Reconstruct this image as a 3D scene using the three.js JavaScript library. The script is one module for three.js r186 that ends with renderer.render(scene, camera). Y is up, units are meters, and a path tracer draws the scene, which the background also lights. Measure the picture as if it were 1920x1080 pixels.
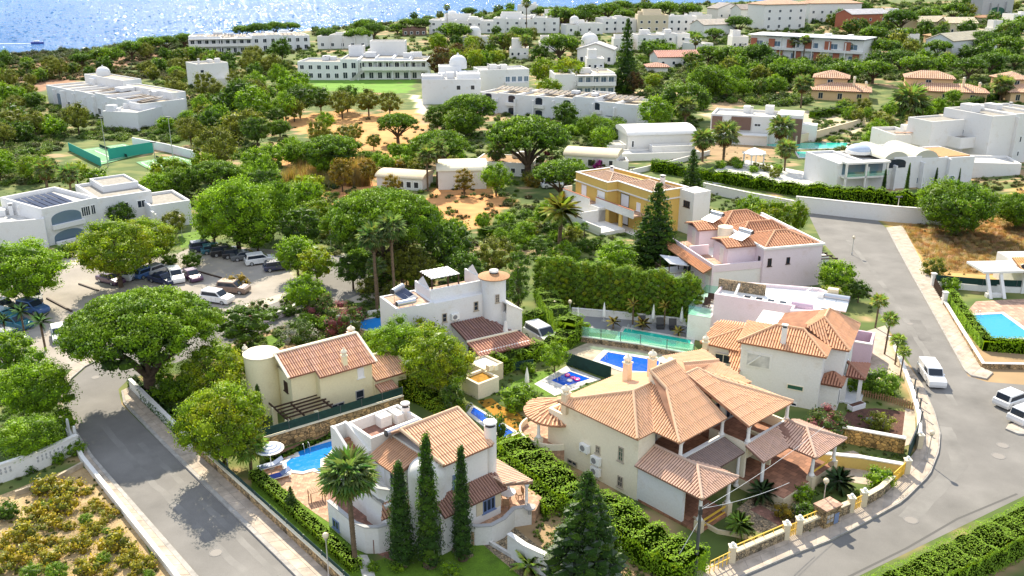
import * as THREE from 'three';
import { mergeGeometries } from 'three/addons/utils/BufferGeometryUtils.js';
import { ImprovedNoise } from 'three/addons/math/ImprovedNoise.js';

// ---------- camera, sky, sun, exposure ----------
const scene = new THREE.Scene();
const FOC = 1700, CAMY = 36, PITCH = Math.atan(610 / 1700);
const camera = new THREE.PerspectiveCamera(2 * Math.atan(540 / FOC) * 180 / Math.PI, 16 / 9, 1, 30000);
camera.position.set(0, CAMY, 0); camera.rotation.x = -PITCH;
const SUN_EL = 40 * Math.PI / 180, SUN_AZ = 14 * Math.PI / 180;      // azimuth: to the left of straight ahead
const sunDir = new THREE.Vector3(-Math.sin(SUN_AZ) * Math.cos(SUN_EL), Math.sin(SUN_EL), -Math.cos(SUN_AZ) * Math.cos(SUN_EL));
const sun = new THREE.DirectionalLight(new THREE.Color(1, 0.90, 0.72), 5);
sun.position.copy(sunDir).multiplyScalar(400).add(new THREE.Vector3(0, 0, -120)); sun.target.position.set(0, 0, -120);
sun.castShadow = true; sun.shadow.mapSize.set(4096, 4096); sun.shadow.radius = 1.2;
Object.assign(sun.shadow.camera, { left: -300, right: 300, top: 300, bottom: -300, near: 1, far: 1200 });
scene.add(sun, sun.target);
{
  const w = 512, h = 256, d = new Float32Array(w * h * 4);
  for (let y = 0; y < h; y++) for (let x = 0; x < w; x++) {
    const el = ((y + .5) / h - .5) * Math.PI, az = (x + .5) / w * 2 * Math.PI;
    const v = new THREE.Vector3(Math.cos(el) * Math.cos(az), Math.sin(el), Math.cos(el) * Math.sin(az));
    const t = Math.max(0, Math.sin(el)), g = Math.pow(1 - t, 3.2);
    let r = .52 + .28 * g, gg = .63 + .26 * g, b = .84 + .20 * g; const hz = Math.exp(-Math.pow(t / .16, 2)); r -= .30 * hz; gg -= .16 * hz;
    const c = Math.max(0, v.dot(sunDir)); const k = .5 * Math.pow(c, 10) + .9 * Math.pow(c, 80);
    r += k; gg += k * .96; b += k * .85;
    if (el < 0) { r = .30; gg = .33; b = .36; }
    const o = (y * w + x) * 4; d[o] = r * 2.6; d[o + 1] = gg * 2.5; d[o + 2] = b * 2.4; d[o + 3] = 1;
  }
  const t = new THREE.DataTexture(d, w, h, THREE.RGBAFormat, THREE.FloatType);
  t.mapping = THREE.EquirectangularReflectionMapping; t.magFilter = t.minFilter = THREE.LinearFilter; t.needsUpdate = true;
  scene.background = t; scene.environment = t; scene.backgroundIntensity = .3; scene.environmentIntensity = .3;
}
const renderer = new THREE.WebGLRenderer({ antialias: true });
renderer.toneMapping = THREE.LinearToneMapping; renderer.toneMappingExposure = 1.82;
renderer.shadowMap.enabled = true; renderer.shadowMap.type = THREE.PCFSoftShadowMap;

// ---------- helpers ----------
let seed = 7;
const rnd = () => { seed = (seed + 0x6d2b79f5) | 0; let t = Math.imul(seed ^ (seed >>> 15), 1 | seed); t = (t + Math.imul(t ^ (t >>> 7), 61 | t)) ^ t; return ((t ^ (t >>> 14)) >>> 0) / 4294967296; };
const rr = (a, b) => a + (b - a) * rnd(), pick = (l) => l[Math.floor(rnd() * l.length)];
const PN = new ImprovedNoise(), noise = (x, y, z = 0) => PN.noise(x, y, z);
const fbm = (x, y, z = 0, o = 4) => { let s = 0, a = .5, f = 1; for (let i = 0; i < o; i++) { s += a * PN.noise(x * f + 13.7 * i, y * f, z); a *= .5; f *= 2.03; } return s; };
const lerp = (a, b, t) => a + (b - a) * t, clamp = (x, a, b) => Math.min(b, Math.max(a, x)), ss = (a, b, x) => { const t = clamp((x - a) / (b - a), 0, 1); return t * t * (3 - 2 * t); };
const V3 = (x, y, z) => new THREE.Vector3(x, y, z);
const counts = {};
const nm = (n) => { const k = counts[n] = (counts[n] ?? -1) + 1; return k ? n + '_' + String(k).padStart(3, '0') : n; };
const COAST = [[-500, 290], [-195, 357], [-147, 408], [-96, 455], [-18, 520], [62, 578], [200, 680], [420, 800], [800, 900]];
const coastF = (X) => { for (let i = 1; i < COAST.length; i++) if (X < COAST[i][0]) { const [a, b] = [COAST[i - 1], COAST[i]]; return lerp(a[1], b[1], (X - a[0]) / (b[0] - a[0])); } return 900; };
function TH(X, F) {                                                    // height of the land
  let h = 11 * ss(165, 560, F) * lerp(.45, 1, ss(-160, 20, X));
  h += 2.2 * ss(60, 90, X) * ss(100, 125, F) * (1 - ss(135, 190, F)) * ss(70, 95, X);
  const c = coastF(X) + 6 * noise(X * .05, 3);
  return lerp(h, -40, ss(c - 1, c + 22, F));
}
const cP = Math.cos(PITCH), sP = Math.sin(PITCH);
function rayOf(px, py) { const u = (px - 960) / FOC, v = (540 - py) / FOC; return [u, cP + v * sP, v * cP - sP]; }   // X, F, Y
function G(px, py, h = 0) {                                            // where the line of sight meets the land (raised by h)
  const [dx, df, dy] = rayOf(px, py); let t = 0, dt = 1;
  for (let i = 0; i < 3000; i++) { const n = t + dt; if (CAMY + dy * n < TH(dx * n, df * n) + h) { let a = t, b = n; for (let k = 0; k < 24; k++) { const m = (a + b) / 2; if (CAMY + dy * m < TH(dx * m, df * m) + h) b = m; else a = m; } t = b; break; } t = n; }
  return { X: dx * t, F: df * t, y: TH(dx * t, df * t), s: FOC / t };
}
const tagOf = (o, label, category, group, kind) => { if (label) o.userData.label = label; if (category) o.userData.category = category; if (group) o.userData.group = group; if (kind) o.userData.kind = kind; return o; };
function uvBox(g) {
  const p = g.attributes.position, n = g.attributes.normal, uv = new Float32Array(p.count * 2);
  for (let i = 0; i < p.count; i++) {
    const ax = Math.abs(n.getX(i)), ay = Math.abs(n.getY(i)), az = Math.abs(n.getZ(i));
    const [u, v] = ay >= ax && ay >= az ? [p.getX(i), p.getZ(i)] : ax > az ? [p.getZ(i), p.getY(i)] : [p.getX(i), p.getY(i)];
    uv[2 * i] = u; uv[2 * i + 1] = v;
  }
  g.setAttribute('uv', new THREE.BufferAttribute(uv, 2)); return g;
}
const plain = (g) => { g = g.index ? g.toNonIndexed() : g; for (const k of Object.keys(g.attributes)) if (!['position', 'normal', 'uv'].includes(k)) g.deleteAttribute(k); if (!g.attributes.normal) g.computeVertexNormals(); if (!g.attributes.uv) g.setAttribute('uv', new THREE.BufferAttribute(new Float32Array(g.attributes.position.count * 2), 2)); return g; };
class MB {                                                             // collects shapes in a house's own metres: a along the front, y up, b away
  constructor() { this.l = []; }
  add(g) { this.l.push(plain(g)); return this; }
  bx(a0, a1, y0, y1, b0, b1) { const g = new THREE.BoxGeometry(a1 - a0, y1 - y0, Math.abs(b1 - b0)); g.translate((a0 + a1) / 2, (y0 + y1) / 2, -(b0 + b1) / 2); return this.add(g); }
  prism(poly, y0, y1, hole) {
    const s = new THREE.Shape(poly.map(([a, b]) => new THREE.Vector2(a, b))); if (hole) s.holes.push(new THREE.Path(hole.map(([a, b]) => new THREE.Vector2(a, b))));
    const g = new THREE.ExtrudeGeometry(s, { depth: y1 - y0, bevelEnabled: false }); g.rotateX(-Math.PI / 2); g.translate(0, y0, 0); return this.add(g);
  }
  cyl(a, b, y0, y1, r0, r1 = r0, n = 16) { const g = new THREE.CylinderGeometry(r1, r0, y1 - y0, n); g.translate(a, (y0 + y1) / 2, -b); return this.add(g); }
  lathe(a, b, pts, n = 20) { const g = new THREE.LatheGeometry(pts.map(([r, y]) => new THREE.Vector2(r, y)), n); g.translate(a, 0, -b); return this.add(g); }
  sph(a, y, b, r, ry = r, n = 14, half) { const g = new THREE.SphereGeometry(r, n, half ? 7 : 10, 0, 6.2832, 0, half ? Math.PI / 2 : Math.PI); g.scale(1, ry / r, 1); g.translate(a, y, -b); return this.add(g); }
  bar(p, q, w, h = w) {                                                // a square bar from p to q, each [a, y, b]
    const A = V3(p[0], p[1], -p[2]), B = V3(q[0], q[1], -q[2]), d = B.clone().sub(A), L = d.length();
    const g = new THREE.BoxGeometry(w, h, L); const m = new THREE.Matrix4().lookAt(V3(0, 0, 0), d.negate(), Math.abs(d.y) > .99 * L ? V3(1, 0, 0) : V3(0, 1, 0)); g.applyMatrix4(m); g.translate((A.x + B.x) / 2, (A.y + B.y) / 2, (A.z + B.z) / 2); return this.add(g);
  }
  rod(p, q, r, r2 = r, n = 8) { const A = V3(p[0], p[1], -p[2]), B = V3(q[0], q[1], -q[2]), d = B.clone().sub(A), L = d.length(); const g = new THREE.CylinderGeometry(r2, r, L, n); g.applyQuaternion(new THREE.Quaternion().setFromUnitVectors(V3(0, 1, 0), d.normalize())); g.translate((A.x + B.x) / 2, (A.y + B.y) / 2, (A.z + B.z) / 2); return this.add(g); }
  tube(pts, r, n = 6, seg) { const c = new THREE.CatmullRomCurve3(pts.map((p) => V3(p[0], p[1], -p[2]))); return this.add(new THREE.TubeGeometry(c, seg || pts.length * 4, r, n)); }
  quad(p) {                                                            // flat polygon through [a, y, b] points
    const v = p.map((q) => V3(q[0], q[1], -q[2])), pos = []; for (let i = 1; i < v.length - 1; i++) pos.push(...v[0].toArray(), ...v[i].toArray(), ...v[i + 1].toArray());
    const g = new THREE.BufferGeometry(); g.setAttribute('position', new THREE.Float32BufferAttribute(pos, 3)); g.computeVertexNormals(); return this.add(g);
  }
  slab(p, t) {                                                         // a sloped sheet of thickness t below the polygon
    const lo = p.map((q) => [q[0], q[1] - t, q[2]]); this.quad(p); this.quad([...lo].reverse()); p.forEach((q, i) => { const j = (i + 1) % p.length; this.quad([q, lo[i], lo[j], p[j]]); }); return this;
  }
  make(name, mat, parent, kind) {
    if (!this.l.length) return null;
    const m = new THREE.Mesh(uvBox(mergeGeometries(this.l)), mat); m.name = name; m.castShadow = m.receiveShadow = true; if (kind) m.userData.kind = kind; parent.add(m); return m;
  }
}
const mb = () => new MB();
function thing(name, label, category, X, F, turn = 0, y = null, group) {
  const o = new THREE.Group(); o.name = nm(name); o.position.set(X, y ?? TH(X, F), -F); o.rotation.y = turn; tagOf(o, label, category, group); scene.add(o); return o;
}
const at = (name, label, cat, px, py, turn = 0, h = 0, group) => { const g = G(px, py, h); return thing(name, label, cat, g.X, g.F, turn, g.y + h, group); };
function copyOf(o, X, F, turn, sc = 1, label, group, y) { const c = o.clone(); c.name = nm(o.name.replace(/_\d{3}$/, '')); c.position.set(X, y ?? TH(X, F), -F); c.rotation.y = turn; if (Array.isArray(sc)) c.scale.set(...sc); else c.scale.setScalar(sc); c.userData = { ...o.userData }; if (label) c.userData.label = label; if (group) c.userData.group = group; scene.add(c); return c; }

// ---------- textures and materials ----------
function tex(n, f, srgb = true) {
  const d = new Uint8Array(n * n * 4);
  for (let y = 0; y < n; y++) for (let x = 0; x < n; x++) { const c = f(x / n, y / n), o = (y * n + x) * 4; for (let k = 0; k < 3; k++) d[o + k] = clamp(Math.round((c[k] ?? c[0]) * 255), 0, 255); d[o + 3] = 255; }
  const t = new THREE.DataTexture(d, n, n); t.wrapS = t.wrapT = THREE.RepeatWrapping; t.magFilter = THREE.LinearFilter; t.minFilter = THREE.LinearMipmapLinearFilter; t.generateMipmaps = true; if (srgb) t.colorSpace = THREE.SRGBColorSpace; t.needsUpdate = true; return t;
}
const per = (u, v, f, o = 4, z = 0) => {                               // noise that repeats over the unit square
  let s = 0, a = .5; for (let i = 0; i < o; i++) { const x = u * f, y = v * f, n = (X, Y) => PN.noise(X, Y, z + i * 9.1); const k = (n(x, y) * (1 - u) + n(x - f, y) * u) * (1 - v) + (n(x, y - f) * (1 - u) + n(x - f, y - f) * u) * v; s += a * k * 1.5; a *= .55; f *= 2; } return s;
};
const rep = (t, m) => { const c = t.clone(); c.repeat.set(1 / m, 1 / m); c.needsUpdate = true; return c; };
const tPlaster = tex(512, (u, v) => { const st = .55 * Math.max(0, per(u, v, 5, 4) - .12); const k = .955 + .05 * per(u, v, 40, 3, 4) - .16 * st; return [k, k - .02 * st * 3, k - .05 * st * 3]; });
const tRough = tex(512, (u, v) => { const k = .86 + .22 * per(u, v, 6, 6) + .10 * (rnd() - .5); return [k, k, k]; });
const tAsph = tex(1024, (u, v) => { const k = .80 + .16 * per(u, v, 4, 5) + .10 * (rnd() - .5); const c = 0, p = .06 * per(u, v, 2, 2, 21); return [k + c + p, k + c + p, k + c + p]; });
const tSoil = tex(1024, (u, v) => { const a = per(u, v, 5, 6), b = per(u, v, 30, 3, 5), k = .80 + .22 * a + .14 * b + .10 * (rnd() - .5), g = per(u, v, 9, 4, 11) > .14 ? 1 : 0; return [k - .22 * g, k - .10 * g, k - .22 * g]; });
const tDry = tex(1024, (u, v) => { const a = per(u, v, 6, 6), b = per(u, v, 60, 2, 5), k = .78 + .3 * a + .25 * b + .12 * (rnd() - .5); return [k, k, k]; });
const cells = []; for (let i = 0; i < 260; i++) cells.push([rnd(), rnd(), rnd()]);
const vor = (u, v) => { let d1 = 9, d2 = 9, id = 0; for (const c of cells) { let dx = Math.abs(u - c[0]), dy = Math.abs(v - c[1]); dx = Math.min(dx, 1 - dx); dy = Math.min(dy, 1 - dy); const d = dx * dx + dy * dy; if (d < d1) { d2 = d1; d1 = d; id = c[2]; } else if (d < d2) d2 = d; } return [Math.sqrt(d2) - Math.sqrt(d1), id]; };
const stoneD = new Float32Array(512 * 512 * 2); for (let y = 0; y < 512; y++) for (let x = 0; x < 512; x++) { const [e, id] = vor(x / 512, y / 512); stoneD[(y * 512 + x) * 2] = e; stoneD[(y * 512 + x) * 2 + 1] = id; }
const stone = (u, v) => { const o = (Math.min(511, v * 512 | 0) * 512 + Math.min(511, u * 512 | 0)) * 2; return [stoneD[o], stoneD[o + 1]]; };
const tStone = tex(512, (u, v) => { const [e, id] = stone(u, v), j = e < .007 ? .62 : 1, k = (.68 + .34 * id + .12 * per(u, v, 30, 3)) * j; return [k, k * (.97 - .05 * id), k * (.9 - .1 * id)]; });
const tStoneB = tex(512, (u, v) => { const [e] = stone(u, v); return [clamp(e * 40, 0, 1)]; }, false);
const tWave = tex(1024, (u, v) => { const k = .5 + .55 * per(u * 1, v, 7, 5) + .18 * per(u, v, 60, 3, 3); return [k]; }, false);
const tRip = tex(512, (u, v) => [.5 + .6 * per(u, v, 8, 3)], false);
const tPave = tex(512, (u, v) => { const i = Math.floor(u * 8), j = Math.floor(v * 8 + (i % 2) * .5), fu = u * 8 - i, k = .84 + .22 * (Math.abs(Math.sin(i * 12.9 + j * 78.2) * 4375.5) % 1 - .5) + .12 * per(u, v, 20, 3); const e = fu < .05 || (v * 8 + (i % 2) * .5) % 1 < .05 ? .8 : 1; return [k * e]; });
const C = (r, g, b) => new THREE.Color().setRGB(r, g, b);
const std = (color, roughness = .85, o = {}) => new THREE.MeshStandardMaterial({ color, roughness, side: THREE.DoubleSide, ...o });
const plas = (c) => std(c, .9, { map: rep(tPlaster, 6) });
const M = {
  white: plas(C(.82, .80, .76)), cool: plas(C(.79, .79, .79)), cream: plas(C(.86, .79, .52)), ivory: plas(C(.90, .82, .63)), pinkw: plas(C(.80, .68, .72)), ochre: plas(C(.72, .49, .13)), yellow: plas(C(.72, .52, .16)), orange: plas(C(.74, .50, .27)), peach: plas(C(.82, .66, .46)), sand: plas(C(.70, .60, .42)), grey: plas(C(.45, .45, .45)), brownp: plas(C(.20, .12, .09)), redp: plas(C(.42, .14, .08)), mauve: plas(C(.64, .48, .58)),
  deck: std(C(.70, .68, .64), .9, { map: rep(tRough, 5) }), gravel: std(C(.42, .39, .34), .95, { map: rep(tRough, 3) }), terra: std(C(.46, .22, .13), .85, { map: rep(tPave, 4) }), terraP: std(C(.66, .42, .30), .85, { map: rep(tPave, 4) }),
  asphalt: std(C(.30, .285, .265), .9, { map: rep(tAsph, 14) }), pave: std(C(.60, .50, .40), .9, { map: rep(tRough, 4) }), slabm: std(C(.64, .53, .42), .9, { map: rep(tRough, 5) }), slabn: std(C(.57, .48, .39), .9, { map: rep(tRough, 5) }), conc: std(C(.55, .54, .52), .9, { map: rep(tRough, 4) }), kerb: std(C(.50, .47, .43), .9, { map: rep(tRough, 3) }),
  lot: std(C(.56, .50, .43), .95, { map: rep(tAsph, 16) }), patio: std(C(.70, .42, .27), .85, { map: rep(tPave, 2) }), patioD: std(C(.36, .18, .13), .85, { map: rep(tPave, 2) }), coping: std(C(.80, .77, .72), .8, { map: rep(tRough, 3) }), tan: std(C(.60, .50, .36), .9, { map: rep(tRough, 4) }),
  soil: std(C(.56, .32, .15), .98, { map: rep(tSoil, 12) }), dry: std(C(.56, .34, .10), .98, { map: rep(tDry, 10), bumpMap: rep(tDry, 10), bumpScale: .06 }), vine: std(C(.66, .47, .24), .98, { map: rep(tDry, 9) }), lawn: std(C(.19, .36, .015), .95, { map: rep(tDry, 5), bumpMap: rep(tDry, 5), bumpScale: .05 }), bark: std(C(.20, .09, .06), .98, { map: rep(tDry, 3), bumpMap: rep(tDry, 3), bumpScale: .05 }), sprawl: std(C(.62, .30, .02), .98, { map: rep(tDry, 4) }),
  stone: std(C(.56, .44, .28), .92, { map: rep(tStone, 4), bumpMap: rep(tStoneB, 4), bumpScale: .03 }), stoneG: std(C(.46, .40, .32), .92, { map: rep(tStone, 3.4), bumpMap: rep(tStoneB, 3.4), bumpScale: .03 }), stoneY: std(C(.60, .44, .20), .92, { map: rep(tStone, 4), bumpMap: rep(tStoneB, 4), bumpScale: .03 }),
  screen: std(C(.010, .055, .045), .9, { map: rep(tRough, 2) }), glass: new THREE.MeshPhysicalMaterial({ color: C(.025, .035, .05), roughness: .08, specularIntensity: .5, side: THREE.DoubleSide }), glassB: std(C(.13, .19, .25), .1), dark: std(C(.03, .03, .035), .5), wood: std(C(.07, .035, .02), .7, { map: rep(tRough, 1) }), woodL: std(C(.42, .24, .12), .7, { map: rep(tRough, 1) }), metal: std(C(.55, .57, .60), .35, { metalness: .8 }), steel: std(C(.10, .11, .12), .5, { metalness: .5 }), whiteM: std(C(.82, .82, .80), .5), blueM: std(C(.03, .06, .30), .6), shutter: std(C(.02, .10, .06), .6), frameB: std(C(.16, .22, .38), .6), frameS: std(C(.42, .36, .28), .8), curtain: std(C(.80, .80, .82), .7), panelB: std(C(.02, .03, .07), .12, { metalness: .2 }), fabricW: std(C(.84, .83, .80), .8), canvas: std(C(.62, .64, .66), .8), yellowM: std(C(.75, .48, .06), .6), lampG: std(C(.72, .60, .42), .3), redM: std(C(.55, .05, .06), .6), tealF: std(C(.03, .35, .26), .8), gray: std(C(.22, .22, .23), .7),
};
const glassRail = new THREE.MeshPhysicalMaterial({ color: C(.75, .95, .88), roughness: .03, transmission: 1, thickness: 0, side: THREE.DoubleSide });
const meshScreen = new THREE.MeshPhysicalMaterial({ color: C(.55, .85, .72), roughness: .05, transmission: .75, thickness: 0, side: THREE.DoubleSide });
const water = (c) => new THREE.MeshPhysicalMaterial({ color: c, roughness: .06, side: THREE.DoubleSide, bumpMap: rep(tRip, 4), bumpScale: .022 });
const W = { pool: water(C(.015, .22, .62)), deep: water(C(.008, .09, .52)), aqua: water(C(.02, .32, .58)), green: water(C(.02, .46, .36)) };

// a flat sheet of ground; points are [px, py] picked on the photograph and turned into places on the land
function worldPoly(px, h = 0) { return px.map(([x, y]) => { const g = G(x, y, h); return [g.X, g.F]; }); }
const HARD = [];                                                        // paved and watered ground that stays free of weeds
function sheetW(name, label, poly, mat, up, kind = 'structure', parent = scene, y0 = 0) {
  if (parent === scene && !/lawn|soil|field|flower_bed|strip|patch/.test(name)) HARD.push(poly);
  const s = new THREE.Shape(poly.map(([a, b]) => new THREE.Vector2(a, b))), g = new THREE.ShapeGeometry(s); g.rotateX(-Math.PI / 2);
  const p = g.attributes.position; for (let i = 0; i < p.count; i++) p.setY(i, (y0 ?? TH(p.getX(i), -p.getZ(i))) + up);
  g.computeVertexNormals(); const m = new THREE.Mesh(uvBox(g), mat); m.name = parent === scene ? nm(name) : name; m.receiveShadow = true; if (parent === scene) tagOf(m, label, null, null, kind); parent.add(m); return m;
}
const sheet = (name, label, px, mat, up = .02, kind) => sheetW(name, label, worldPoly(px), mat, up, kind);
function rough(poly, amp, step = 1.5) { const o = []; poly.forEach((p, i) => { const q = poly[(i + 1) % poly.length], L = Math.hypot(q[0] - p[0], q[1] - p[1]), n = Math.max(1, Math.round(L / step)); for (let k = 0; k < n; k++) { const x = lerp(p[0], q[0], k / n), y = lerp(p[1], q[1], k / n); o.push([x + amp * noise(x * .7, y * .7, 1), y + amp * noise(x * .7, y * .7, 5)]); } }); return o; }
const inside = (poly, x, y) => { let c = false; for (let i = 0, j = poly.length - 1; i < poly.length; j = i++) { const [xi, yi] = poly[i], [xj, yj] = poly[j]; if ((yi > y) !== (yj > y) && x < (xj - xi) * (y - yi) / (yj - yi) + xi) c = !c; } return c; };
// ---------- the land and the sea ----------
const paint = [                                                        // [outline on the photograph, colour, edge wobble in metres]
  [[[0, 108], [200, 90], [330, 74], [420, 75], [330, 110], [250, 120], [160, 150], [60, 170], [0, 175]], [.30, .16, .09], 6],
  [[[500, 228], [640, 205], [690, 215], [790, 205], [800, 262], [735, 300], [650, 335], [560, 318], [470, 300], [600, 262]], [.56, .29, .10], 5],
  [[[590, 340], [700, 330], [690, 395], [600, 400]], [.54, .26, .10], 3],
  [[[800, 355], [900, 350], [960, 380], [900, 430], [800, 440], [760, 400]], [.58, .28, .10], 2],
  [[[560, 148], [775, 150], [760, 176], [600, 172]], [.13, .28, .02], 2],
  [[[760, 178], [785, 180], [805, 210], [785, 216]], [.66, .58, .45], 1],
  [[[1190, 160], [1300, 150], [1290, 195], [1180, 190]], [.60, .44, .26], 5],
  [[[620, 470], [660, 480], [720, 560], [640, 580]], [.55, .48, .40], 2],
  [[[0, 480], [520, 470], [560, 600], [420, 650], [120, 690], [0, 660]], [.50, .44, .36], 2],
  [[[1640, 405], [1720, 400], [1920, 350], [1920, 530], [1740, 520]], [.52, .32, .11], 2],
  [[[1290, 215], [1560, 255], [1640, 240], [1600, 205]], [.50, .42, .28], 3],
  [[[1830, 30], [1920, 40], [1920, 60], [1840, 60]], [.5, .4, .28], 3],
];
{
  const N = 1024, X0 = -520, X1 = 820, F0 = -40, F1 = 760;
  const polys = paint.map(([p, c, w]) => ({ p: worldPoly(p), c, w })).map((o) => ({ ...o, b: [Math.min(...o.p.map((q) => q[0])) - 8, Math.max(...o.p.map((q) => q[0])) + 8, Math.min(...o.p.map((q) => q[1])) - 8, Math.max(...o.p.map((q) => q[1])) + 8] }));
  const lin = (x) => x <= .0031308 ? 12.92 * x : 1.055 * Math.pow(x, 1 / 2.4) - .055;
  const t = tex(N, (u, v) => {
    const X = lerp(X0, X1, u), F = lerp(F0, F1, v), n = fbm(X * .03, F * .03), n2 = fbm(X * .25, F * .25, 4, 3);
    const n3 = fbm(X * 1.1, F * 1.1, 8, 2); let c = n + .6 * n2 + .25 * n3 > .16 ? [.34, .23, .12] : n2 + .5 * n3 > .05 ? [.15, .17, .045] : [.085, .13, .025];
    const wx = X + 0, wf = F;
    for (const o of polys) if (wx > o.b[0] && wx < o.b[1] && wf > o.b[2] && wf < o.b[3] && inside(o.p, wx + o.w * fbm(X * .15, F * .15, 2, 3) * 1.6, wf + o.w * fbm(X * .15, F * .15, 6, 3) * 1.6)) c = n2 > .3 ? [c[0] * .5 + o.c[0] * .3, c[1] * .5 + o.c[1] * .3, c[2] * .5 + o.c[2] * .3] : o.c;
    const k = 1 + .35 * n2 + .4 * n3 + .2 * (rnd() - .5); return c.map((x) => lin(clamp(x * k, 0, 1)));
  });
  t.wrapS = t.wrapT = THREE.ClampToEdgeWrapping;
  const xs = [], fs = []; for (let x = -1500; x <= 1500; x += x >= -140 && x < 140 ? 4 : Math.abs(x) < 620 ? 8 : 60) xs.push(x); for (let f = -60; f <= 1010; f += f < 175 ? 3 : f < 720 ? 5 : 30) fs.push(f);
  const pos = [], uv = [], ix = [], w = xs.length;
  fs.forEach((f) => xs.forEach((x) => { pos.push(x, TH(x, f), -f); uv.push(clamp((x - X0) / (X1 - X0), .001, .999), clamp((f - F0) / (F1 - F0), .001, .999)); }));
  for (let j = 0; j < fs.length - 1; j++) for (let i = 0; i < w - 1; i++) { const a = j * w + i; ix.push(a, a + 1, a + w + 1, a, a + w + 1, a + w); }
  const g = new THREE.BufferGeometry(); g.setAttribute('position', new THREE.Float32BufferAttribute(pos, 3)); g.setAttribute('uv', new THREE.Float32BufferAttribute(uv, 2)); g.setIndex(ix); g.computeVertexNormals();
  const m = new THREE.Mesh(g, std(C(1, 1, 1), .98, { map: t })); m.name = 'ground'; m.receiveShadow = true; m.castShadow = true; tagOf(m, 'sloping land of dry earth and scrub under the whole village', null, null, 'structure'); scene.add(m);
  const sg = new THREE.PlaneGeometry(24000, 16000, 1, 1); sg.rotateX(-Math.PI / 2); sg.translate(0, -35, -8150);
  const sm = new THREE.MeshPhysicalMaterial({ color: C(.012, .115, .33), roughness: .14, specularIntensity: .12, bumpMap: rep(tWave, 70), bumpScale: 1.8, side: THREE.DoubleSide });
  const sea = new THREE.Mesh(uvBox(sg), sm); sea.name = 'sea'; sea.receiveShadow = true; tagOf(sea, 'blue sea glittering with sunlight beyond the coast', null, null, 'structure'); scene.add(sea);
}

{
  const g = new THREE.BufferGeometry(); g.setAttribute('position', new THREE.Float32BufferAttribute([-1, -.25, 1, 1, -.25, 1, .55, .25, 0, -1, -.25, 1, .55, .25, 0, -.55, .25, 0, -1, -.25, -1, .55, .25, 0, 1, -.25, -1, -1, -.25, -1, -.55, .25, 0, .55, .25, 0], 3)); g.computeVertexNormals();
  const n = 8000, m = new THREE.InstancedMesh(g, new THREE.MeshPhysicalMaterial({ color: C(.013, .122, .345), roughness: .2, specularIntensity: .6, side: THREE.DoubleSide }), n), q = new THREE.Object3D();
  for (let i = 0; i < n; i++) { const d = rayOf(-60 + 1300 * Math.pow(rnd(), 1.5), rr(-4, 112)), t = (-35 - CAMY) / d[2], k = Math.pow(rnd(), 3); q.position.set(d[0] * t, -35.02, -d[1] * t); q.rotation.set(0, rr(-.9, .9), 0); const s = rr(.4, 1.1) * (d[1] * t > 900 ? 1.7 : 1); q.scale.set(s * rr(.8, 2), s * (.25 + 1.1 * k), s * .8); q.updateMatrix(); m.setMatrixAt(i, q.matrix); }
  m.name = 'waves'; tagOf(m, 'small choppy waves glinting all over the sea', null, null, 'stuff'); scene.add(m);
}

// ---------- walls, kerbs and pavements along a line ----------
const norm2 = (p, q) => { const dx = q[0] - p[0], dy = q[1] - p[1], l = Math.hypot(dx, dy) || 1; return [-dy / l, dx / l]; };
function offset(line, d) { return line.map((p, i) => { const a = i ? norm2(line[i - 1], p) : null, b = i < line.length - 1 ? norm2(p, line[i + 1]) : null; let n = a && b ? [(a[0] + b[0]) / 2, (a[1] + b[1]) / 2] : a || b; const l = Math.hypot(...n), k = a && b ? Math.min(2, 1 / (l * l)) : 1; return [p[0] + n[0] * k * d, p[1] + n[1] * k * d]; }); }
function wallPart(parent, name, line, o, th, y0, y1, mat, side = 0) {
  const A = offset(line, side + th / 2), B = offset(line, side - th / 2).reverse(); return mb().prism([...A, ...B].map(([x, f]) => [x - o.position.x, f + o.position.z]), y0, y1).make(name, mat, parent);
}
function wall(label, px, th, h, mat, { cap, capMat = M.white, base = 0, cat = 'wall', name = 'garden_wall', top } = {}) {
  const line = worldPoly(px), o = thing(name, label, cat, line[0][0], line[0][1]);
  wallPart(o, 'wall_body', line, o, th, -.4 + base, h + base, mat); if (cap) wallPart(o, 'coping', line, o, th + .12, h + base + .002, h + base + cap, capMat);
  if (top) { const L = resample(line, 2.2); const b = mb(); L.forEach(([x, f]) => b.bx(x - o.position.x - .03, x - o.position.x + .03, h, top.h, f + o.position.z - .03, f + o.position.z + .03)); b.make('post', M.steel, o, 'stuff'); wallPart(o, top.name, line, o, .03, h + .03 + (cap || 0), top.h, top.mat); }
  return o;
}
function resample(line, step) { const o = []; for (let i = 0; i < line.length - 1; i++) { const [p, q] = [line[i], line[i + 1]], L = Math.hypot(q[0] - p[0], q[1] - p[1]), n = Math.max(1, Math.round(L / step)); for (let k = 0; k < n; k++) o.push([lerp(p[0], q[0], k / n), lerp(p[1], q[1], k / n)]); } o.push(line[line.length - 1]); return o; }
function alongN(line, n) { const L = [0]; for (let i = 1; i < line.length; i++) L.push(L[i - 1] + Math.hypot(line[i][0] - line[i - 1][0], line[i][1] - line[i - 1][1])); return Array.from({ length: n + 1 }, (_, k) => { const d = L[L.length - 1] * k / n; let i = 1; while (i < line.length - 1 && L[i] < d) i++; const t = (d - L[i - 1]) / (L[i] - L[i - 1] || 1); return [lerp(line[i - 1][0], line[i][0], t), lerp(line[i - 1][1], line[i][1], t)]; }); }
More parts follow.
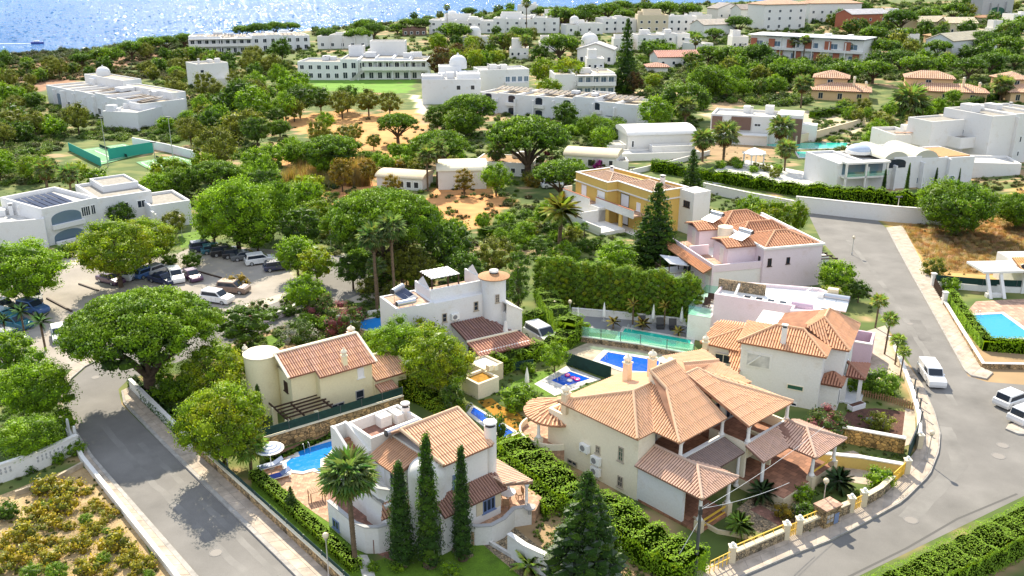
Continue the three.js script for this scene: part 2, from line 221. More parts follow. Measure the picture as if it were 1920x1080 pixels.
function pavement(label, kerbPx, backPx, { size = 1.2, across = 2, h = .13, slabs = true, kerbW = .18 } = {}) {
  const k = worldPoly(kerbPx), b = worldPoly(backPx), len = k.slice(1).reduce((s, p, i) => s + Math.hypot(p[0] - k[i][0], p[1] - k[i][1]), 0), n = Math.round(len / size), A = alongN(k, n), B = alongN(b, n);
  const o = new THREE.Group(); o.name = nm('pavement'); tagOf(o, label, null, null, 'structure'); o.position.set(k[0][0], 0, -k[0][1]); scene.add(o); const lx = (p) => [p[0] - k[0][0], p[1] - k[0][1]];
  mb().prism([...A, ...[...B].reverse()].map(lx), -.3, h - .02).make('pavement_bed', M.conc, o);
  const inw = (i, t) => [lerp(A[i][0], B[i][0], t), lerp(A[i][1], B[i][1], t)], w0 = Math.hypot(A[0][0] - B[0][0], A[0][1] - B[0][1]), kt = clamp(kerbW / w0, .02, .3);
  for (let i = 0; i < n; i++) mb().prism([inw(i, -.02), inw(i + 1, -.02), inw(i + 1, kt), inw(i, kt)].map(lx), -.3, h + .012).make('kerbstone', M.kerb, o);
  if (slabs) for (let i = 0; i < n; i++) for (let j = 0; j < across; j++) { const t0 = kt + .01 + (1 - kt - .01) * j / across, t1 = kt + .01 + (1 - kt - .01) * (j + 1) / across - .012, g = .012, q = (a, t) => { const i0 = Math.min(n - 1, Math.floor(a)), u = a - i0, P = inw(i0, t), Q = inw(i0 + 1, t); return [lerp(P[0], Q[0], u), lerp(P[1], Q[1], u)]; }; mb().prism([q(i + g, t0), q(i + 1 - g, t0), q(i + 1 - g, t1), q(i + g, t1)].map(lx), h - .02, h + .006 * rnd()).make('paving_slab', rnd() < .5 ? M.slabm : M.slabn, o); }
  return o;
}
// roads
const R1L = [[600, 478], [560, 550], [470, 585], [330, 620], [225, 662], [163, 688], [130, 717], [118, 756], [126, 783], [175, 858], [369, 1080], [420, 1140]];
const R1R = [[690, 478], [690, 545], [560, 600], [420, 650], [300, 690], [238, 714], [222, 730], [228, 758], [302, 832], [480, 1007], [554, 1080], [620, 1146]];
sheet('road', 'grey asphalt lane bending under the big umbrella pine', [...R1L, ...[...R1R].reverse()], M.asphalt, .004);
const R2L = [[1515, 400], [1540, 452], [1600, 520], [1645, 580], [1680, 640], [1700, 672], [1730, 724], [1752, 775], [1762, 812], [1760, 846], [1743, 891], [1693, 941], [1608, 989], [1551, 1017], [1485, 1042], [1400, 1078], [1330, 1110]];
sheet('road', 'wide grey asphalt road curving past the terraced houses', [...R2L, [1420, 1150], [1600, 1085], [1920, 930], [2060, 862], [2060, 730], [1925, 722], [1850, 716], [1815, 705], [1760, 608], [1700, 500], [1662, 428], [1640, 408]], M.asphalt, .004);
// thin strips on the road
const line = (px, w, mat, name, label, up = .009) => { const l = worldPoly(px); return sheetW(name, label, [...offset(l, w / 2), ...offset(l, -w / 2).reverse()], mat, up); };
line([[1590, 1082], [1700, 1028], [1795, 973], [1907, 926]], .16, std(C(.11, .105, .10), .98), 'gutter', 'dark gutter strip along the long hedge');
pavement('light paved footway along the garden gates with the curved corner', [...R2L].slice(6), [[1668, 640], [1690, 690], [1716, 740], [1728, 790], [1730, 830], [1700, 868], [1665, 905], [1600, 945], [1540, 975], [1470, 1005], [1370, 1040], [1300, 1078]], { size: 1.15, across: 2 });
pavement('pale footway climbing beside the hilltop road', [[1662, 428], [1700, 500], [1760, 608], [1813, 704], [1850, 712]], [[1692, 424], [1732, 500], [1790, 608], [1838, 690], [1862, 700]], { size: 1.3, across: 1 });
pavement('light footway behind the low white parapet of the lane', [[126, 783], [175, 858], [369, 1080], [420, 1140]], [[116, 788], [157, 866], [328, 1080], [370, 1140]], { size: 1.3, across: 1 });
pavement('shaded footway along the garden walls of the lane', [[228, 735], [232, 758], [303, 832], [480, 1007], [554, 1080], [620, 1146]], [[245, 726], [262, 752], [358, 842], [480, 950], [604, 1066], [680, 1140]], { size: 1.2, across: 2 });
pavement('narrow pale footway at the outer bend of the lane', [[225, 660], [163, 686], [130, 715], [119, 756], [126, 783]], [[212, 652], [150, 680], [118, 713], [108, 756], [114, 786]], { size: 1.3, across: 1 });
pavement('small paved island beside the parked white cars', [[1885, 806], [1900, 814], [1960, 820]], [[1890, 798], [1915, 792], [1960, 790]], { size: 1.2, across: 1 });
// strips worn paler by tyres, and older darker repairs
const wornM = std(C(.335, .32, .297), .92, { map: rep(tAsph, 9) }), patchM = std(C(.272, .258, .24), .92, { map: rep(tAsph, 7) });
const strip = (name, label, px, w, mat) => { const l = resample(worldPoly(px), 1.2); sheetW(name, label, rough([...offset(l, w / 2), ...offset(l, -w / 2).reverse()], .12, .7), mat, .0075); };
strip('worn_strip', 'pale worn tyre track along the lane, nearer the parapet', [[196, 800], [262, 880], [392, 1010], [470, 1085]], .5, wornM); strip('worn_strip', 'pale worn tyre track along the lane, nearer the footway', [[262, 830], [340, 905], [450, 1010], [520, 1080]], .45, wornM); strip('worn_strip', 'pale worn tyre track on the hilltop road', [[1590, 450], [1660, 540], [1735, 660], [1790, 760]], .6, wornM); strip('worn_strip', 'pale dusty band across the junction', [[1770, 800], [1800, 870], [1700, 975]], 1.2, wornM); strip('road_patch', 'darker repaired patch of asphalt on the hilltop road', [[1716, 600], [1738, 640]], 1.2, patchM);
// manholes and road patches
for (const [x, y, w, l] of [[405, 1036, .38, 'manhole cover on the straight of the lane'], [440 / 2.454, 640 + 165 / 2.454, .35, 'manhole cover on the bend of the lane'], [1880, 835, .4, 'manhole cover near the parked white cars'], [1872, 855, .45, 'rusty manhole cover in the middle of the junction'], [1708, 975, .42, 'manhole cover on the curve below the gates'], [1706, 607, .3, 'manhole cover on the hilltop road']]) { const m = at('manhole_cover', 'round ' + l, 'manhole cover', x, y); mb().cyl(0, 0, .006, .014, w).make('lid', std(C(.24, .22, .20), .8), m); mb().lathe(0, 0, [[w + .01, .006], [w + .07, .006], [w + .07, .018], [w + .01, .018], [w + .01, .006]], 24).make('ring', std(C(.22, .21, .20), .9), m); }

// ---------- ground sheets ----------
const GS = (n, l, px, mat, up, amp = .4) => sheetW(n, l, rough(worldPoly(px), amp), mat, up);
GS('parking_lot', 'pale dusty car park under the trees', [[-20, 520], [100, 500], [330, 478], [372, 455], [520, 470], [560, 540], [520, 552], [430, 580], [250, 640], [140, 690], [60, 700], [-20, 680]], M.lot, .012, .5);
GS('soil', 'bare sandy soil of the vineyard plot', [[-30, 940], [60, 905], [150, 872], [180, 900], [320, 1080], [330, 1130], [-60, 1130]], M.vine, .006);
GS('field', 'dry yellow grass slope beside the hilltop road', [[1690, 428], [1760, 420], [1830, 420], [1880, 385], [1930, 350], [1930, 520], [1790, 512], [1745, 505]], M.dry, .004, .3);
GS('lawn', 'strip of lawn beside the palm and the lane wall', [[470, 885], [500, 880], [625, 980], [690, 1040], [700, 1080], [620, 1080], [540, 985], [470, 920]], M.lawn, .006);
GS('lawn', 'shaded lawn under the three cypresses', [[690, 1060], [800, 1010], [900, 985], [960, 1030], [1010, 1085], [690, 1100]], M.lawn, .006);
GS('lawn', 'small lawn behind the cream house', [[470, 640], [520, 625], [545, 640], [520, 655], [440, 668], [430, 655]], M.lawn, .006);
GS('lawn', 'lawn beside the two tall fan palms', [[655, 570], [730, 560], [748, 580], [700, 598], [650, 600]], M.lawn, .006);
GS('lawn', 'lawn behind the tall clipped hedge', [[1040, 490], [1150, 480], [1200, 520], [1090, 530]], M.lawn, .006);
GS('lawn', 'small lawn at the square pool', [[995, 700], [1040, 690], [1050, 702], [1008, 720], [960, 740], [950, 728]], M.lawn, .006);
GS('lawn', 'two green squares of lawn in front of the square pool', [[980, 718], [1008, 716], [1046, 736], [1022, 744]], M.lawn, .008);
GS('lawn', 'bright lawn at the far end of the car park', [[335, 440], [398, 428], [400, 446], [340, 466]], M.lawn, .006);
GS('flower_bed', 'strip of golden ground cover beside the narrow pool', [[895, 752], [920, 748], [990, 785], [1005, 815], [992, 860], [960, 850], [980, 822], [940, 790]], M.sprawl, .008);
GS('terrace', 'sunny terracotta terrace around the curved pool', [[490, 880], [520, 858], [590, 835], [660, 812], [700, 880], [672, 940], [650, 1000], [590, 962], [530, 915]], M.patio, .012, .1);
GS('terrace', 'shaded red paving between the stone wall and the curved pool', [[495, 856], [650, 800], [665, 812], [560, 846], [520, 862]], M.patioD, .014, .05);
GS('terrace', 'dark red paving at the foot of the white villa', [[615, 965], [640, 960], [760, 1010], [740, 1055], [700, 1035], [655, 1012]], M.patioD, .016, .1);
GS('path', 'pale path of the villa garden', [[668, 1040], [690, 1040], [705, 1085], [680, 1090]], M.coping, .018, .1);
GS('driveway', 'grey brick driveway below the curved terrace', [[898, 1015], [960, 985], [1040, 1050], [1035, 1085], [980, 1085]], M.stoneG, .010, .05);
GS('terrace', 'pale stone terrace around the square pool', [[1002, 720], [1062, 686], [1120, 708], [1080, 730], [1040, 742]], M.coping, .012, .05);
GS('terrace', 'wide sandy terrace around the hexagonal pool', [[1060, 660], [1110, 640], [1290, 668], [1290, 720], [1120, 700]], M.tan, .010, .1);
GS('terrace', 'dark decking under the closed white parasols', [[1060, 580], [1310, 600], [1300, 640], [1090, 622]], M.gray, .010, .1);
GS('courtyard', 'pale forecourt in front of the orange roofed house', [[1610, 625], [1660, 610], [1700, 700], [1640, 712], [1600, 690]], M.slabm, .010, .1);
GS('courtyard', 'sandy yard of the white tower house', [[985, 640], [1030, 620], [1060, 640], [1010, 670], [960, 690]], M.patio, .010, .1);
GS('driveway', 'light ramp beside the yellow stone wall', [[1520, 860], [1600, 845], [1690, 885], [1650, 912], [1560, 900]], M.slabm, .010, .05);
GS('flower_bed', 'bed of brown bark mulch with a stone slab', [[1590, 770], [1640, 765], [1698, 772], [1692, 822], [1600, 800], [1580, 790]], M.bark, .012, .1);
GS('path', 'pale path beside the bark bed', [[1698, 766], [1716, 770], [1716, 830], [1692, 838], [1690, 826]], M.slabm, .014, .05);
GS('courtyard', 'grey forecourt between the two porches', [[1380, 955], [1450, 900], [1530, 950], [1490, 980], [1420, 1000]], M.stoneG, .010, .1);
GS('path', 'red brick path to the yellow gate', [[1405, 955], [1425, 948], [1500, 985], [1480, 996]], M.patioD, .014, .05);
GS('terrace', 'pale terrace around the pool of the corner villa', [[1800, 600], [1830, 565], [1930, 560], [1930, 640], [1840, 640]], M.terraP, .010, .05);
GS('terrace', 'pale plateau of the white dome house', [[1300, 330], [1400, 300], [1570, 335], [1560, 350], [1330, 345]], M.coping, .02, .2);

// ---------- swimming pools: coping, water, a tank with depth ----------
function pool(label, px, wmat, { cop = .35, h = 0 } = {}) {
  const p = worldPoly(px), o = thing('swimming_pool', label, 'swimming pool', p[0][0], p[0][1]); o.position.y = TH(p[0][0], p[0][1]); const q = p.map(([x, f]) => [x - p[0][0], f - p[0][1]]);
  let area = 0; q.forEach((a, i) => { const b = q[(i + 1) % q.length]; area += a[0] * b[1] - b[0] * a[1]; }); const big = offsetClosed(q, area > 0 ? -cop : cop);
  mb().prism(big, -.3, .06 + h, q).make('coping', M.coping, o);
  HARD.push(p); sheetW('water', '', q, wmat, .025 + h, null, o); const e = q[0], f = q[1], ld = Math.hypot(f[0] - e[0], f[1] - e[1]), ux = (f[0] - e[0]) / ld, uf = (f[1] - e[1]) / ld; for (const k of [.4, .85]) mb().tube([[e[0] + ux * k, 0, e[1] + uf * k], [e[0] + ux * k, .55, e[1] + uf * k], [e[0] + ux * k + uf * .3, .6, e[1] + uf * k - ux * .3], [e[0] + ux * k + uf * .5, .0, e[1] + uf * k - ux * .5]], .025, 6).make('ladder_rail', M.metal, o); return o;
}
function offsetClosed(q, d) { const n = q.length; return q.map((p, i) => { const a = norm2(q[(i + n - 1) % n], p), b = norm2(p, q[(i + 1) % n]), m = [(a[0] + b[0]) / 2, (a[1] + b[1]) / 2], l = Math.max(.35, m[0] ** 2 + m[1] ** 2); return [p[0] + m[0] / l * d, p[1] + m[1] / l * d]; }); }
pool('curved blue pool behind the palm of the white villa', [[558, 846], [643, 821], [642, 832], [622, 844], [612, 857], [601, 862], [601, 887], [590, 879], [568, 885], [549, 883], [538, 876], [537, 868], [546, 860], [562, 856]], W.pool);
pool('narrow dark blue pool beside the golden ground cover', [[888, 764], [882, 775], [945, 822], [964, 812]], W.deep);
pool('square dark blue pool with pink floats', [[1033, 714], [1068, 697], [1107, 711], [1060, 725]], W.deep, { cop: .6 });
pool('hexagonal deep blue pool behind the two stone chimneys', [[1124, 677], [1140, 661], [1243, 679], [1215, 698], [1180, 696]], W.deep, { cop: .6 });
pool('blue pool beside the white tower house', [[640, 606], [690, 599], [745, 587], [752, 612], [700, 622]], W.pool);
pool('turquoise pool of the corner villa', [[1820, 592], [1878, 589], [1940, 634], [1848, 636]], W.aqua, { cop: .5 });
pool('long turquoise green pool behind the mesh fence', [[1172, 616], [1296, 638], [1292, 654], [1160, 636]], W.green);
pool('green pool of the dome house nearest its gazebo', [[1492, 284], [1565, 288], [1570, 297], [1500, 296]], W.green);
pool('green pool of the dome house farther up the slope', [[1425, 272], [1500, 265], [1590, 268], [1585, 278], [1490, 280]], W.green);
pool('blue pool at the foot of the brown and white cube house', [[1278, 246], [1312, 242], [1316, 250], [1284, 252]], W.deep);
pool('green pool above the trees near the red panelled apartments', [[1370, 73], [1420, 73], [1420, 80], [1372, 80]], W.green);
// tennis courts
for (const [l, px] of [['far green tennis court with white lines', [[140, 283], [232, 270], [285, 285], [190, 310]]], ['near green tennis court with white lines', [[255, 305], [330, 292], [372, 305], [300, 330]]]]) {
  const p = worldPoly(px), o = thing('tennis_court', l, 'tennis court', p[0][0], p[0][1]), q = p.map(([x, f]) => [x - p[0][0], f - p[0][1]]), P = (u, v) => [0, 1].map((k) => lerp(lerp(q[0][k], q[1][k], u), lerp(q[3][k], q[2][k], u), v));
  HARD.push(p); sheetW('surface', '', q, std(C(.20, .46, .22), .9, { map: rep(tRough, 6) }), .1, null, o);
  const b = mb(); for (const [u0, v0, u1, v1] of [[.08, .1, .92, .1], [.08, .9, .92, .9], [.08, .1, .08, .9], [.92, .1, .92, .9], [.3, .2, .3, .8], [.7, .2, .7, .8]]) { const A = P(u0, v0), B = P(u1, v1); b.bar([A[0], .13, A[1]], [B[0], .13, B[1]], .12, .01); } b.make('court_line', M.whiteM, o);
  const A = P(.5, 0), B = P(.5, 1); mb().bar([A[0], .45, A[1]], [B[0], .45, B[1]], .03, .6).make('net', M.screen, o);
}
// ---------- house building ----------
const tileMat = std(C(1, 1, 1), .85, { vertexColors: true });
function tileFaces(faces, { w = .27, L = .9, r = .088, col = [.62, .40, .27], vary = .28 }) {
  const pos = [], colr = [], tri = (a, b, c, k) => { for (const p of [a, b, c]) { pos.push(p.x, p.y, p.z); colr.push(...k); } };
  for (const f of faces) {
    const P = f.map((q) => V3(q[0], q[1], -q[2])), n = new THREE.Vector3().subVectors(P[1], P[0]).cross(new THREE.Vector3().subVectors(P[2], P[0])).normalize(); if (n.y < 0) n.negate();
    const d = V3(n.x, 0, n.z).addScaledVector(n, -(n.x * n.x + n.z * n.z)); if (d.lengthSq() < 1e-8) continue; d.normalize(); if (d.y > 0) d.negate();
    const c = new THREE.Vector3().crossVectors(n, d).normalize(), o = P[0], Q = P.map((p) => { const v = p.clone().sub(o); return [v.dot(c), v.dot(d)]; });
    const u0 = Math.min(...Q.map((q) => q[0])), u1 = Math.max(...Q.map((q) => q[0]));
    for (let u = u0 + w / 2; u < u1; u += w) {
      const hit = []; Q.forEach((q, i) => { const s = Q[(i + 1) % Q.length]; if ((q[0] > u) !== (s[0] > u)) hit.push(lerp(q[1], s[1], (u - q[0]) / (s[0] - q[0]))); });
      if (hit.length < 2) continue; const v0 = Math.min(...hit), v1 = Math.max(...hit), m = Math.max(1, Math.ceil((v1 - v0) / L)); if (v1 - v0 < .1) continue;
      for (let k = 0; k < m; k++) {
        const a = v1 - (k + 1) * (v1 - v0) / m, b = v1 - k * (v1 - v0) / m + .05, t = 1 + vary * (rnd() - .5) * .9, wm = vary * (rnd() - .5) * .5, kk = [clamp(col[0] * t * (1 + wm * .3), 0, 1), clamp(col[1] * t, 0, 1), clamp(col[2] * t * (1 - wm), 0, 1)];
        const ring = (v, rad, lift) => [0, 1, 2, 3].map((i) => { const g = Math.PI * i / 3; return o.clone().addScaledVector(d, v).addScaledVector(c, u - Math.cos(g) * rad).addScaledVector(n, .012 + lift + Math.sin(g) * rad * .95); });
        const A = ring(a, r * .86, 0), B = ring(b, r, .012); for (let i = 0; i < 3; i++) { tri(A[i], B[i], B[i + 1], kk); tri(A[i], B[i + 1], A[i + 1], kk); }
      }
    }
  }
  const g = new THREE.BufferGeometry(); g.setAttribute('position', new THREE.Float32BufferAttribute(pos, 3)); g.setAttribute('color', new THREE.Float32BufferAttribute(colr, 3)); g.computeVertexNormals(); return g;
}
function flatParts(f) { if (f.length !== 4) return [f]; const P = f.map((q) => V3(...q)), n = P[1].clone().sub(P[0]).cross(P[2].clone().sub(P[0])).normalize(); return Math.abs(n.dot(P[3].clone().sub(P[0]))) < .04 ? [f] : [[f[0], f[1], f[2]], [f[0], f[2], f[3]]]; }
function roof(o, faces, { caps = [], th = .13, pan, ...t } = {}) {
  faces = faces.flatMap(flatParts);
  const col = t.col || [.62, .40, .27], b = mb(); for (const f of faces) b.slab(f, th);
  const r = b.make('roof', std(C(col[0] * .54, col[1] * .44, col[2] * .42), .9, { map: rep(tRough, 4) }), o); if (!r) return;
  const g = tileFaces(faces, t); if (g.attributes.position.count) { const m = new THREE.Mesh(g, tileMat); m.name = 'roof_tiles'; m.userData.kind = 'stuff'; m.castShadow = m.receiveShadow = true; r.add(m); }
  if (caps.length) { const k = mb(); for (const [p, q] of caps) k.rod([p[0], p[1] + .05, p[2]], [q[0], q[1] + .05, q[2]], .12, .12, 7); k.make('ridge_tiles', std(C(Math.min(1, col[0] * 1.12), Math.min(1, col[1] * 1.2), col[2] * 1.25), .85, { map: rep(tRough, 1) }), r); }
  return r;
}
// four planes over a rectangle; ridge along the longer side
function hipRoof(o, a0, a1, b0, b1, y, rise, ov = .35, t = {}) {
  a0 -= ov; a1 += ov; b0 -= ov; b1 += ov; const A = a1 - a0, B = b1 - b0, al = A >= B, k = Math.min(A, B) / 2, R = y + rise, p = al ? [a0 + k, R, (b0 + b1) / 2] : [(a0 + a1) / 2, R, b0 + k], q = al ? [a1 - k, R, (b0 + b1) / 2] : [(a0 + a1) / 2, R, b1 - k];
  const c = [[a0, y, b0], [a1, y, b0], [a1, y, b1], [a0, y, b1]];
  const f = al ? [[c[0], c[1], q, p], [c[1], c[2], q], [c[2], c[3], p, q], [c[3], c[0], p]] : [[c[0], c[1], p], [c[1], c[2], q, p], [c[2], c[3], q], [c[3], c[0], p, q]];
  return roof(o, f, { caps: al ? [[c[0], p], [c[3], p], [c[1], q], [c[2], q], [p, q]] : [[c[0], p], [c[1], p], [c[2], q], [c[3], q], [p, q]], ...t });
}
function gableRoof(o, a0, a1, b0, b1, y, rise, ov = .3, t = {}, wallMat = M.white) {             // ridge along a
  const m = (b0 + b1) / 2, R = y + rise; a0 -= ov; a1 += ov; const k = rise / ((b1 - b0) / 2), e = y - k * ov, B0 = b0 - ov, B1 = b1 + ov;
  mb().quad([[a0 + ov, y, b0], [a0 + ov, R, m], [a0 + ov, y, b1]]).quad([[a1 - ov, y, b0], [a1 - ov, R, m], [a1 - ov, y, b1]]).make('gable', wallMat, o);
  return roof(o, [[[a0, e, B0], [a1, e, B0], [a1, R, m], [a0, R, m]], [[a0, R, m], [a1, R, m], [a1, e, B1], [a0, e, B1]]], { caps: [[[a0, R, m], [a1, R, m]]], ...t });
}
const FACE = { 'b-': (u, w, p) => [u, p - w], 'b+': (u, w, p) => [u, p + w], 'a-': (u, w, p) => [p - w, u], 'a+': (u, w, p) => [p + w, u] };
function fbox(b, side, pos, u0, u1, y0, y1, w0, w1) { const f = FACE[side], [x0, z0] = f(u0, w0, pos), [x1, z1] = f(u1, w1, pos); return b.bx(Math.min(x0, x1), Math.max(x0, x1), y0, y1, Math.min(z0, z1), Math.max(z0, z1)); }
// a window or glazed door on the wall that faces 'side' at pos; c its centre along the wall
function win(o, side, pos, c, y, w, h, { fm = M.whiteM, gm = M.glass, bars = [1, 0], t = .07, name = 'window', sill = true, shut } = {}) {
  const b = mb(), x0 = c - w / 2, x1 = c + w / 2;
  fbox(b, side, pos, x0, x0 + t, y, y + h, -.03, .06); fbox(b, side, pos, x1 - t, x1, y, y + h, -.03, .06); fbox(b, side, pos, x0 + t, x1 - t, y + h - t, y + h, -.03, .06); fbox(b, side, pos, x0 + t, x1 - t, y, y + t, -.03, .06);
  for (let i = 1; i <= bars[0]; i++) { const u = lerp(x0, x1, i / (bars[0] + 1)); fbox(b, side, pos, u - .03, u + .03, y + t, y + h - t, .0, .05); }
  for (let i = 1; i <= bars[1]; i++) { const v = lerp(y, y + h, i / (bars[1] + 1)); fbox(b, side, pos, x0 + t, x1 - t, v - .02, v + .02, .0, .045); }
  const f = b.make(name, fm, o); fbox(mb(), side, pos, x0 + t, x1 - t, y + t, y + h - t, -.02, .015).make('pane', gm, f);
  if (sill) fbox(mb(), side, pos, x0 - .08, x1 + .08, y - .07, y - .004, -.02, .12).make('sill', fm, f);
  if (shut) for (const k of [-1, 1]) fbox(mb(), side, pos, k < 0 ? x0 - w * .5 : x1 + .01, k < 0 ? x0 - .01 : x1 + w * .5, y, y + h, .003, .05).make('shutter', shut, f);
  return f;
}
const door = (o, side, pos, c, y, w, h, mat, opt = {}) => { const d = fbox(mb(), side, pos, c - w / 2, c + w / 2, y, y + h, -.02, .05).make('door', mat, o); fbox(mb(), side, pos, c + w * .34, c + w * .4, y + h * .45, y + h * .52, .05, .11).make('handle', M.metal, d); return d; };
function inset(poly, d) { let ar = 0; poly.forEach((a, i) => { const b = poly[(i + 1) % poly.length]; ar += a[0] * b[1] - b[0] * a[1]; }); return offsetClosed(poly, ar > 0 ? d : -d); }
// walls up to a flat deck with an upstand round it
function flatBlock(o, poly, y0, y1, mat, { par = .45, th = .22, deck = M.deck, name = 'wall' } = {}) {
  const b = mb().prism(poly, y0, y1 - par); b.prism(poly, y1 - par + .003, y1, inset(poly, th)); const m = b.make(name, mat, o); mb().prism(inset(poly, th + .004), y1 - par + .002, y1 - par + .03).make('roof_deck', deck, o); return m;
}
const R4 = (a0, a1, b0, b1) => [[a0, b0], [a1, b0], [a1, b1], [a0, b1]];
function stoneChimney(o, a, b, y0, y1, w = .42, mat = M.peach) {
  const c = mb().bx(a - w / 2, a + w / 2, y0, y1 - .75, b - w / 2, b + w / 2).make('chimney', mat, o);
  mb().bx(a - w * .62, a + w * .62, y1 - .75, y1 - .66, b - w * .62, b + w * .62).make('band', M.ivory, c); const s = mb(); for (let i = 0; i < 8; i++) { const g = i * Math.PI / 4; s.cyl(a + Math.cos(g) * w * .42, b + Math.sin(g) * w * .42, y1 - .66, y1 - .42, .05, .05, 6); } s.cyl(a, b, y1 - .66, y1 - .42, .06, .06, 6).make('lantern', M.ivory, c);
  mb().lathe(a, b, [[w * .66, y1 - .42], [w * .68, y1 - .36], [w * .5, y1 - .24], [w * .2, y1 - .15], [.06, y1 - .1], [.09, y1 - .05], [0, y1]], 14).make('cap', M.ivory, c);
}
function roundChimney(o, a, b, y0, y1, r = .28, mat = M.white) { const c = mb().cyl(a, b, y0, y1 - .35, r, r, 18).make('chimney', mat, o); mb().cyl(a, b, y1 - .35, y1 - .12, r * .8, r * .8, 14).make('vent', M.dark, c); mb().lathe(a, b, [[r * 1.12, y1 - .12], [r * 1.12, y1 - .04], [r * .7, y1], [0, y1 + .02]], 18).make('cap', mat, c); }
function chimney(o, a, b, y0, y1, w = .5, mat = M.white) { const c = mb().bx(a - w / 2, a + w / 2, y0, y1 - .3, b - w * .4, b + w * .4).make('chimney', mat, o); mb().bx(a - w * .4, a + w * .4, y1 - .3, y1 - .1, b - w * .3, b + w * .3).make('vent', M.dark, c); mb().bx(a - w * .6, a + w * .6, y1 - .1, y1, b - w * .5, b + w * .5).make('cap', mat, c); }
function column(o, a, b, y0, y1, r = .13, mat = M.white) { return mb().lathe(a, b, [[0, y0], [r * 1.7, y0], [r * 1.7, y0 + .1], [r * 1.25, y0 + .2], [r, y0 + .3], [r * .92, y1 - .35], [r * 1.1, y1 - .25], [r * 1.7, y1 - .1], [r * 1.7, y1], [0, y1]], 14).make('column', mat, o); }
const house = (label, cat, X, F, yaw, y = null) => thing('house', label, cat, X, F, yaw * Math.PI / 180, y);
const onHouse = (o, a, b, turn = 0) => { const v = V3(a, 0, -b).applyAxisAngle(V3(0, 1, 0), o.rotation.y).add(o.position); return { X: v.x, F: -v.z, turn: o.rotation.y + turn }; };
function solar(o, a, b, y, label, { turn = 0, tilt = .45, w = 1.9, l = 1.7, panel = true } = {}) {
  const q = onHouse(o, a, b, turn), t = thing('solar_water_heater', label, 'solar heater', q.X, q.F, q.turn, o.position.y + y), s = Math.sin(tilt) * l, c = Math.cos(tilt) * l;
  if (panel) { mb().slab([[-w / 2, .1, 0], [w / 2, .1, 0], [w / 2, .1 + s, c], [-w / 2, .1 + s, c]], .09).make('collector_frame', M.metal, t); for (const k of [-1, 1]) mb().slab([[k < 0 ? -w / 2 + .06 : .03, .115, .06], [k < 0 ? -.03 : w / 2 - .06, .115, .06], [k < 0 ? -.03 : w / 2 - .06, .105 + s, c - .06], [k < 0 ? -w / 2 + .06 : .03, .105 + s, c - .06]], .02).make('collector', panel === 'white' ? M.whiteM : M.panelB, t); }
  const yt = (panel ? .1 + s : .35) + .16, bt = panel ? c + .2 : 0; mb().rod([-w / 2, yt, bt], [w / 2, yt, bt], .27, .27, 18).make('tank', M.metal, t); for (const k of [-1, 1]) { mb().rod([k * w / 2, yt, bt], [k * (w / 2 + .05), yt, bt], .25, .22, 18).make('tank_end', M.dark, t); mb().bar([k * w * .35, yt - .2, bt], [k * w * .35, 0, bt], .05).make('leg', M.metal, t); } return t;
}
function acUnit(o, side, pos, c, y, label) {
  const [a, b] = FACE[side](c, .2, pos), q = onHouse(o, a, b, { 'b-': 0, 'a-': -Math.PI / 2, 'a+': Math.PI / 2, 'b+': Math.PI }[side]), t = thing('air_conditioner', label, 'air conditioner', q.X, q.F, q.turn, o.position.y + y);
  mb().bx(-.42, .42, 0, .62, -.15, .15).make('casing', M.whiteM, t); mb().add(new THREE.CylinderGeometry(.23, .23, .03, 20).rotateX(Math.PI / 2).translate(-.1, .31, .155)).make('fan_grille', M.gray, t); for (const k of [-1, 1]) mb().bx(k * .3 - .03, k * .3 + .03, -.06, -.002, -.15, .19).make('bracket', M.steel, t); return t;
}
const railing = (o, p, q, y, h, mat = M.steel) => { const n = Math.max(2, Math.round(Math.hypot(q[0] - p[0], q[1] - p[1]) / .14)), b = mb(); b.bar([p[0], y + h, p[1]], [q[0], y + h, q[1]], .05); b.bar([p[0], y + .08, p[1]], [q[0], y + .08, q[1]], .04); for (let i = 0; i <= n; i++) { const a = lerp(p[0], q[0], i / n), c = lerp(p[1], q[1], i / n); b.bx(a - .012, a + .012, y + .1, y + h - .02, c - .012, c + .012); } return b.make('railing', mat, o); };
const arc = (cx, cy, r, t0, t1, n = 14) => Array.from({ length: n + 1 }, (_, i) => [cx + r * Math.cos(lerp(t0, t1, i / n)), cy + r * Math.sin(lerp(t0, t1, i / n))]);
function curb(o, line, th, y0, y1, mat, name = 'parapet') { const A = offset(line, th / 2), B = offset(line, -th / 2).reverse(); return mb().prism([...A, ...B], y0, y1).make(name, mat, o); }

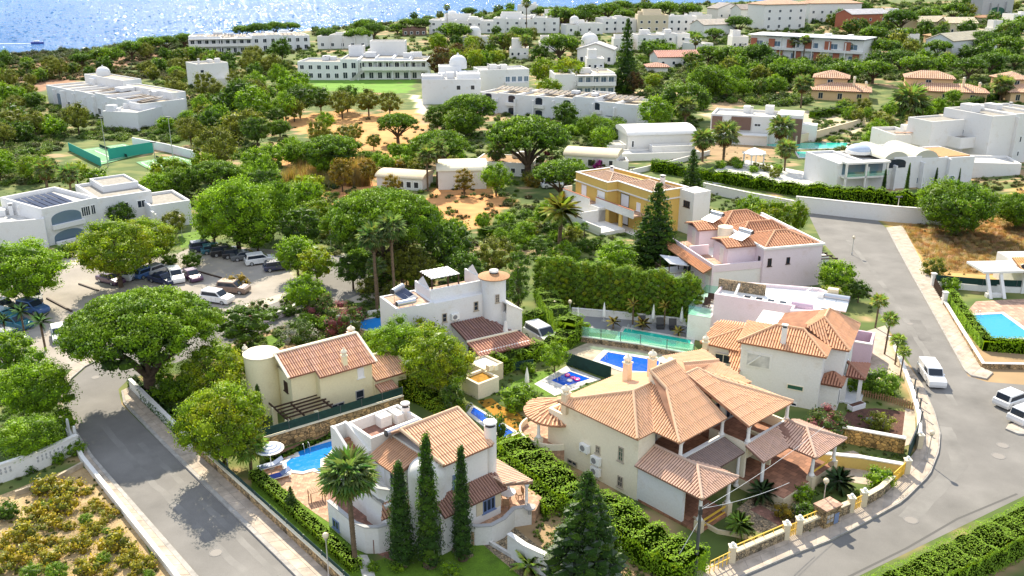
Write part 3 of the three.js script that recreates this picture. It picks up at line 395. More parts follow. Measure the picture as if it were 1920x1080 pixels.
// ---------- white villa with the three cypresses ----------
{
  const o = house('white villa with a dome, outside stair and beige tiled roofs behind three cypresses', 'villa', -4.3, 50.5, 41), t = { col: [.86, .54, .34], vary: .15, w: .21, r: .078 };
  mb().prism([[-.3, .25], [3.75, .25], [3.75, 5.6], [-.3, 5.6]], -.3, 5.95).quad([[3.75, 5.95, .25], [3.75, 7.05, 3.75], [3.75, 5.95, 5.6]]).bx(-1.9, -.3, -.3, 4.95, 2.4, 5.6).make('wall', M.white, o);
  flatBlock(o, R4(-1.9, 2.3, 5.6, 8.6), -.3, 6.15, M.white, { par: .85, th: .2, deck: M.patioD, name: 'terrace_wall' });
  roof(o, [[[-.15, 5.95, -.1], [3.95, 5.95, -.1], [4.0, 7.15, 3.75], [-.75, 7.15, 3.75]], [[-.75, 7.15, 3.75], [4.0, 7.15, 3.75], [4, 5.9, 5.8], [-.75, 5.9, 5.8]]], { caps: [[[-.75, 7.15, 3.75], [4, 7.15, 3.75]], [[-.15, 5.95, -.1], [-.75, 7.15, 3.75]], [[3.95, 5.95, -.1], [4, 7.15, 3.75]]], ...t });
  roof(o, [[[-2.15, 4.95, 2.2], [-.28, 5.75, 2.2], [-.28, 5.75, 5.6], [-2.15, 4.95, 5.6]]], { ...t, col: [.62, .36, .22] });
  // stair down from the roof terrace between two sloping walls
  const prof = (a, y) => mb().slab([[a - .11, 6.25, 8.9], [a + .11, 6.25, 8.9], [a + .11, y[0], y[1]], [a - .11, y[0], y[1]]], .01);
  for (const [a, b1, yb, nmn] of [[-3.0, 4.4, 3.9, 'stair_wall'], [-1.98, 5.7, 5.2, 'stair_wall']]) { const s = new THREE.Shape([[8.8, -.3], [8.8, 6.2], [8.3, 6.2], [b1, yb], [b1, -.3]].map(([b, y]) => new THREE.Vector2(-b, y))); const g = new THREE.ExtrudeGeometry(s, { depth: .2, bevelEnabled: false }); g.rotateY(-Math.PI / 2); g.translate(a + .1, 0, 0); const m = mb(); g.computeVertexNormals(); m.add(g); m.make(nmn, M.white, o); }
  mb().bx(-3, -1.9, -.3, 6.15, 8.62, 8.82).make('wall', M.white, o);
  for (let i = 0; i < 13; i++) mb().bx(-2.88, -2.1, 0, 5.3 - i * .165, 7.9 - i * .27, 8.18 - i * .27).make('step', i % 2 ? M.woodL : M.terra, o);
  // dome room
  mb().cyl(-.55, 1.15, -.3, 5.05, 1.25, 1.25, 32).make('round_wall', M.white, o); mb().sph(-.55, 5.05, 1.15, 1.26, 1.12, 30, true).make('dome', M.white, o);
  win(o, 'a+', 3.75, 2.2, 4, .5, .9); win(o, 'b-', .25, 1.0, 3.75, .42, .95, { fm: M.frameB, gm: M.frameB });
  roundChimney(o, 4.25, .55, 0, 7.35, .42); roundChimney(o, 2.2, 7.5, 4, 6.75, .3);
  // ground floor in front with its tiled lean-to
  mb().bx(-1, 4.0, -.3, 2.95, -.8, .25).make('wall', M.white, o);
  roof(o, [[[-.9, 2.95, -1.1], [4.35, 2.95, -1.1], [4.35, 3.65, .25], [-.9, 3.65, .25]]], { ...t, col: [.36, .20, .15] });
  win(o, 'b-', -.8, 2.95, 1.65, 1.05, .95, { fm: M.frameB, bars: [2, 0], shut: M.sand }); door(o, 'b-', -.8, .4, 0, .9, 2, M.cool);
  // porch on the sunny side
  roof(o, [[[3.85, 3.5, -1.2], [6.05, 3.05, -1.75], [6.05, 3.05, 2.2], [3.85, 3.5, 2.2]]], { ...t, col: [.68, .48, .34], th: .18 });
  for (const b of [-1.5, .4, 1.9]) column(o, 5.7, b, 1, 2.92, .11);
  mb().prism([[1.1, -.8], [1.2, -1.3], [2.2, -1.95], [3.3, -1.9], [4.6, -1.45], [6, -2.1], [7.4, -1.2], [7.6, 2.3], [3.8, 2.3], [3.8, -.8]], -.3, 1).make('terrace_floor', M.patio, o);
  curb(o, [[1.15, -.9], [1.35, -1.35], [2.2, -1.95], [3.3, -1.92], [4.6, -1.45], [5.7, -2.0]], .16, -.3, 1.42, M.white); curb(o, [[1.15, -.9], [1.35, -1.35], [2.2, -1.95], [3.3, -1.92], [4.6, -1.45], [5.7, -2.0]], .3, 1.422, 1.5, M.grey, 'coping');
  // lower terraces on the palm side
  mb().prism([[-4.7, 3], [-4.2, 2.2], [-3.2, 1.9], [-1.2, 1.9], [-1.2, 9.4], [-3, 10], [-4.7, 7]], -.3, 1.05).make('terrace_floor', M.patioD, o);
  curb(o, [[-4.75, 6.8], [-4.75, 3.4], [-4.5, 2.6], [-3.9, 2.05], [-3.2, 1.85]], .16, -.3, 1.95, M.white); curb(o, [[-4.75, 6.8], [-4.75, 3.4], [-4.5, 2.6], [-3.9, 2.05], [-3.2, 1.85]], .28, 1.952, 2.03, M.grey, 'coping');
  const ar = new THREE.Shape([[-3.3, 0], [-1.1, 0], [-1.1, 3.3], [-3.3, 3.3]].map(([x, y]) => new THREE.Vector2(x, y))); const hole = new THREE.Path(); hole.moveTo(-2.95, .3); hole.lineTo(-2.95, 1.9); hole.absarc(-2.2, 1.9, .75, Math.PI, 0, true); hole.lineTo(-1.45, .3); hole.lineTo(-2.95, .3); ar.holes.push(hole); mb().add(new THREE.ExtrudeGeometry(ar, { depth: .25, bevelEnabled: false }).translate(0, 0, -2.2)).make('arch', M.white, o);
  mb().bx(-3.3, -3.05, 1.05, 3.3, 2.2, 4.4).bx(-3.3, -1.9, 3.1, 3.3, 2.2, 8).make('wall', M.white, o);
  roof(o, [[[-3.9, 2.75, 1.6], [-1, 2.75, 1.6], [-1, 3.35, 2.3], [-3.3, 3.35, 2.3]]], { ...t, col: [.50, .27, .17] });
  curb(o, [[-3.1, 5.4], [-3.1, 3], [-2.7, 2.4], [-1.6, 2.25]], .14, 3.3, 4.05, M.white); curb(o, [[-3.1, 5.4], [-3.1, 3], [-2.7, 2.4], [-1.6, 2.25]], .26, 4.052, 4.12, M.grey, 'coping');
  win(o, 'a-', -1.9, 3.0, 3.32, .9, 1.45, { name: 'glazed_door' }); win(o, 'a-', -1.9, 4.4, 3.32, .7, 1.45, { gm: M.curtain });
  win(o, 'a-', -4.83, 5.8, .3, .8, .7, { fm: M.frameB }); mb().bx(-.2, .5, 0, .14, -2.2, -.8).bx(-.05, .35, .142, .28, -1.5, -.8).make('step', M.stoneG, o);
  solar(o, .3, 5.1, 5.9, 'long silver solar tank behind the beige ridge of the white villa', { panel: false, w: 2.6 });
  mb().bx(.2, 1.1, 5.33, 6.1, 7.6, 8.35).bx(1.3, 1.9, 5.33, 6.1, 7.2, 8.35).make('barbecue', M.white, o);
}
// ---------- cream house with the round tower ----------
{
  const o = house('cream house with a round tower and red brown tiled roof behind the green screen fence', 'house', -16, 64.5, 37), t = { col: [.68, .39, .26], vary: .4, w: .21, r: .078 };
  mb().prism([[0, 3.45], [2.15, 3.45], [2.15, 2.65], [7, 2.65], [7, 8.2], [0, 8.2]], -.4, 4.02).quad([[0, 4.3, 3.4], [0, 5.35, 5.7], [0, 4.3, 8.2]]).quad([[7, 4.3, 2.6], [7, 5.4, 5.7], [7, 4.3, 8.2]]).make('wall', M.cream, o);
  roof(o, [[[-.3, 4.25, 3.15], [2.0, 4.25, 3.15], [2.0, 5.45, 5.7], [-.3, 5.45, 5.7]], [[2.0, 3.95, 2.3], [7.25, 3.95, 2.3], [7.25, 5.45, 5.7], [2.0, 5.45, 5.7]], [[-.3, 5.45, 5.7], [7.25, 5.45, 5.7], [7.25, 4.2, 8.5], [-.3, 4.2, 8.5]]], t);
  mb().bar([-.32, 4.27, 3.1], [-.32, 5.5, 5.7], .22, .14).bar([7.27, 3.97, 2.25], [7.27, 5.5, 5.7], .22, .14).bar([-.3, 5.52, 5.75], [7.3, 5.52, 5.75], .3, .12).make('verge', M.ivory, o);
  mb().cyl(-.9, 7.2, -.4, 5.2, 1.42, 1.42, 40).make('tower', M.cream, o); mb().lathe(-.9, 7.2, [[0, 5.26], [1.3, 5.26], [1.5, 5.25], [1.5, 5.16], [1.4, 5.15]], 40).make('tower_roof', M.ivory, o);
  mb().bx(7, 10.2, -.4, 2.35, 2.4, 6.6).quad([[10.2, 2.35, 2.4], [10.2, 3.2, 5], [10.2, 2.35, 6.6]]).make('wall', M.cream, o);
  roof(o, [[[7.0, 2.3, 2.1], [10.45, 2.3, 2.1], [10.45, 3.28, 5], [7.0, 3.28, 5]], [[7, 3.28, 5], [10.45, 3.28, 5], [10.45, 2.5, 6.9], [7, 2.5, 6.9]]], { ...t, col: [.66, .40, .26] }); mb().bar([10.47, 2.32, 2.05], [10.47, 3.33, 5], .2, .12).bar([7, 3.34, 5.05], [10.5, 3.34, 5.05], .26, .1).make('verge', M.ivory, o);
  mb().bx(7.2, 8.6, -.4, 1.5, 1.5, 2.4).make('wall', M.cream, o); roof(o, [[[7.05, 1.5, 1.3], [8.75, 1.5, 1.3], [8.75, 1.8, 2.4], [7.05, 1.8, 2.4]]], t);
  stoneChimney(o, 4.6, 2.9, 3.9, 5.75, .4, M.cream); stoneChimney(o, 7.6, 7.4, 3, 5.6, .55, M.ivory); stoneChimney(o, -1.7, 8.7, 3, 5.7, .35, M.ivory);
  win(o, 'b-', 2.65, 5.9, 2.7, .62, .95, { gm: M.curtain, bars: [0, 0] }); win(o, 'b-', 2.65, 5.7, .2, .8, 1.4, { bars: [0, 1], fm: M.grey }); win(o, 'b-', 2.65, 3.6, -.1, 1.2, 1.1, { fm: M.grey, bars: [1, 0] }); win(o, 'a-', 0, 4.6, 2.4, .7, .9, { fm: M.wood, gm: M.wood, name: 'shuttered_window' });
  // pergola of dark beams on pillars
  for (let i = 0; i < 5; i++) mb().bar([-1.7, 1.95 - .02 * i, 1.0 + i * .62], [2.4, 1.95 - .02 * i, 1.0 + i * .62], .09, .12).make('pergola_beam', M.wood, o); for (const [a, y, b] of [[-1.6, 1.84, 4.6], [-.2, 1.835, 3.4], [2.2, 1.83, 2.6]]) mb().bar([a, y - .06, .8], [a, y - .06, b], .1, .14).make('pergola_rafter', M.wood, o);
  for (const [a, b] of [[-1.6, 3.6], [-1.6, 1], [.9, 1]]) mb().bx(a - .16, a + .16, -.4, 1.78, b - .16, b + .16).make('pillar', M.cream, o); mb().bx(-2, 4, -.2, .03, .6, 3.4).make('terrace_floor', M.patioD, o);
}
// ---------- the two cream terraced villas ----------
const TL = { col: [.86, .52, .31], vary: .15, w: .21, r: .078 };
{
  const o = house('cream terraced villa with three ornate stone chimneys and a long shaded side wall', 'villa', 8.8, 55.6, 42);
  mb().prism([[0, 0], [1.8, 0], [1.8, 1.6], [6.95, 1.6], [6.95, 7.5], [0, 7.5]], -.4, 5.1).quad([[4.05, 7, 1.0], [4.05, 7.85, 2.6], [4.05, 6.9, 2.6]]).bx(4.05, 6.95, 5.1, 7.8, 2.55, 2.7).make('wall', M.ivory, o);
  mb().bx(0, 2.2, -.4, 3.35, 7.5, 9.0).make('wall', M.ivory, o); flatBlock(o, R4(.02, 3, 7.5, 9), 3.352, 3.9, M.ivory, { par: .5, deck: M.orange });
  const E = [-.35, 5.1, 7.7], Q = [-.35, 5.1, -.15], mid = [1.4, 5.1, -.15], Cc = [1.4, 5.1, -2.4], T = [4.05, 7, 1.0], Vv = [4.05, 7, 2.45], P = [2.1, 7, 2.45];
  roof(o, [[E, Q, P], [Q, mid, Vv, P], [mid, Cc, T, Vv], [Cc, [6.95, 5.1, -2.4], [6.95, 7.92, 2.6], [4.05, 7.92, 2.6], T], [E, P, Vv, [6.95, 7, 2.45], [6.95, 5.1, 7.7]]], { caps: [[Q, P], [Cc, T], [P, Vv], [E, P], [T, [4.05, 7.92, 2.6]], [[4.05, 7.92, 2.6], [6.95, 7.92, 2.6]]], ...TL });
  stoneChimney(o, -.05, 7.1, 4.2, 6.6, .5); stoneChimney(o, 4.6, 5.2, 5, 8.3, .5); stoneChimney(o, 5.9, 3.9, 5.4, 8.7, .5);
  mb().bx(1.8, 6.95, 2.5, 2.75, -2.2, 1.6).make('balcony_floor', M.terra, o); mb().bx(1.75, 1.95, 2.4, 3.6, -2.3, 0).bx(1.95, 6.95, 2.4, 3.6, -2.3, -2.12).make('parapet', M.ivory, o); mb().bx(1.68, 2.02, 3.602, 3.68, -2.36, 0).bx(2.02, 6.95, 3.602, 3.68, -2.37, -2.05).make('parapet_cap', M.white, o);
  column(o, 1.9, -2.18, 3.68, 5.02); column(o, 6.7, -2.18, 3.68, 5.02); win(o, 'b-', 1.6, 3.3, 2.78, 1.3, 1.9, { fm: M.grey, name: 'glazed_door' }); win(o, 'b-', 1.6, 5.5, 2.78, 1.3, 1.9, { fm: M.grey, name: 'glazed_door' });
  win(o, 'a-', 0, 1.55, 2.5, .5, 1.15, { fm: M.frameS, gm: M.shutter, bars: [1, 2], t: .09 }); win(o, 'a-', 0, 3.75, 2.2, .42, .62, { fm: M.frameS, bars: [1, 1], t: .08 }); win(o, 'a-', 0, 1.5, .4, .5, .9, { fm: M.frameS, bars: [1, 1], t: .08 }); win(o, 'a-', 0, 6.3, .1, 1.0, .4, { fm: M.frameS, bars: [1, 0], t: .08, sill: false });
  acUnit(o, 'a-', 0, 4.9, 1.9, 'upper left air conditioner on the shaded cream wall'); acUnit(o, 'a-', 0, 3.75, 1.35, 'air conditioner under the small window of the cream wall'); acUnit(o, 'a-', 0, 3.75, .45, 'lowest air conditioner on the cream wall above the hedge');
  // porch
  mb().bx(.05, .3, -.4, 3.0, -4.0, 0).bx(.3, 6.95, -.4, 2.5, -.2, 0).make('porch_wall', M.cool, o); mb().bx(.302, .32, 0, 2.6, -4.0, -.2).bx(.32, 6.9, 0, 2.45, -.23, -.203).make('inner_wall', M.yellow, o); win(o, 'b-', -.23, 2.2, .25, 1.1, 1.9, { fm: M.grey, name: 'glazed_door' });
  roof(o, [[[-.35, 3, 0], [-.35, 3, -5.8], [1.7, 3.8, -3.8], [1.7, 3.8, 0]], [[-.35, 3, -5.8], [3.7, 3, -5.8], [1.7, 3.8, -3.8]], [[3.7, 3, -5.8], [3.7, 3, -4.0], [1.7, 3.8, -2.4], [1.7, 3.8, -3.8]]], { caps: [[[-.35, 3, -5.8], [1.7, 3.8, -3.8]], [[3.7, 3, -5.8], [1.7, 3.8, -3.8]], [[1.7, 3.8, -3.8], [1.7, 3.8, -.1]]], ...TL, col: [.66, .43, .31] });
  roof(o, [[[3.7, 3.0, -4.1], [6.9, 3.0, -4.1], [6.9, 3.5, -2.32], [2.2, 3.5, -2.32]]], { ...TL, col: [.30, .22, .19] });
  column(o, .25, -5.3, .9, 2.95); column(o, 3.4, -5.3, .9, 2.95); column(o, 6.6, -3.85, .2, 2.92); mb().bx(0, .5, -.4, .9, -5.55, -5.05).bx(3.15, 3.65, -.4, .9, -5.55, -5.05).make('pillar_base', M.sand, o);
  mb().bx(0, 3.6, -.4, .2, -5.5, -.2).make('porch_floor', M.terra, o); mb().bx(.5, 3.15, .65, .75, -5.37, -5.27).bx(.5, 3.15, .2, .3, -5.35, -5.29).make('porch_rail', M.yellowM, o);
  // round terrace at the far end under a conical tiled roof
  mb().cyl(1.2, 9.6, -.4, 1.0, 2.7, 2.7, 40).make('terrace_floor', M.patio, o); curb(o, arc(1.2, 9.6, 2.65, Math.PI * .55, Math.PI * 1.42, 20), .14, 1.0, 1.5, M.ivory);
  { const fc = [], N = 11; for (let i = 0; i < N; i++) { const q = arc(1.3, 9.3, 2.6, Math.PI * .5, Math.PI * 1.45, N); fc.push([[q[i][0], 3.15, q[i][1]], [q[i + 1][0], 3.15, q[i + 1][1]], [2.2, 4.1, 9]]); } roof(o, fc, { ...TL, th: .16, w: .3 }); }
  column(o, -1.0, 9.0, 1.7, 3.1); mb().bx(-1.25, -.75, 1, 1.7, 8.75, 9.25).make('pillar_base', M.ivory, o);
}
{
  const o = house('cream terraced villa with stepped tiled roof and corner balcony beside the yellow ramp wall', 'villa', 14, 60.28, 42);
  mb().prism([[0, 0], [5.3, 0], [5.3, 4.4], [0, 4.4]], -.4, 5.25).bx(0, .2, -.4, 2.55, -4.1, 0).quad([[.02, 5.25, -.1], [.02, 6.85, 1.7], [.02, 5.25, 4.4]]).bx(0, .2, 2.55, 3.6, -4.1, -.9).make('wall', M.ivory, o);
  roof(o, [[[-.25, 5.2, -4.3], [5.5, 5.2, -4.3], [1.7, 6.75, -.1], [1.2, 7.25, 1.4], [-.25, 7.25, 1.4]], [[5.5, 5.2, -4.3], [5.5, 5.2, -.6], [1.2, 7.25, 1.4], [1.7, 6.75, -.1]]], { caps: [[[5.5, 5.2, -4.3], [1.7, 6.75, -.1]], [[1.7, 6.75, -.1], [1.2, 7.25, 1.4]], [[-.25, 7.25, 1.4], [1.2, 7.25, 1.4]]], ...TL });
  roof(o, [[[1.0, 6.0, .2], [5.6, 5.4, -.5], [5.6, 6.2, 2.6], [1.2, 7.2, 2.8]], [[-.25, 7.2, 1.4], [1.2, 7.2, 2.8], [5.6, 6.2, 2.6], [5.6, 5.3, 4.6], [-.25, 5.3, 4.6]]], { caps: [[[1.2, 7.2, 2.8], [5.6, 6.2, 2.6]]], ...TL });
  roundChimney(o, .2, 3.6, 5.5, 7.6, .55, M.white);
  mb().bx(.2, 5.3, 2.5, 2.75, -4.0, 0).make('balcony_floor', M.terra, o); mb().bx(.2, 5.4, 2.4, 3.6, -4.15, -3.98).bx(5.22, 5.4, 2.4, 3.6, -3.98, 0).make('parapet', M.ivory, o); mb().bx(0, 5.46, 3.602, 3.68, -4.2, -3.92).make('parapet_cap', M.white, o);
  column(o, .25, -4.05, 3.68, 5.12); column(o, 5.25, -4.05, 3.68, 5.12); win(o, 'b-', 0, 1.8, 2.78, 1.3, 1.9, { fm: M.grey, name: 'glazed_door' }); win(o, 'b-', 0, 3.9, 2.78, 1.2, 1.9, { fm: M.grey, name: 'glazed_door' });
  mb().bx(-.2, 6.5, -.4, .8, -7.6, 0).make('plinth', M.sand, o); mb().bx(-.15, 6.45, .802, .83, -7.55, -.4).make('porch_floor', M.terra, o); mb().bx(.2, 3.1, .8, 2.5, -2.4, -2.2).bx(2.9, 3.1, .8, 3.0, -4.4, -2.2).bx(3.1, 5.3, .8, 2.6, -.4, -.2).make('porch_wall', M.cream, o); win(o, 'b-', -2.4, 1.5, .85, 1.4, 1.6, { fm: M.grey, name: 'glazed_door' }); win(o, 'a+', 3.1, -3.3, .85, .9, 1.6, { fm: M.yellowM, name: 'glazed_door' });
  roof(o, [[[-.3, 3.0, -5.8], [2.9, 3.0, -5.8], [3.9, 3.7, -4.16], [-.2, 3.6, -4.16]], [[2.9, 3.0, -5.8], [2.9, 3.0, -8], [5, 3.8, -5.9], [5, 3.8, -4.2], [3.9, 3.7, -4.16]], [[2.9, 3, -8], [7.1, 3, -8], [5, 3.8, -5.9]], [[7.1, 3, -8], [7.1, 3, -4], [5, 3.8, -4.2], [5, 3.8, -5.9]]], { caps: [[[2.9, 3, -8], [5, 3.8, -5.9]], [[7.1, 3, -8], [5, 3.8, -5.9]], [[5, 3.8, -5.9], [5, 3.8, -4.2]]], ...TL, col: [.66, .43, .32] });
  column(o, .2, -5.5, .8, 2.9); column(o, 3.4, -7.55, 1.2, 2.95); column(o, 6.5, -7.5, 1.2, 2.95); mb().bx(3.15, 3.65, -.4, 1.2, -7.8, -7.3).bx(6.25, 6.75, -.4, 1.2, -7.75, -7.25).make('pillar_base', M.sand, o); mb().bx(3.6, 6.3, 1.35, 1.45, -7.55, -7.45).make('porch_rail', M.yellowM, o);
}
// ---------- white house with orange roofs ----------
{
  const o = house('white house with bright orange tiled hip roofs and a small tiled porch', 'house', 25.4, 68.6, -27), t = { col: [.78, .43, .24], vary: .18, w: .23, r: .082 };
  mb().prism([[-6.6, .9], [.2, .9], [.2, 3.1], [1.7, 3.1], [1.7, 9.3], [-6.6, 9.3]], -.4, 5.15).make('wall', M.white, o);
  const a = [-6.9, 5.15, .55], b = [.5, 5.15, .55], c = [.5, 5.15, 2.9], d = [-4.2, 6.35, 2.9], e = [-1.85, 6.35, 2.9];
  roof(o, [[a, b, e, d], [b, c, e], [a, d, [-6.9, 5.9, 4]], [d, e, [-1.85, 6.35, 4.4], [-4.2, 6.35, 4.4]]], { caps: [[a, d], [b, e], [d, e]], ...t });
  roof(o, [[[.5, 5.15, 2.85], [2.0, 5.15, 2.85], [-.6, 6.75, 5.4], [-1.85, 6.3, 3.9]], [[2.0, 5.15, 2.85], [2.0, 5.15, 9.6], [-.6, 6.8, 7.8], [-.6, 6.8, 5.4]], [[-1.85, 6.2, 3.6], [-.6, 6.8, 5.4], [-.6, 6.8, 7.8], [-4.5, 5.5, 8.5], [-4.5, 5.5, 4.5]]], { caps: [[[2.0, 5.15, 2.85], [-.6, 6.8, 5.4]], [[-.6, 6.8, 5.4], [-.6, 6.8, 7.8]], [[2, 5.15, 9.6], [-.6, 6.8, 7.8]]], ...t });
  chimney(o, -3.2, 1.25, 5.2, 7.2, .42);
  mb().bx(-6.2, -3.9, 2.9, 4.3, .84, .9).make('loggia_wall', M.white, o); mb().bx(-6.0, -4.1, 3.05, 4.15, .82, .838).make('loggia_opening', M.deck, o); mb().bar([-5.9, 3.1, .8], [-4.9, 4.1, .8], .12).make('loggia_stay', M.white, o);
  win(o, 'b-', .9, -1.75, 1.5, 1.4, .5, { gm: M.shutter, fm: M.ivory, bars: [0, 0], sill: false }); win(o, 'b-', .9, -1.7, 0, .5, .35, { bars: [0, 0], sill: false }); win(o, 'a+', 1.7, 5.5, 3.2, .5, 1.2);
  mb().bx(.2, 1.7, -.4, 2.45, 1.7, 3.1).make('wall', M.white, o); roof(o, [[[-.0, 2.4, 1.35], [1.95, 2.4, 1.35], [.95, 3.0, 3.1]], [[1.95, 2.4, 1.35], [1.95, 2.4, 3.6], [.95, 3.0, 3.1]], [[0, 2.4, 1.35], [.95, 3, 3.1], [0, 2.4, 3.1]]], { ...t, col: [.42, .20, .12], w: .24 }); fbox(mb(), 'a+', 1.7, 2.0, 2.3, .5, 1.7, 0, .03).make('window', M.glass, o);
  roof(o, [[[1.9, 2.6, 3.4], [3.5, 2.6, 3.4], [1.9, 3.2, 5.1]], [[3.5, 2.6, 3.4], [3.5, 2.6, 7.2], [1.7, 3.2, 5.1]]], { ...t, col: [.42, .20, .13], caps: [[[3.5, 2.6, 3.4], [1.8, 3.2, 5.1]]], w: .24 });
  mb().bx(3.0, 3.3, 0, 2.55, 3.6, 3.9).bx(1.7, 2.1, 0, 2.5, 3.5, 3.8).bx(3.0, 3.3, 0, 2.55, 6.6, 6.9).make('pillar', M.white, o); mb().bx(1.7, 3.4, -.3, .16, 3.4, 7).make('porch_floor', M.cool, o); door(o, 'a+', 1.7, 4.6, .16, .9, 2, M.frameB);
  solar(o, -.3, 8.3, 6.5, 'pale solar panel with tank on the orange ridge', { panel: 'white', tilt: .25, w: 2.2 });
  // lower wing towards the pool
  mb().prism([[-10.4, 3.6], [-7, 3.2], [-6.6, 3.2], [-6.6, 9], [-10.4, 9]], -.4, 3.4).make('wall', M.white, o);
  roof(o, [[[-10.8, 3.35, 3.1], [-7.2, 3.35, 2.7], [-7.3, 4.3, 6.6]], [[-10.8, 3.35, 3.1], [-7.3, 4.3, 6.6], [-10.4, 4.1, 6.8]], [[-10.4, 4.1, 6.8], [-7.3, 4.3, 6.6], [-6.6, 3.6, 9.2], [-10.4, 3.4, 9.2]]], { caps: [[[-10.8, 3.35, 3.1], [-7.3, 4.3, 6.6]]], ...t });
  win(o, 'b-', 3.2, -8.6, 1.7, 1.6, .9, { fm: M.ivory, bars: [1, 0] }); mb().bx(-10.6, -9.9, -.3, 2.9, 2.2, 2.9).make('pillar', M.orange, o); stoneChimney(o, -10.2, 2.7, 2.9, 4.4, .45); roof(o, [[[-7.2, 2.2, .3], [-6.5, 2.2, .3], [-6.5, 3.3, 3.2], [-8.2, 3.3, 3.2]]], t);
}
// ---------- white flat roofed house ----------
{
  const o = house('white flat roofed house with four skylights and a glass railed terrace', 'house', 17.8, 85, -26);
  flatBlock(o, [[2.2, .9], [9.8, .9], [9.8, -.5], [13.8, 1.3], [13.8, 5.6], [11.3, 7.3], [2.2, 5.4]], -.4, 4.95, M.pinkw, { par: .35, deck: M.whiteM });
  mb().bx(2.0, 6.7, 4.62, 5.75, 3.3, 3.5).make('stone_screen', M.stoneG, o); mb().slab([[4.0, 4.75, 1.0], [4.2, 4.75, 1.0], [4.2, 5.6, 3.3], [4.0, 5.6, 3.3]], .3).make('fin', M.white, o);
  for (let i = 0; i < 4; i++) { const s = mb().bx(4.9 + i * 1.15, 5.7 + i * 1.15, 4.63, 4.85, 1.35, 2.05).make('skylight', M.white, o); mb().bx(5.0 + i * 1.15, 5.6 + i * 1.15, 4.853, 4.88, 1.45, 1.95).make('pane', M.glass, s); }
  mb().rod([9.6, 4.85, 1.6], [11.6, 4.85, 1.5], .35, .35, 16).make('vent_hood', M.mauve, o); mb().bar([9.2, 4.7, 1.5], [11, 6, 4], .05).bar([11, 6, 4], [11.4, 4.6, 3.4], .05).make('mast_stay', M.metal, o);
  mb().bx(11.4, 13.4, 4.62, 5.1, 5.0, 5.6).make('bench', M.white, o); mb().bx(12.3, 13.3, 4.62, 5.5, 5.7, 6.4).make('roof_box', M.sand, o);
  mb().bx(-.1, 2.2, -.4, 2.6, .1, 7).make('wall', M.white, o); mb().bx(-.1, 2.2, 2.602, 2.65, .1, 7).make('terrace_floor', M.deck, o); mb().bx(-.1, -.07, 2.66, 3.6, .1, 7).bx(-.07, 2.2, 2.66, 3.6, .1, .13).bx(-.07, 2.2, 2.66, 3.6, 6.95, 6.98).make('glass_railing', glassRail, o);
  mb().bx(13.8, 17.3, -.4, 2.2, 1.0, 1.25).bx(13.8, 17.3, -.4, 2.2, 4.2, 4.45).bx(17.05, 17.3, -.4, 2.2, 1.25, 4.2).make('yard_wall', M.mauve, o); mb().bx(13.8, 17.35, 2.202, 2.3, .95, 1.3).make('yard_coping', M.white, o);
  for (const b of [3, 4.4]) { const q = onHouse(o, 1.0, b), ch = thing('terrace_chair', b < 4 ? 'dark lounge chair on the glass railed terrace, nearer the road' : 'dark lounge chair on the glass railed terrace, nearer the pink house', 'chair', q.X, q.F, q.turn, o.position.y + 2.65); mb().bx(-.35, .35, .25, .33, -.3, .3).make('seat', M.wood, ch); mb().slab([[-.35, .33, .3], [.35, .33, .3], [.35, .85, .55], [-.35, .85, .55]], .06).make('backrest', M.wood, ch); for (const [x, y] of [[-.3, -.25], [.3, -.25], [-.3, .25], [.3, .25]]) mb().bx(x - .03, x + .03, 0, .25, y - .03, y + .03).make('leg', M.wood, ch); }
}
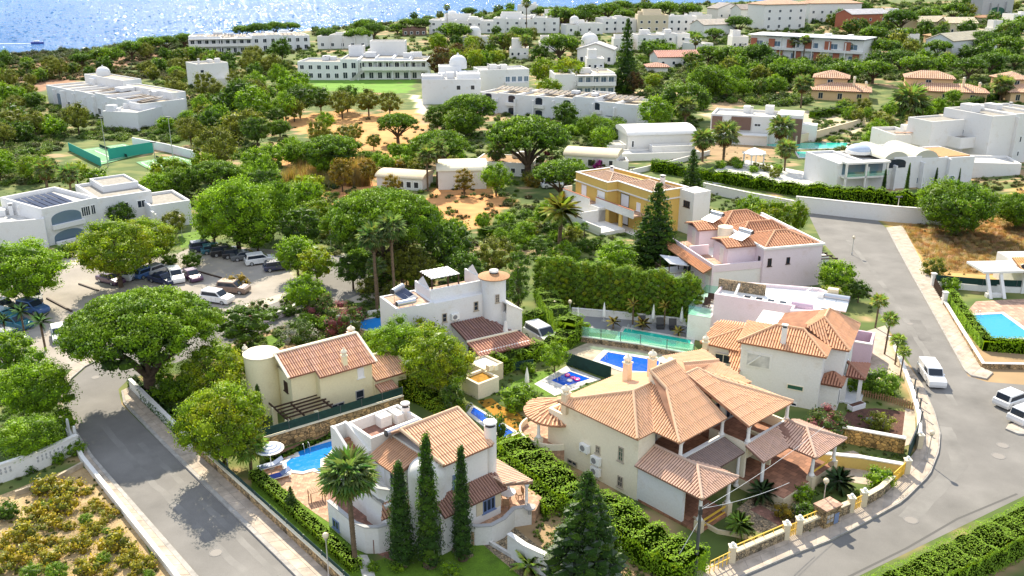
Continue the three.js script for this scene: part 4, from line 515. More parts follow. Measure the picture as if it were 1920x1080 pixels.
// ---------- pink white house with salmon roofs ----------
{
  const o = house('pink and white house with salmon hip roofs, terraces and two solar panels', 'house', 35, 98, 15), t = { col: [.70, .36, .20], vary: .16, w: .34, L: .5 };
  mb().prism([[-5.4, 3], [2.2, 3], [2.2, 17], [-5.4, 17]], -.4, 4.95).make('wall', M.pinkw, o); mb().bx(-5.6, 2.4, 4.953, 5.2, 2.8, 3.1).bx(-5.6, -5.3, 4.953, 5.2, 3.1, 17.2).bx(2.1, 2.4, 4.953, 5.2, 3.1, 17.2).make('parapet', M.white, o);
  hipRoof(o, -5.2, 2, 3.3, 9, 5, 1.1, 0, t); hipRoof(o, -4.6, 1.6, 9.6, 12.6, 5, .9, 0, t); hipRoof(o, -5.2, 1.4, 13.2, 17.8, 5, 1.15, 0, t);
  for (const [b0, b1] of [[4.7, 8.4], [12.1, 15.6]]) { mb().bx(-9.0, -5.4, -.4, 4.9, b0 + .2, b1).make('wall', M.pinkw, o); roof(o, [[[-9.4, 5.05, b0 - .15], [-5.5, 5.05, b0 - .15], [-5.5, 5.6, b0 + 1.6], [-9.4, 5.6, b0 + 1.6]], [[-9.4, 5.6, b0 + 1.6], [-5.5, 5.6, b0 + 1.6], [-5.5, 5.05, b1 + .2], [-9.4, 5.05, b1 + .2]]], t); door(o, 'a-', -9.0, b0 + 1.6, 2.7, .9, 1.9, M.white); }
  mb().bx(-11.5, -5.4, -.4, 2.65, 3.4, 15.4).make('wall', M.white, o); mb().bx(-11.5, -9, 2.652, 2.69, 3.4, 15.4).make('terrace_floor', M.terraP, o); mb().bx(-11.7, -11.5, -.4, 3.6, 3.3, 15.4).bx(-11.5, -5.4, 2.65, 3.5, 3.3, 3.5).bx(-11.5, -9, 2.7, 3.9, 9.6, 9.8).make('parapet', M.pinkw, o);
  roof(o, [[[-12.7, 2.65, 3.4], [-12.7, 2.65, 14.9], [-11.7, 3.15, 14.9], [-11.7, 3.15, 3.4]]], { ...t, col: [.74, .36, .18] });
  win(o, 'b-', 3, -4.6, 2.9, .5, .95, { fm: M.wood }); win(o, 'b-', 3, -2.2, 3.0, .45, .8, { fm: M.wood, bars: [0, 0] }); win(o, 'a-', -5.4, 3.9, 3.0, .45, .9, { fm: M.wood, bars: [0, 0] }); door(o, 'a-', -11.7, 4.2, 0, .9, 2, M.white); win(o, 'a-', -11.7, 9.5, .4, 2.2, 1.6, { name: 'glazed_door' });
  solar(o, -7.6, 5.9, 5.5, 'white solar panel with tank on the nearer salmon roof', { panel: 'white', tilt: .3, turn: -1.2 }); solar(o, -7.4, 13.6, 5.6, 'white solar panel with tank on the farther salmon roof', { panel: 'white', tilt: .3, turn: -1.2 });
  mb().cyl(-6.2, 11, 2.7, 5.6, .9, .9, 18).make('water_tank', M.ivory, o);
  // white canopy terrace with dark railing
  mb().bx(-15.4, -12.2, -.4, 1.0, 6.4, 11).make('terrace_base', M.white, o); mb().slab([[-15, 2.7, 7.5], [-12.6, 2.3, 7.3], [-12.6, 2.5, 10], [-15, 2.9, 10.4]], .1).make('awning', M.canvas, o); railing(o, [-15.3, 6.5], [-15.3, 10.9], 1, .8, M.wood); railing(o, [-15.3, 6.5], [-12.4, 6.5], 1, .8, M.wood); for (const [a, b] of [[-15, 7.6], [-12.7, 7.4], [-15, 10.2], [-12.7, 9.9]]) mb().bx(a - .05, a + .05, 1, 2.5, b - .05, b + .05).make('post', M.wood, o);
  // dark pergola on the road side
  for (let i = 0; i < 4; i++) mb().bar([2.4, 2.52, 5 + i * 1.1], [5.6, 2.52, 4.6 + i * 1.1], .1, .14).make('pergola_beam', M.wood, o); mb().bar([5.4, 2.4, 4.4], [5.4, 2.4, 8.4], .1).make('pergola_rafter', M.wood, o); mb().bar([2.6, 2.39, 4.8], [5.3, 2.39, 8.2], .09).make('pergola_rafter', M.wood, o); mb().bx(5.3, 6.3, -.2, 1.9, 7.4, 11).make('gate_pier', M.white, o); mb().bx(5.5, 5.6, 0, 1.7, 11, 15).make('gate', M.screen, o);
}
// ---------- ochre yellow house ----------
{
  const o = house('ochre yellow house with flat pink tiled roofs and long white balconies', 'house', 8.4, 135, -60), t = { col: [.66, .44, .30], vary: .2, w: .4, L: .6 };
  mb().prism([[.5, 1.2], [8.7, 1.2], [8.7, 3], [16.6, 3], [16.6, 9.5], [.5, 8]], -.4, 5.75).make('wall', M.ochre, o); mb().prism([[.3, 1.0], [8.9, 1.0], [8.9, 2.8], [16.8, 2.8], [16.8, 9.7], [.3, 8.2]], 4.85, 5.0, [[.6, 1.3], [8.6, 1.3], [8.6, 3.1], [16.5, 3.1], [16.5, 9.4], [.6, 7.9]]).make('cornice', M.white, o);
  mb().prism([[.5, 1.2], [8.7, 1.2], [8.7, 3], [16.6, 3], [16.6, 9.5], [.5, 8]], 5.753, 6.15, [[.72, 1.42], [8.48, 1.42], [8.48, 3.22], [16.38, 3.22], [16.38, 9.2], [.72, 7.75]]).make('roof_parapet', M.ochre, o); mb().prism([[.42, 1.12], [8.78, 1.12], [8.78, 2.92], [16.68, 2.92], [16.68, 9.58], [.42, 8.08]], 6.153, 6.24, [[.78, 1.48], [8.42, 1.48], [8.42, 3.28], [16.32, 3.28], [16.32, 9.14], [.78, 7.69]]).make('coping', M.white, o); hipRoof(o, .8, 8.4, 1.6, 7.3, 5.78, .8, 0, t); hipRoof(o, 8.9, 16.3, 3.4, 8.9, 5.78, .8, 0, t); chimney(o, 4.4, 5, 6.2, 7.4, .5); chimney(o, 13.4, 7.4, 6.2, 7.5, .6);
  mb().bx(-.6, 8.7, -.4, 2.6, -.2, 1.2).bx(8.7, 15.5, -.4, 0, 1, 3).make('wall', M.white, o);
  for (const [a0, a1, b, bb] of [[-.6, 6.4, -.2, 1.2], [6.4, 15.4, 1.0, 3]]) { mb().bx(a0, a1, 2.55, 2.75, b, bb).make('balcony_floor', M.terraP, o); mb().bx(a0, a1, 2.4, 3.55, b - .18, b).bx(a0, a0 + .18, 2.4, 3.9, b, bb).make('parapet', M.white, o); mb().bx(a0 - .03, a1, 3.553, 3.6, b - .21, b + .03).make('parapet_cap', M.redp, o); }
  win(o, 'b-', 1.2, 2.8, 2.78, 1.4, 1.9, { gm: M.curtain, fm: M.sand, bars: [0, 0] }); win(o, 'b-', 1.2, 7.2, 2.78, 2.0, 1.9, { gm: M.curtain, fm: M.sand, bars: [0, 0] }); win(o, 'b-', 3, 10.6, 2.78, 2.0, 1.9, { gm: M.curtain, fm: M.wood, bars: [0, 0] }); win(o, 'b-', 3, 13.8, 2.9, .9, 1.2, { gm: M.curtain }); win(o, 'b-', 3, 10.4, .2, 2.4, 2.1, { gm: M.curtain, fm: M.wood, bars: [0, 0] });
  mb().bx(3.5, 13.5, -.4, .5, -3.2, 1).make('terrace_base', M.white, o); mb().bx(3.5, 8.6, .5, 1.7, -3.3, -3.1).bx(8.6, 13.5, .5, 1.3, -3.3, -3.1).bx(8.5, 8.7, .5, 2.3, -3.1, 1).make('parapet', M.white, o); mb().bx(8.7, 9.4, 0, 2.5, .98, 1.2).bx(11.9, 12.6, 0, 2.5, .98, 1.2).make('pier', M.ochre, o);
  mb().bx(16.6, 19.6, -.4, 6.1, 8, 11).make('stair_tower', M.white, o); win(o, 'b-', 8, 18.2, 3.8, 1.3, .9, { fm: M.wood, bars: [2, 0] });
}
// ---------- white tower house ----------
{
  const o = house('white house with a round tower under an orange disc roof and a roof terrace pergola', 'house', -3.8, 77.5, 31), t = { col: [.40, .20, .14], vary: .35, w: .3 };
  flatBlock(o, R4(-5, -1.2, 5.2, 9.4), -.4, 5.35, M.cool, { par: .12, deck: M.terraP }); mb().bx(-1.2, 4.6, -.4, 5.2, 5.2, 9.4).bx(-1.2, 4.6, 5.2, 6.35, 5.9, 6.1).bx(-1.2, -1.0, 5.2, 6.3, 6.1, 9.4).bx(4.4, 4.6, 5.2, 6.6, 6.1, 9.4).quad([[-1.1, 6.3, 6], [-1.1, 7.3, 7.6], [-1.1, 6.3, 9]]).quad([[4.5, 6.6, 6.4], [4.5, 7.5, 7.8], [4.5, 6.6, 9]]).make('wall', M.cool, o);
  mb().bx(-1.0, 4.4, 5.2, 5.26, 6.1, 9.4).make('terrace_floor', M.terraP, o); for (let i = 0; i < 7; i++) mb().bar([-.6 + i * .45, 7.35, 6.4], [-.6 + i * .45, 7.35, 8.9], .22, .06).make('pergola_slat', M.whiteM, o); for (let i = 0; i < 6; i++) mb().bar([-.8, 7.29, 6.5 + i * .47], [2.3, 7.29, 6.5 + i * .47], .22, .05).make('pergola_slat', M.whiteM, o); for (const [a, b] of [[-.7, 6.5], [2.2, 6.5], [-.7, 8.8], [2.2, 8.8]]) mb().bx(a - .06, a + .06, 5.26, 7.26, b - .06, b + .06).make('post', M.wood, o);
  mb().cyl(5.3, 4.9, -.4, 6.95, 1.18, 1.18, 40).make('tower', M.cool, o); mb().lathe(5.3, 4.9, [[1.18, 6.9], [1.58, 6.92], [1.58, 7.0], [.45, 7.28], [.45, 7.3]], 40).make('tower_roof', std(C(.58, .30, .14), .85, { map: rep(tRough, 1) }), o); mb().cyl(5.3, 4.9, 7.25, 7.42, .34, .34, 18).make('vent', M.dark, o); mb().cyl(5.3, 4.9, 7.42, 7.6, .48, .44, 20).make('cap', M.white, o);
  { const w = win(o, 'b-', 3.74, 5.0, 4.6, .42, .85, { fm: M.frameS, bars: [1, 2] }); w.rotation.y = 0; }
  mb().prism([[5.6, 3], [7.4, 3], [7.4, 8], [5.6, 8]], -.4, 3.5).quad([[5.6, 3.5, 3.0], [7.4, 3.5, 3.0], [5.6, 4.6, 3.0]]).slab([[5.6, 4.65, 2.95], [7.5, 3.6, 2.95], [7.5, 3.6, 8], [5.6, 4.65, 8]], .12).make('wing', M.white, o); mb().bx(6.2, 7.2, 0, 1.5, 2.98, 3.002).make('garage_opening', M.dark, o);
  mb().prism([[.7, -.3], [6.3, -.3], [6.3, 5.2], [.7, 5.2]], -.4, 1.75).quad([[.7, 1.75, -.3], [.7, 2.75, 5.2], [.7, 1.75, 5.2]]).make('annex_wall', M.white, o);
  roof(o, [[[.5, 2.15, 1.6], [5.6, 2.15, 1.6], [4.4, 2.85, 5.1], [.5, 2.85, 5.1]]], { ...t, col: [.30, .17, .14] }); roof(o, [[[.4, 1.6, -.8], [6.7, 1.6, -.8], [6.2, 2.1, 1.6], [.4, 2.1, 1.6]]], { ...t, col: [.52, .26, .18] }); mb().bar([.4, 2.2, 1.62], [6.0, 2.2, 1.62], .2, .14).make('ridge_band', M.ivory, o); mb().lathe(4.9, 2.0, [[.3, 2], [.14, 3.2], [0, 3.3]], 12).make('flue', M.white, o);
  win(o, 'b-', 5.2, -.1, 3.1, .5, .9, { fm: M.frameS, bars: [0, 1] }); win(o, 'b-', 5.2, 3.4, 3.6, .5, .95, { fm: M.frameS, bars: [0, 1] }); door(o, 'a-', .7, 1.4, 0, .8, 1.6, M.dark); win(o, 'a-', .7, 3.4, .4, 1.0, 1.0, { fm: M.frameB }); win(o, 'a-', .7, .1, .9, .3, .4, { bars: [0, 0] });
  acUnit(o, 'b-', 5.2, 1.0, 3.2, 'small air conditioner between the windows of the white tower house');
  solar(o, -3.9, 5.6, 5.24, 'grey solar tank lying on the flat roof of the white tower house', { panel: false, w: 1.9 }); solar(o, -2.6, 6.8, 5.24, 'tilted solar panel and tank against the white parapet of the tower house', { turn: .6 });
}
// ---------- vegetation ----------
const leafM = new THREE.MeshPhysicalMaterial({ vertexColors: true, roughness: .85, transmission: .5, thickness: 0, side: THREE.DoubleSide, specularIntensity: .35 });
const coreM = std(C(1, 1, 1), .95, { vertexColors: true });
const barkM = std(C(.17, .11, .07), .95, { map: rep(tDry, 2) }), palmM = std(C(.22, .15, .09), .95, { map: rep(tDry, 1.2) });
const PAL = { pine: [[.10, .19, .012], [.14, .25, .015], [.07, .15, .015], [.12, .21, .012]], broad: [[.15, .27, .02], [.20, .34, .03], [.10, .20, .02]], yellow: [[.19, .28, .015], [.15, .25, .02], [.24, .29, .02], [.12, .20, .02]], dark: [[.030, .085, .030], [.045, .11, .03], [.025, .07, .025]], deep: [[.06, .13, .025], [.08, .16, .025], [.045, .10, .02]], olive: [[.15, .18, .07], [.19, .22, .10], [.11, .14, .05]], rust: [[.20, .15, .06], [.24, .18, .06], [.13, .12, .05]], gold: [[.48, .44, .02], [.42, .40, .03], [.52, .40, .02], [.26, .30, .03]], pink: [[.14, .22, .03], [.18, .26, .03], [.11, .19, .03], [.46, .14, .15]], white: [[.12, .22, .03], [.16, .28, .04], [.60, .62, .50]], lime: [[.26, .44, .02], [.32, .50, .03], [.20, .36, .02]], mag: [[.60, .04, .35], [.5, .03, .28], [.14, .2, .03]], plum: [[.09, .05, .05], [.12, .07, .06], [.08, .09, .05]] };
for (const k of Object.keys(PAL)) if (!['lime', 'gold', 'pink', 'white', 'mag'].includes(k)) PAL[k] = PAL[k].map(([r, g, b]) => [r * 1.8, g * 1.72, b * .35]);
let DENSE = 1.25, LS = .76; const hi = (f) => { DENSE = 2.2; LS = .60; const r = f(); DENSE = 1.25; LS = .76; return r; };
class Lf {
  constructor() { this.p = []; this.n = []; this.c = []; }
  leaf(c, dir, size, asp, col, out) {
    const t = V3(rr(-1, 1), rr(-1, 1), rr(-1, 1)).cross(dir).normalize(), b = dir.clone().cross(t).normalize(), L = size, w = size * asp, f = dir.clone().multiplyScalar(size * .18);
    const A = c.clone().addScaledVector(t, -L / 2), D = c.clone().addScaledVector(t, L / 2), l = c.clone().addScaledVector(b, -w / 2).add(f), r = c.clone().addScaledVector(b, w / 2).add(f), n = out || dir;
    for (const q of [A, l, D, A, D, r]) { this.p.push(q.x, q.y, q.z); this.n.push(n.x, n.y, n.z); this.c.push(...col); }
  }
  tri(a, b, c, n, col) { for (const q of [a, b, c]) { this.p.push(q.x, q.y, q.z); this.n.push(n.x, n.y, n.z); this.c.push(...col); } }
  blob(c, rx, ry, rz, count, size, pal, { core = .62, up = 0, asp = .55, detail = 0 } = {}) {
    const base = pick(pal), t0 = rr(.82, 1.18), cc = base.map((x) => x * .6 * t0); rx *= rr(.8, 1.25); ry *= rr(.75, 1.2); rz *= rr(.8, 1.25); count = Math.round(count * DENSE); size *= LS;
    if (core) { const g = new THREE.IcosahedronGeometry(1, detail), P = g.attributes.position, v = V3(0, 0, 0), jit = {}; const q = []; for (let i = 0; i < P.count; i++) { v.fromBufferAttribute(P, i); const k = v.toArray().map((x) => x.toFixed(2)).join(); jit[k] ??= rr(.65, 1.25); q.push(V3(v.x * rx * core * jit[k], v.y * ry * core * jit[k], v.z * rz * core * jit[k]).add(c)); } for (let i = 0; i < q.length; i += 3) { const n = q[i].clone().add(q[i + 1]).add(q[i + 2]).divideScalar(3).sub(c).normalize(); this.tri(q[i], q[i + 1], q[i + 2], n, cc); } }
    for (let i = 0; i < count; i++) { let d; do { d = V3(rr(-1, 1), rr(-1, 1), rr(-1, 1)); } while (d.lengthSq() > 1 || d.lengthSq() < .05); d.normalize(); if (up && d.y < -.2 && rnd() < up) d.y = -d.y; const s = Math.pow(rr(.12, 1.5), .45), pos = V3(d.x * rx * s, d.y * ry * s, d.z * rz * s).add(c), out = V3(d.x + rr(-.5, .5), d.y + rr(-.3, .6), d.z + rr(-.5, .5)).normalize(), pc = rnd() < .7 ? base : pick(pal), k = t0 * rr(.75, 1.25); this.leaf(pos, V3(d.x + rr(-.9, .9), d.y + rr(-.9, .9), d.z + rr(-.9, .9)).normalize(), size * rr(.7, 1.3), asp, pc.map((x) => Math.min(.9, x * k)), out); }
    return this;
  }
  geo() { const g = new THREE.BufferGeometry(); g.setAttribute('position', new THREE.Float32BufferAttribute(this.p, 3)); g.setAttribute('normal', new THREE.Float32BufferAttribute(this.n, 3)); g.setAttribute('color', new THREE.Float32BufferAttribute(this.c, 3)); return g; }
  make(name, parent, mat = leafM, kind) { const m = new THREE.Mesh(this.geo(), mat); m.name = name; m.castShadow = m.receiveShadow = true; if (kind) m.userData.kind = kind; parent.add(m); return m; }
}
const trunkOf = (parts) => { const b = mb(); for (const [p, q, r0, r1] of parts) b.rod(p, q, r0, r1, 8); return b; };
// each kind at width 1, standing on the origin: [name of the parts, geometry, material]
function pineProto(nC, nL, size, pal, detail, big) {
  const L = new Lf(), R = .5, y0 = .36; const limbs = [[[0, -.1, 0], [.01, .16, 0], .05, .036]];
  for (let i = 0; i < nC; i++) { const r = R * Math.sqrt((i + .5) / nC) * .93, a = i * 2.39996 + rr(-.2, .2), k = r / R, h = y0 + (big ? .29 : .25) * Math.sqrt(Math.max(0, 1 - k * k)) + rr(-.02, .02), s = rr(.085, .125) * (1.1 - .25 * k) * Math.sqrt(60 / nC); L.blob(V3(r * Math.cos(a), h, r * Math.sin(a)), s, s * .72, s, nL, size, pal, { up: .6, detail }); }
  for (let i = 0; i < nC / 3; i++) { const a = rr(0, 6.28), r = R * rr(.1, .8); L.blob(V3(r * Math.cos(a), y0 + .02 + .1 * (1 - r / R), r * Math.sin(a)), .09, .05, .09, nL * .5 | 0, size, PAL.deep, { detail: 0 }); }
  for (let i = 0; i < 9; i++) { const a = i * .7 + rr(-.2, .2), r = rr(.2, .4), m = [.35 * r * Math.cos(a), .27, .35 * r * Math.sin(a)]; limbs.push([[.01, .14, 0], m, .026, .016], [m, [r * Math.cos(a), y0 + .06, r * Math.sin(a)], .016, .006]); }
  return { name: 'pine_tree', ct: .33, asp: .34, parts: [['crown', L.geo(), leafM], ['trunk', trunkOf(limbs), barkM]] };
}
function roundProto(nC, nL, size, pal, { asp = .8, ct = .2, name = 'broadleaf_tree', open = .1, detail = 0, trunk = true } = {}) {
  const L = new Lf(), yc = ct + asp / 2, limbs = [[[0, -.1, 0], [0, ct + .1, 0], .035, .024]];
  for (let i = 0; i < nC; i++) { const y = 1 - 2 * (i + .5) / nC, a = i * 2.39996, q = Math.sqrt(1 - y * y), f = rr(.62, .86) + (rnd() < open ? .14 : 0), s = rr(.13, .2) * Math.pow(26 / nC, .4); const c = V3(.5 * f * q * Math.cos(a), yc + asp / 2 * f * y, .5 * f * q * Math.sin(a)); L.blob(c, s, s * .85, s, nL, size, pal, { up: .4, detail }); if (i % 4 === 0) limbs.push([[0, ct, 0], [c.x * .8, c.y, -c.z * .8], .016, .006]); }
  L.blob(V3(0, yc, 0), .3, asp * .3, .3, nL, size, pal, { detail });
  return { name, ct, asp, parts: trunk ? [['crown', L.geo(), leafM], ['trunk', trunkOf(limbs), barkM]] : [['foliage', L.geo(), leafM]] };
}
function cypressProto(n, size, pal = PAL.dark, w = 1) {                  // height 1; width given by scale
  const L = new Lf(); for (let i = 0; i < n; i++) { const t = (i + .5) / n, r = .5 * w * Math.pow(Math.sin(Math.PI * Math.min(1, .12 + .88 * (1 - t)) * .5 + 0), .75) * (t < .1 ? .7 + 3 * t : 1) * (1 - .15 * t), a = i * 2.4; L.blob(V3(r * .42 * Math.cos(a), .03 + t * .93, r * .42 * Math.sin(a)), r * .62, .045, r * .62, 60, size * .85, pal, { asp: .42, detail: 0, core: .7 }); }
  const p = L.p; for (let i = 1; i < p.length; i += 3) p[i] = p[i]; return { name: 'cypress_tree', ct: 0, asp: 1, tall: true, parts: [['crown', L.geo(), leafM], ['trunk', trunkOf([[[0, -.03, 0], [0, .3, 0], .05, .03]]), barkM]] };
}
function firProto(n, size, pal, w = .5) {
  const L = new Lf(); for (let i = 0; i < n; i++) { const t = i / n, r = w * Math.pow(1 - t, .8) * (t < .1 ? .75 + 2.5 * t : 1), m = Math.max(4, Math.round(13 * (1 - t))); for (let k = 0; k < m; k++) { const a = k / m * 6.283 + i * .9 + rr(-.2, .2), q = r * rr(.55, .9); L.blob(V3(q * Math.cos(a), .05 + t * .93 - q * .1, q * Math.sin(a)), r * .36 + .012, .035, r * .36 + .012, 22, size, pal, { asp: .4, detail: 0, up: .5 }); } L.blob(V3(0, .05 + t * .93, 0), r * .6, .05, r * .6, 6, size, PAL.dark, { detail: 0 }); }
  return { name: 'conifer_tree', ct: 0, asp: 1, tall: true, parts: [['crown', L.geo(), leafM], ['trunk', trunkOf([[[0, -.03, 0], [0, .9, 0], .025, .005]]), barkM]] };
}
// palm fronds: fan = a disc of pointed leaflets on a stalk; feather = leaflets along an arching rib
function fanFrond(size, col, n = 13) { const L = new Lf(); const st = size * .55; L.tri(V3(0, 0, -.012), V3(0, 0, .012), V3(st, .0, 0), V3(0, 1, 0), col.map((x) => x * 1.2)); for (let i = 0; i < n; i++) { const a = lerp(-1.9, 1.9, i / (n - 1)), l = size * (.62 - .12 * Math.abs(a) / 1.9), t = V3(st + l * Math.cos(a), -.14 * size * rr(.3, 1.2) * (1 + Math.abs(a)), l * Math.sin(a)), w = .10 * size, q = V3(st + .5 * l * Math.cos(a), .035 * size, .5 * l * Math.sin(a)), s = V3(-Math.sin(a) * w * .5, 0, Math.cos(a) * w * .5), k = col.map((x) => x * rr(.75, 1.3)), c0 = V3(st, 0, 0), nn = V3(rr(-.3, .3), 1, rr(-.3, .3)).normalize(); L.tri(c0, q.clone().add(s), t, nn, k); L.tri(c0, t, q.clone().sub(s), nn, k); } return L.geo(); }
function featherFrond(size, col, n = 18) { const L = new Lf(); const rib = (t) => V3(size * t, size * (.35 * t - .62 * t * t), 0); for (let i = 0; i < n; i++) { const t = .14 + .86 * i / n, p = rib(t), l = size * .30 * Math.sin(Math.PI * (.12 + .82 * t)); for (const s of [-1, 1]) { const q = p.clone().add(V3(l * .45, -l * .38, s * l)), w = V3(size * .035, 0, 0), k = col.map((x) => x * rr(.75, 1.3)), nn = V3(.2, .9, s * .35).normalize(); L.tri(p.clone().sub(w), p.clone().add(w), q, nn, k); } } for (let i = 0; i < 6; i++) { const a = rib(i / 6), b = rib((i + 1) / 6); L.tri(a.clone().add(V3(0, 0, -.015 * size)), a.clone().add(V3(0, 0, .015 * size)), b, V3(0, 1, 0), col.map((x) => x * 1.2)); } return L.geo(); }
function palm(label, px, py, wpx, h, { kind = 'fan', n = 34, group, cols = [[.14, .22, .04], [.18, .27, .05], [.10, .17, .04]], skirt = true, detail = true, tr = .045, name = 'palm_tree' } = {}) {
  let g = G(px, py, h), w = wpx / g.s; const o = thing(name, label, 'palm tree', g.X, g.F, rr(0, 6), null, group), R = w / 2, mk = kind === 'fan' ? fanFrond : featherFrond;
  const b = mb(), lean = rr(-.02, .02) * h; if (h > .3) { b.tube([[0, -.2, 0], [lean, h * .4, 0], [lean * 1.6, h * .75, 0], [lean * 1.6, h, 0]], R * tr * 2, 8, 8); if (detail && h > 2) for (let i = 0; i < h * 5; i++) { const t = i / (h * 5); b.cyl(lean * Math.min(1.6, t * 2.2), 0, t * h, t * h + .06, R * tr * 2.25, R * tr * 2.05, 8); } b.make('trunk', palmM, o); }
  const geos = cols.map((c) => mk(R * 1.0, c.map((v) => Math.min(.9, v * 1.45)))), dead = skirt ? [mk(R * .8, [.26, .17, .07])] : [];
  const place = (geo, i, N, lo, hi) => { const m = new THREE.Mesh(geo, leafM), t = (i + .5) / N, e = lerp(hi, lo, t) + rr(-.12, .12), a = i * 2.39996; m.rotation.set(0, a, 0, 'YXZ'); m.rotateZ(e); m.position.set(lean * 1.6 + Math.cos(a) * .02 * R, h, -Math.sin(a) * .02 * R); m.castShadow = m.receiveShadow = true; m.name = 'frond'; return m; };
  const all = []; for (let i = 0; i < n; i++) all.push(place(geos[i % geos.length], i, n, kind === 'fan' ? -.55 : -.3, kind === 'fan' ? 1.3 : 1.25)); if (skirt) for (let i = 0; i < n * .4; i++) { const m = place(dead[0], i, n * .4, -1.45, -.9); m.name = 'dead_frond'; all.push(m); }
  if (wpx > 48) all.forEach((m) => o.add(m));
  else { const gs = all.map((m) => { m.updateMatrix(); return m.geometry.clone().applyMatrix4(m.matrix); }); const c = new THREE.Mesh(mergeGeometries(gs), leafM); c.name = 'crown'; c.castShadow = c.receiveShadow = true; o.add(c); }
  return o;
}
function columnProto(pal) { const L = new Lf(); for (let i = 0; i < 54; i++) { const t = (i + .5) / 54, r = .30 * (t > .8 ? 1.25 - t * .85 : 1) , a = i * 2.39996; L.blob(V3(r * Math.cos(a), .1 + 2.3 * t, r * Math.sin(a)), .24, .22, .24, 62, .062, pal, { up: .3 }); } return { name: 'columnar_tree', ct: 0, asp: 2.5, parts: [['crown', L.geo(), leafM], ['trunk', trunkOf([[[0, -.1, 0], [0, 1.5, 0], .04, .02]]), barkM]] }; }
const KINDS = {
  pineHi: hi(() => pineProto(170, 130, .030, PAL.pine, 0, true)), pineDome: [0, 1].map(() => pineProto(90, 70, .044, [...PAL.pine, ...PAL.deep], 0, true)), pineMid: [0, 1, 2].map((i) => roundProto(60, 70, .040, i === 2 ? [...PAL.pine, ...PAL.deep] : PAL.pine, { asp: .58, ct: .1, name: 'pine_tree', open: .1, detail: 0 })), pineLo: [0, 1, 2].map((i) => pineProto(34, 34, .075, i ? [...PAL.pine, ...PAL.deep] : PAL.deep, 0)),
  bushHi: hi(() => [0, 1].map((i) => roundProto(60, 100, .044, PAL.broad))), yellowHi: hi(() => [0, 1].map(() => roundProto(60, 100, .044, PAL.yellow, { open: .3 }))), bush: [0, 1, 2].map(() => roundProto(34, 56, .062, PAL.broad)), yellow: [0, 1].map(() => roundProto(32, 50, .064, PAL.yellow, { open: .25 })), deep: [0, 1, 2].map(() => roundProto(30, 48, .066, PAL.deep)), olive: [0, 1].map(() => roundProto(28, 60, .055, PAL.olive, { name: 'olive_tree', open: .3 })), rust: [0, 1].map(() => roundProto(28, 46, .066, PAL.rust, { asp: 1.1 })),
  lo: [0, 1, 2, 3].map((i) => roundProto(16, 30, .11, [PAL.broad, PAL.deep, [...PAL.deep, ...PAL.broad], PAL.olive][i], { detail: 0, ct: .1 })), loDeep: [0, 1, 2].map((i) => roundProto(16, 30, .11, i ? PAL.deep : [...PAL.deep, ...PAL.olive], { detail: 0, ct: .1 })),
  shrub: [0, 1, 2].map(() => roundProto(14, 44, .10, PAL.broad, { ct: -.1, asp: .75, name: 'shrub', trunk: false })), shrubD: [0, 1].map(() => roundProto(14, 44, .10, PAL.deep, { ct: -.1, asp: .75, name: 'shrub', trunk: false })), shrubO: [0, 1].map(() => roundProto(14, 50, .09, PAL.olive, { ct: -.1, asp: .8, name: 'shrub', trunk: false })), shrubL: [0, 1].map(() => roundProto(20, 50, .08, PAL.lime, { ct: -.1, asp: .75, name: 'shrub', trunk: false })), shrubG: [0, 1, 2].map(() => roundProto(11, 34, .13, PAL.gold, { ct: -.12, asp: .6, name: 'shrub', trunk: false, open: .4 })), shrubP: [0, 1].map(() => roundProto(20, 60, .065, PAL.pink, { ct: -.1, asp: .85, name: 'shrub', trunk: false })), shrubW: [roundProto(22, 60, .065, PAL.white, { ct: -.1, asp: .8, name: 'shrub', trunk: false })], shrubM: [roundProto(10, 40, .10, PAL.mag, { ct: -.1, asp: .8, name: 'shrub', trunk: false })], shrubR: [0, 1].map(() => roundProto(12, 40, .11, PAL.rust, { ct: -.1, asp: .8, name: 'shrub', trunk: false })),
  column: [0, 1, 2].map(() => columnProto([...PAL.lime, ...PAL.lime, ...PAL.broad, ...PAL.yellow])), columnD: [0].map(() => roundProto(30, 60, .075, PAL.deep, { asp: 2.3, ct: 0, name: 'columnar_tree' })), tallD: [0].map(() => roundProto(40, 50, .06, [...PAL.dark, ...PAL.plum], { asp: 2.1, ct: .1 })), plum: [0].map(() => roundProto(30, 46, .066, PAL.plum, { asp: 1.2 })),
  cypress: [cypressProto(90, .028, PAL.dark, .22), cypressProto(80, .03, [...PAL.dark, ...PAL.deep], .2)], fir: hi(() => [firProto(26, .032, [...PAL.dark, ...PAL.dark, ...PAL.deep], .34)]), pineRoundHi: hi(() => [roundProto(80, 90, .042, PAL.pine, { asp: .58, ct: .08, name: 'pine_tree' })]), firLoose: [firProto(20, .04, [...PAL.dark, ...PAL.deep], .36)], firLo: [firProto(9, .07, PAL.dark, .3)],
};
const protos = {};
function protoOf(kind, i) { const list = [KINDS[kind]].flat(), k = kind + (i % list.length); if (protos[k]) return protos[k]; const d = list[i % list.length], o = new THREE.Group(); o.name = d.name; for (const [n, g, m] of d.parts) { if (g instanceof MB) g.make(n, m, o); else { const e = new THREE.Mesh(g, m); e.name = n; e.castShadow = e.receiveShadow = true; o.add(e); } } return protos[k] = { o, d }; }
let vi = 0;
const CATS = { pine_tree: 'pine tree', broadleaf_tree: 'tree', olive_tree: 'olive tree', cypress_tree: 'cypress', conifer_tree: 'conifer', shrub: 'shrub', columnar_tree: 'tree' };
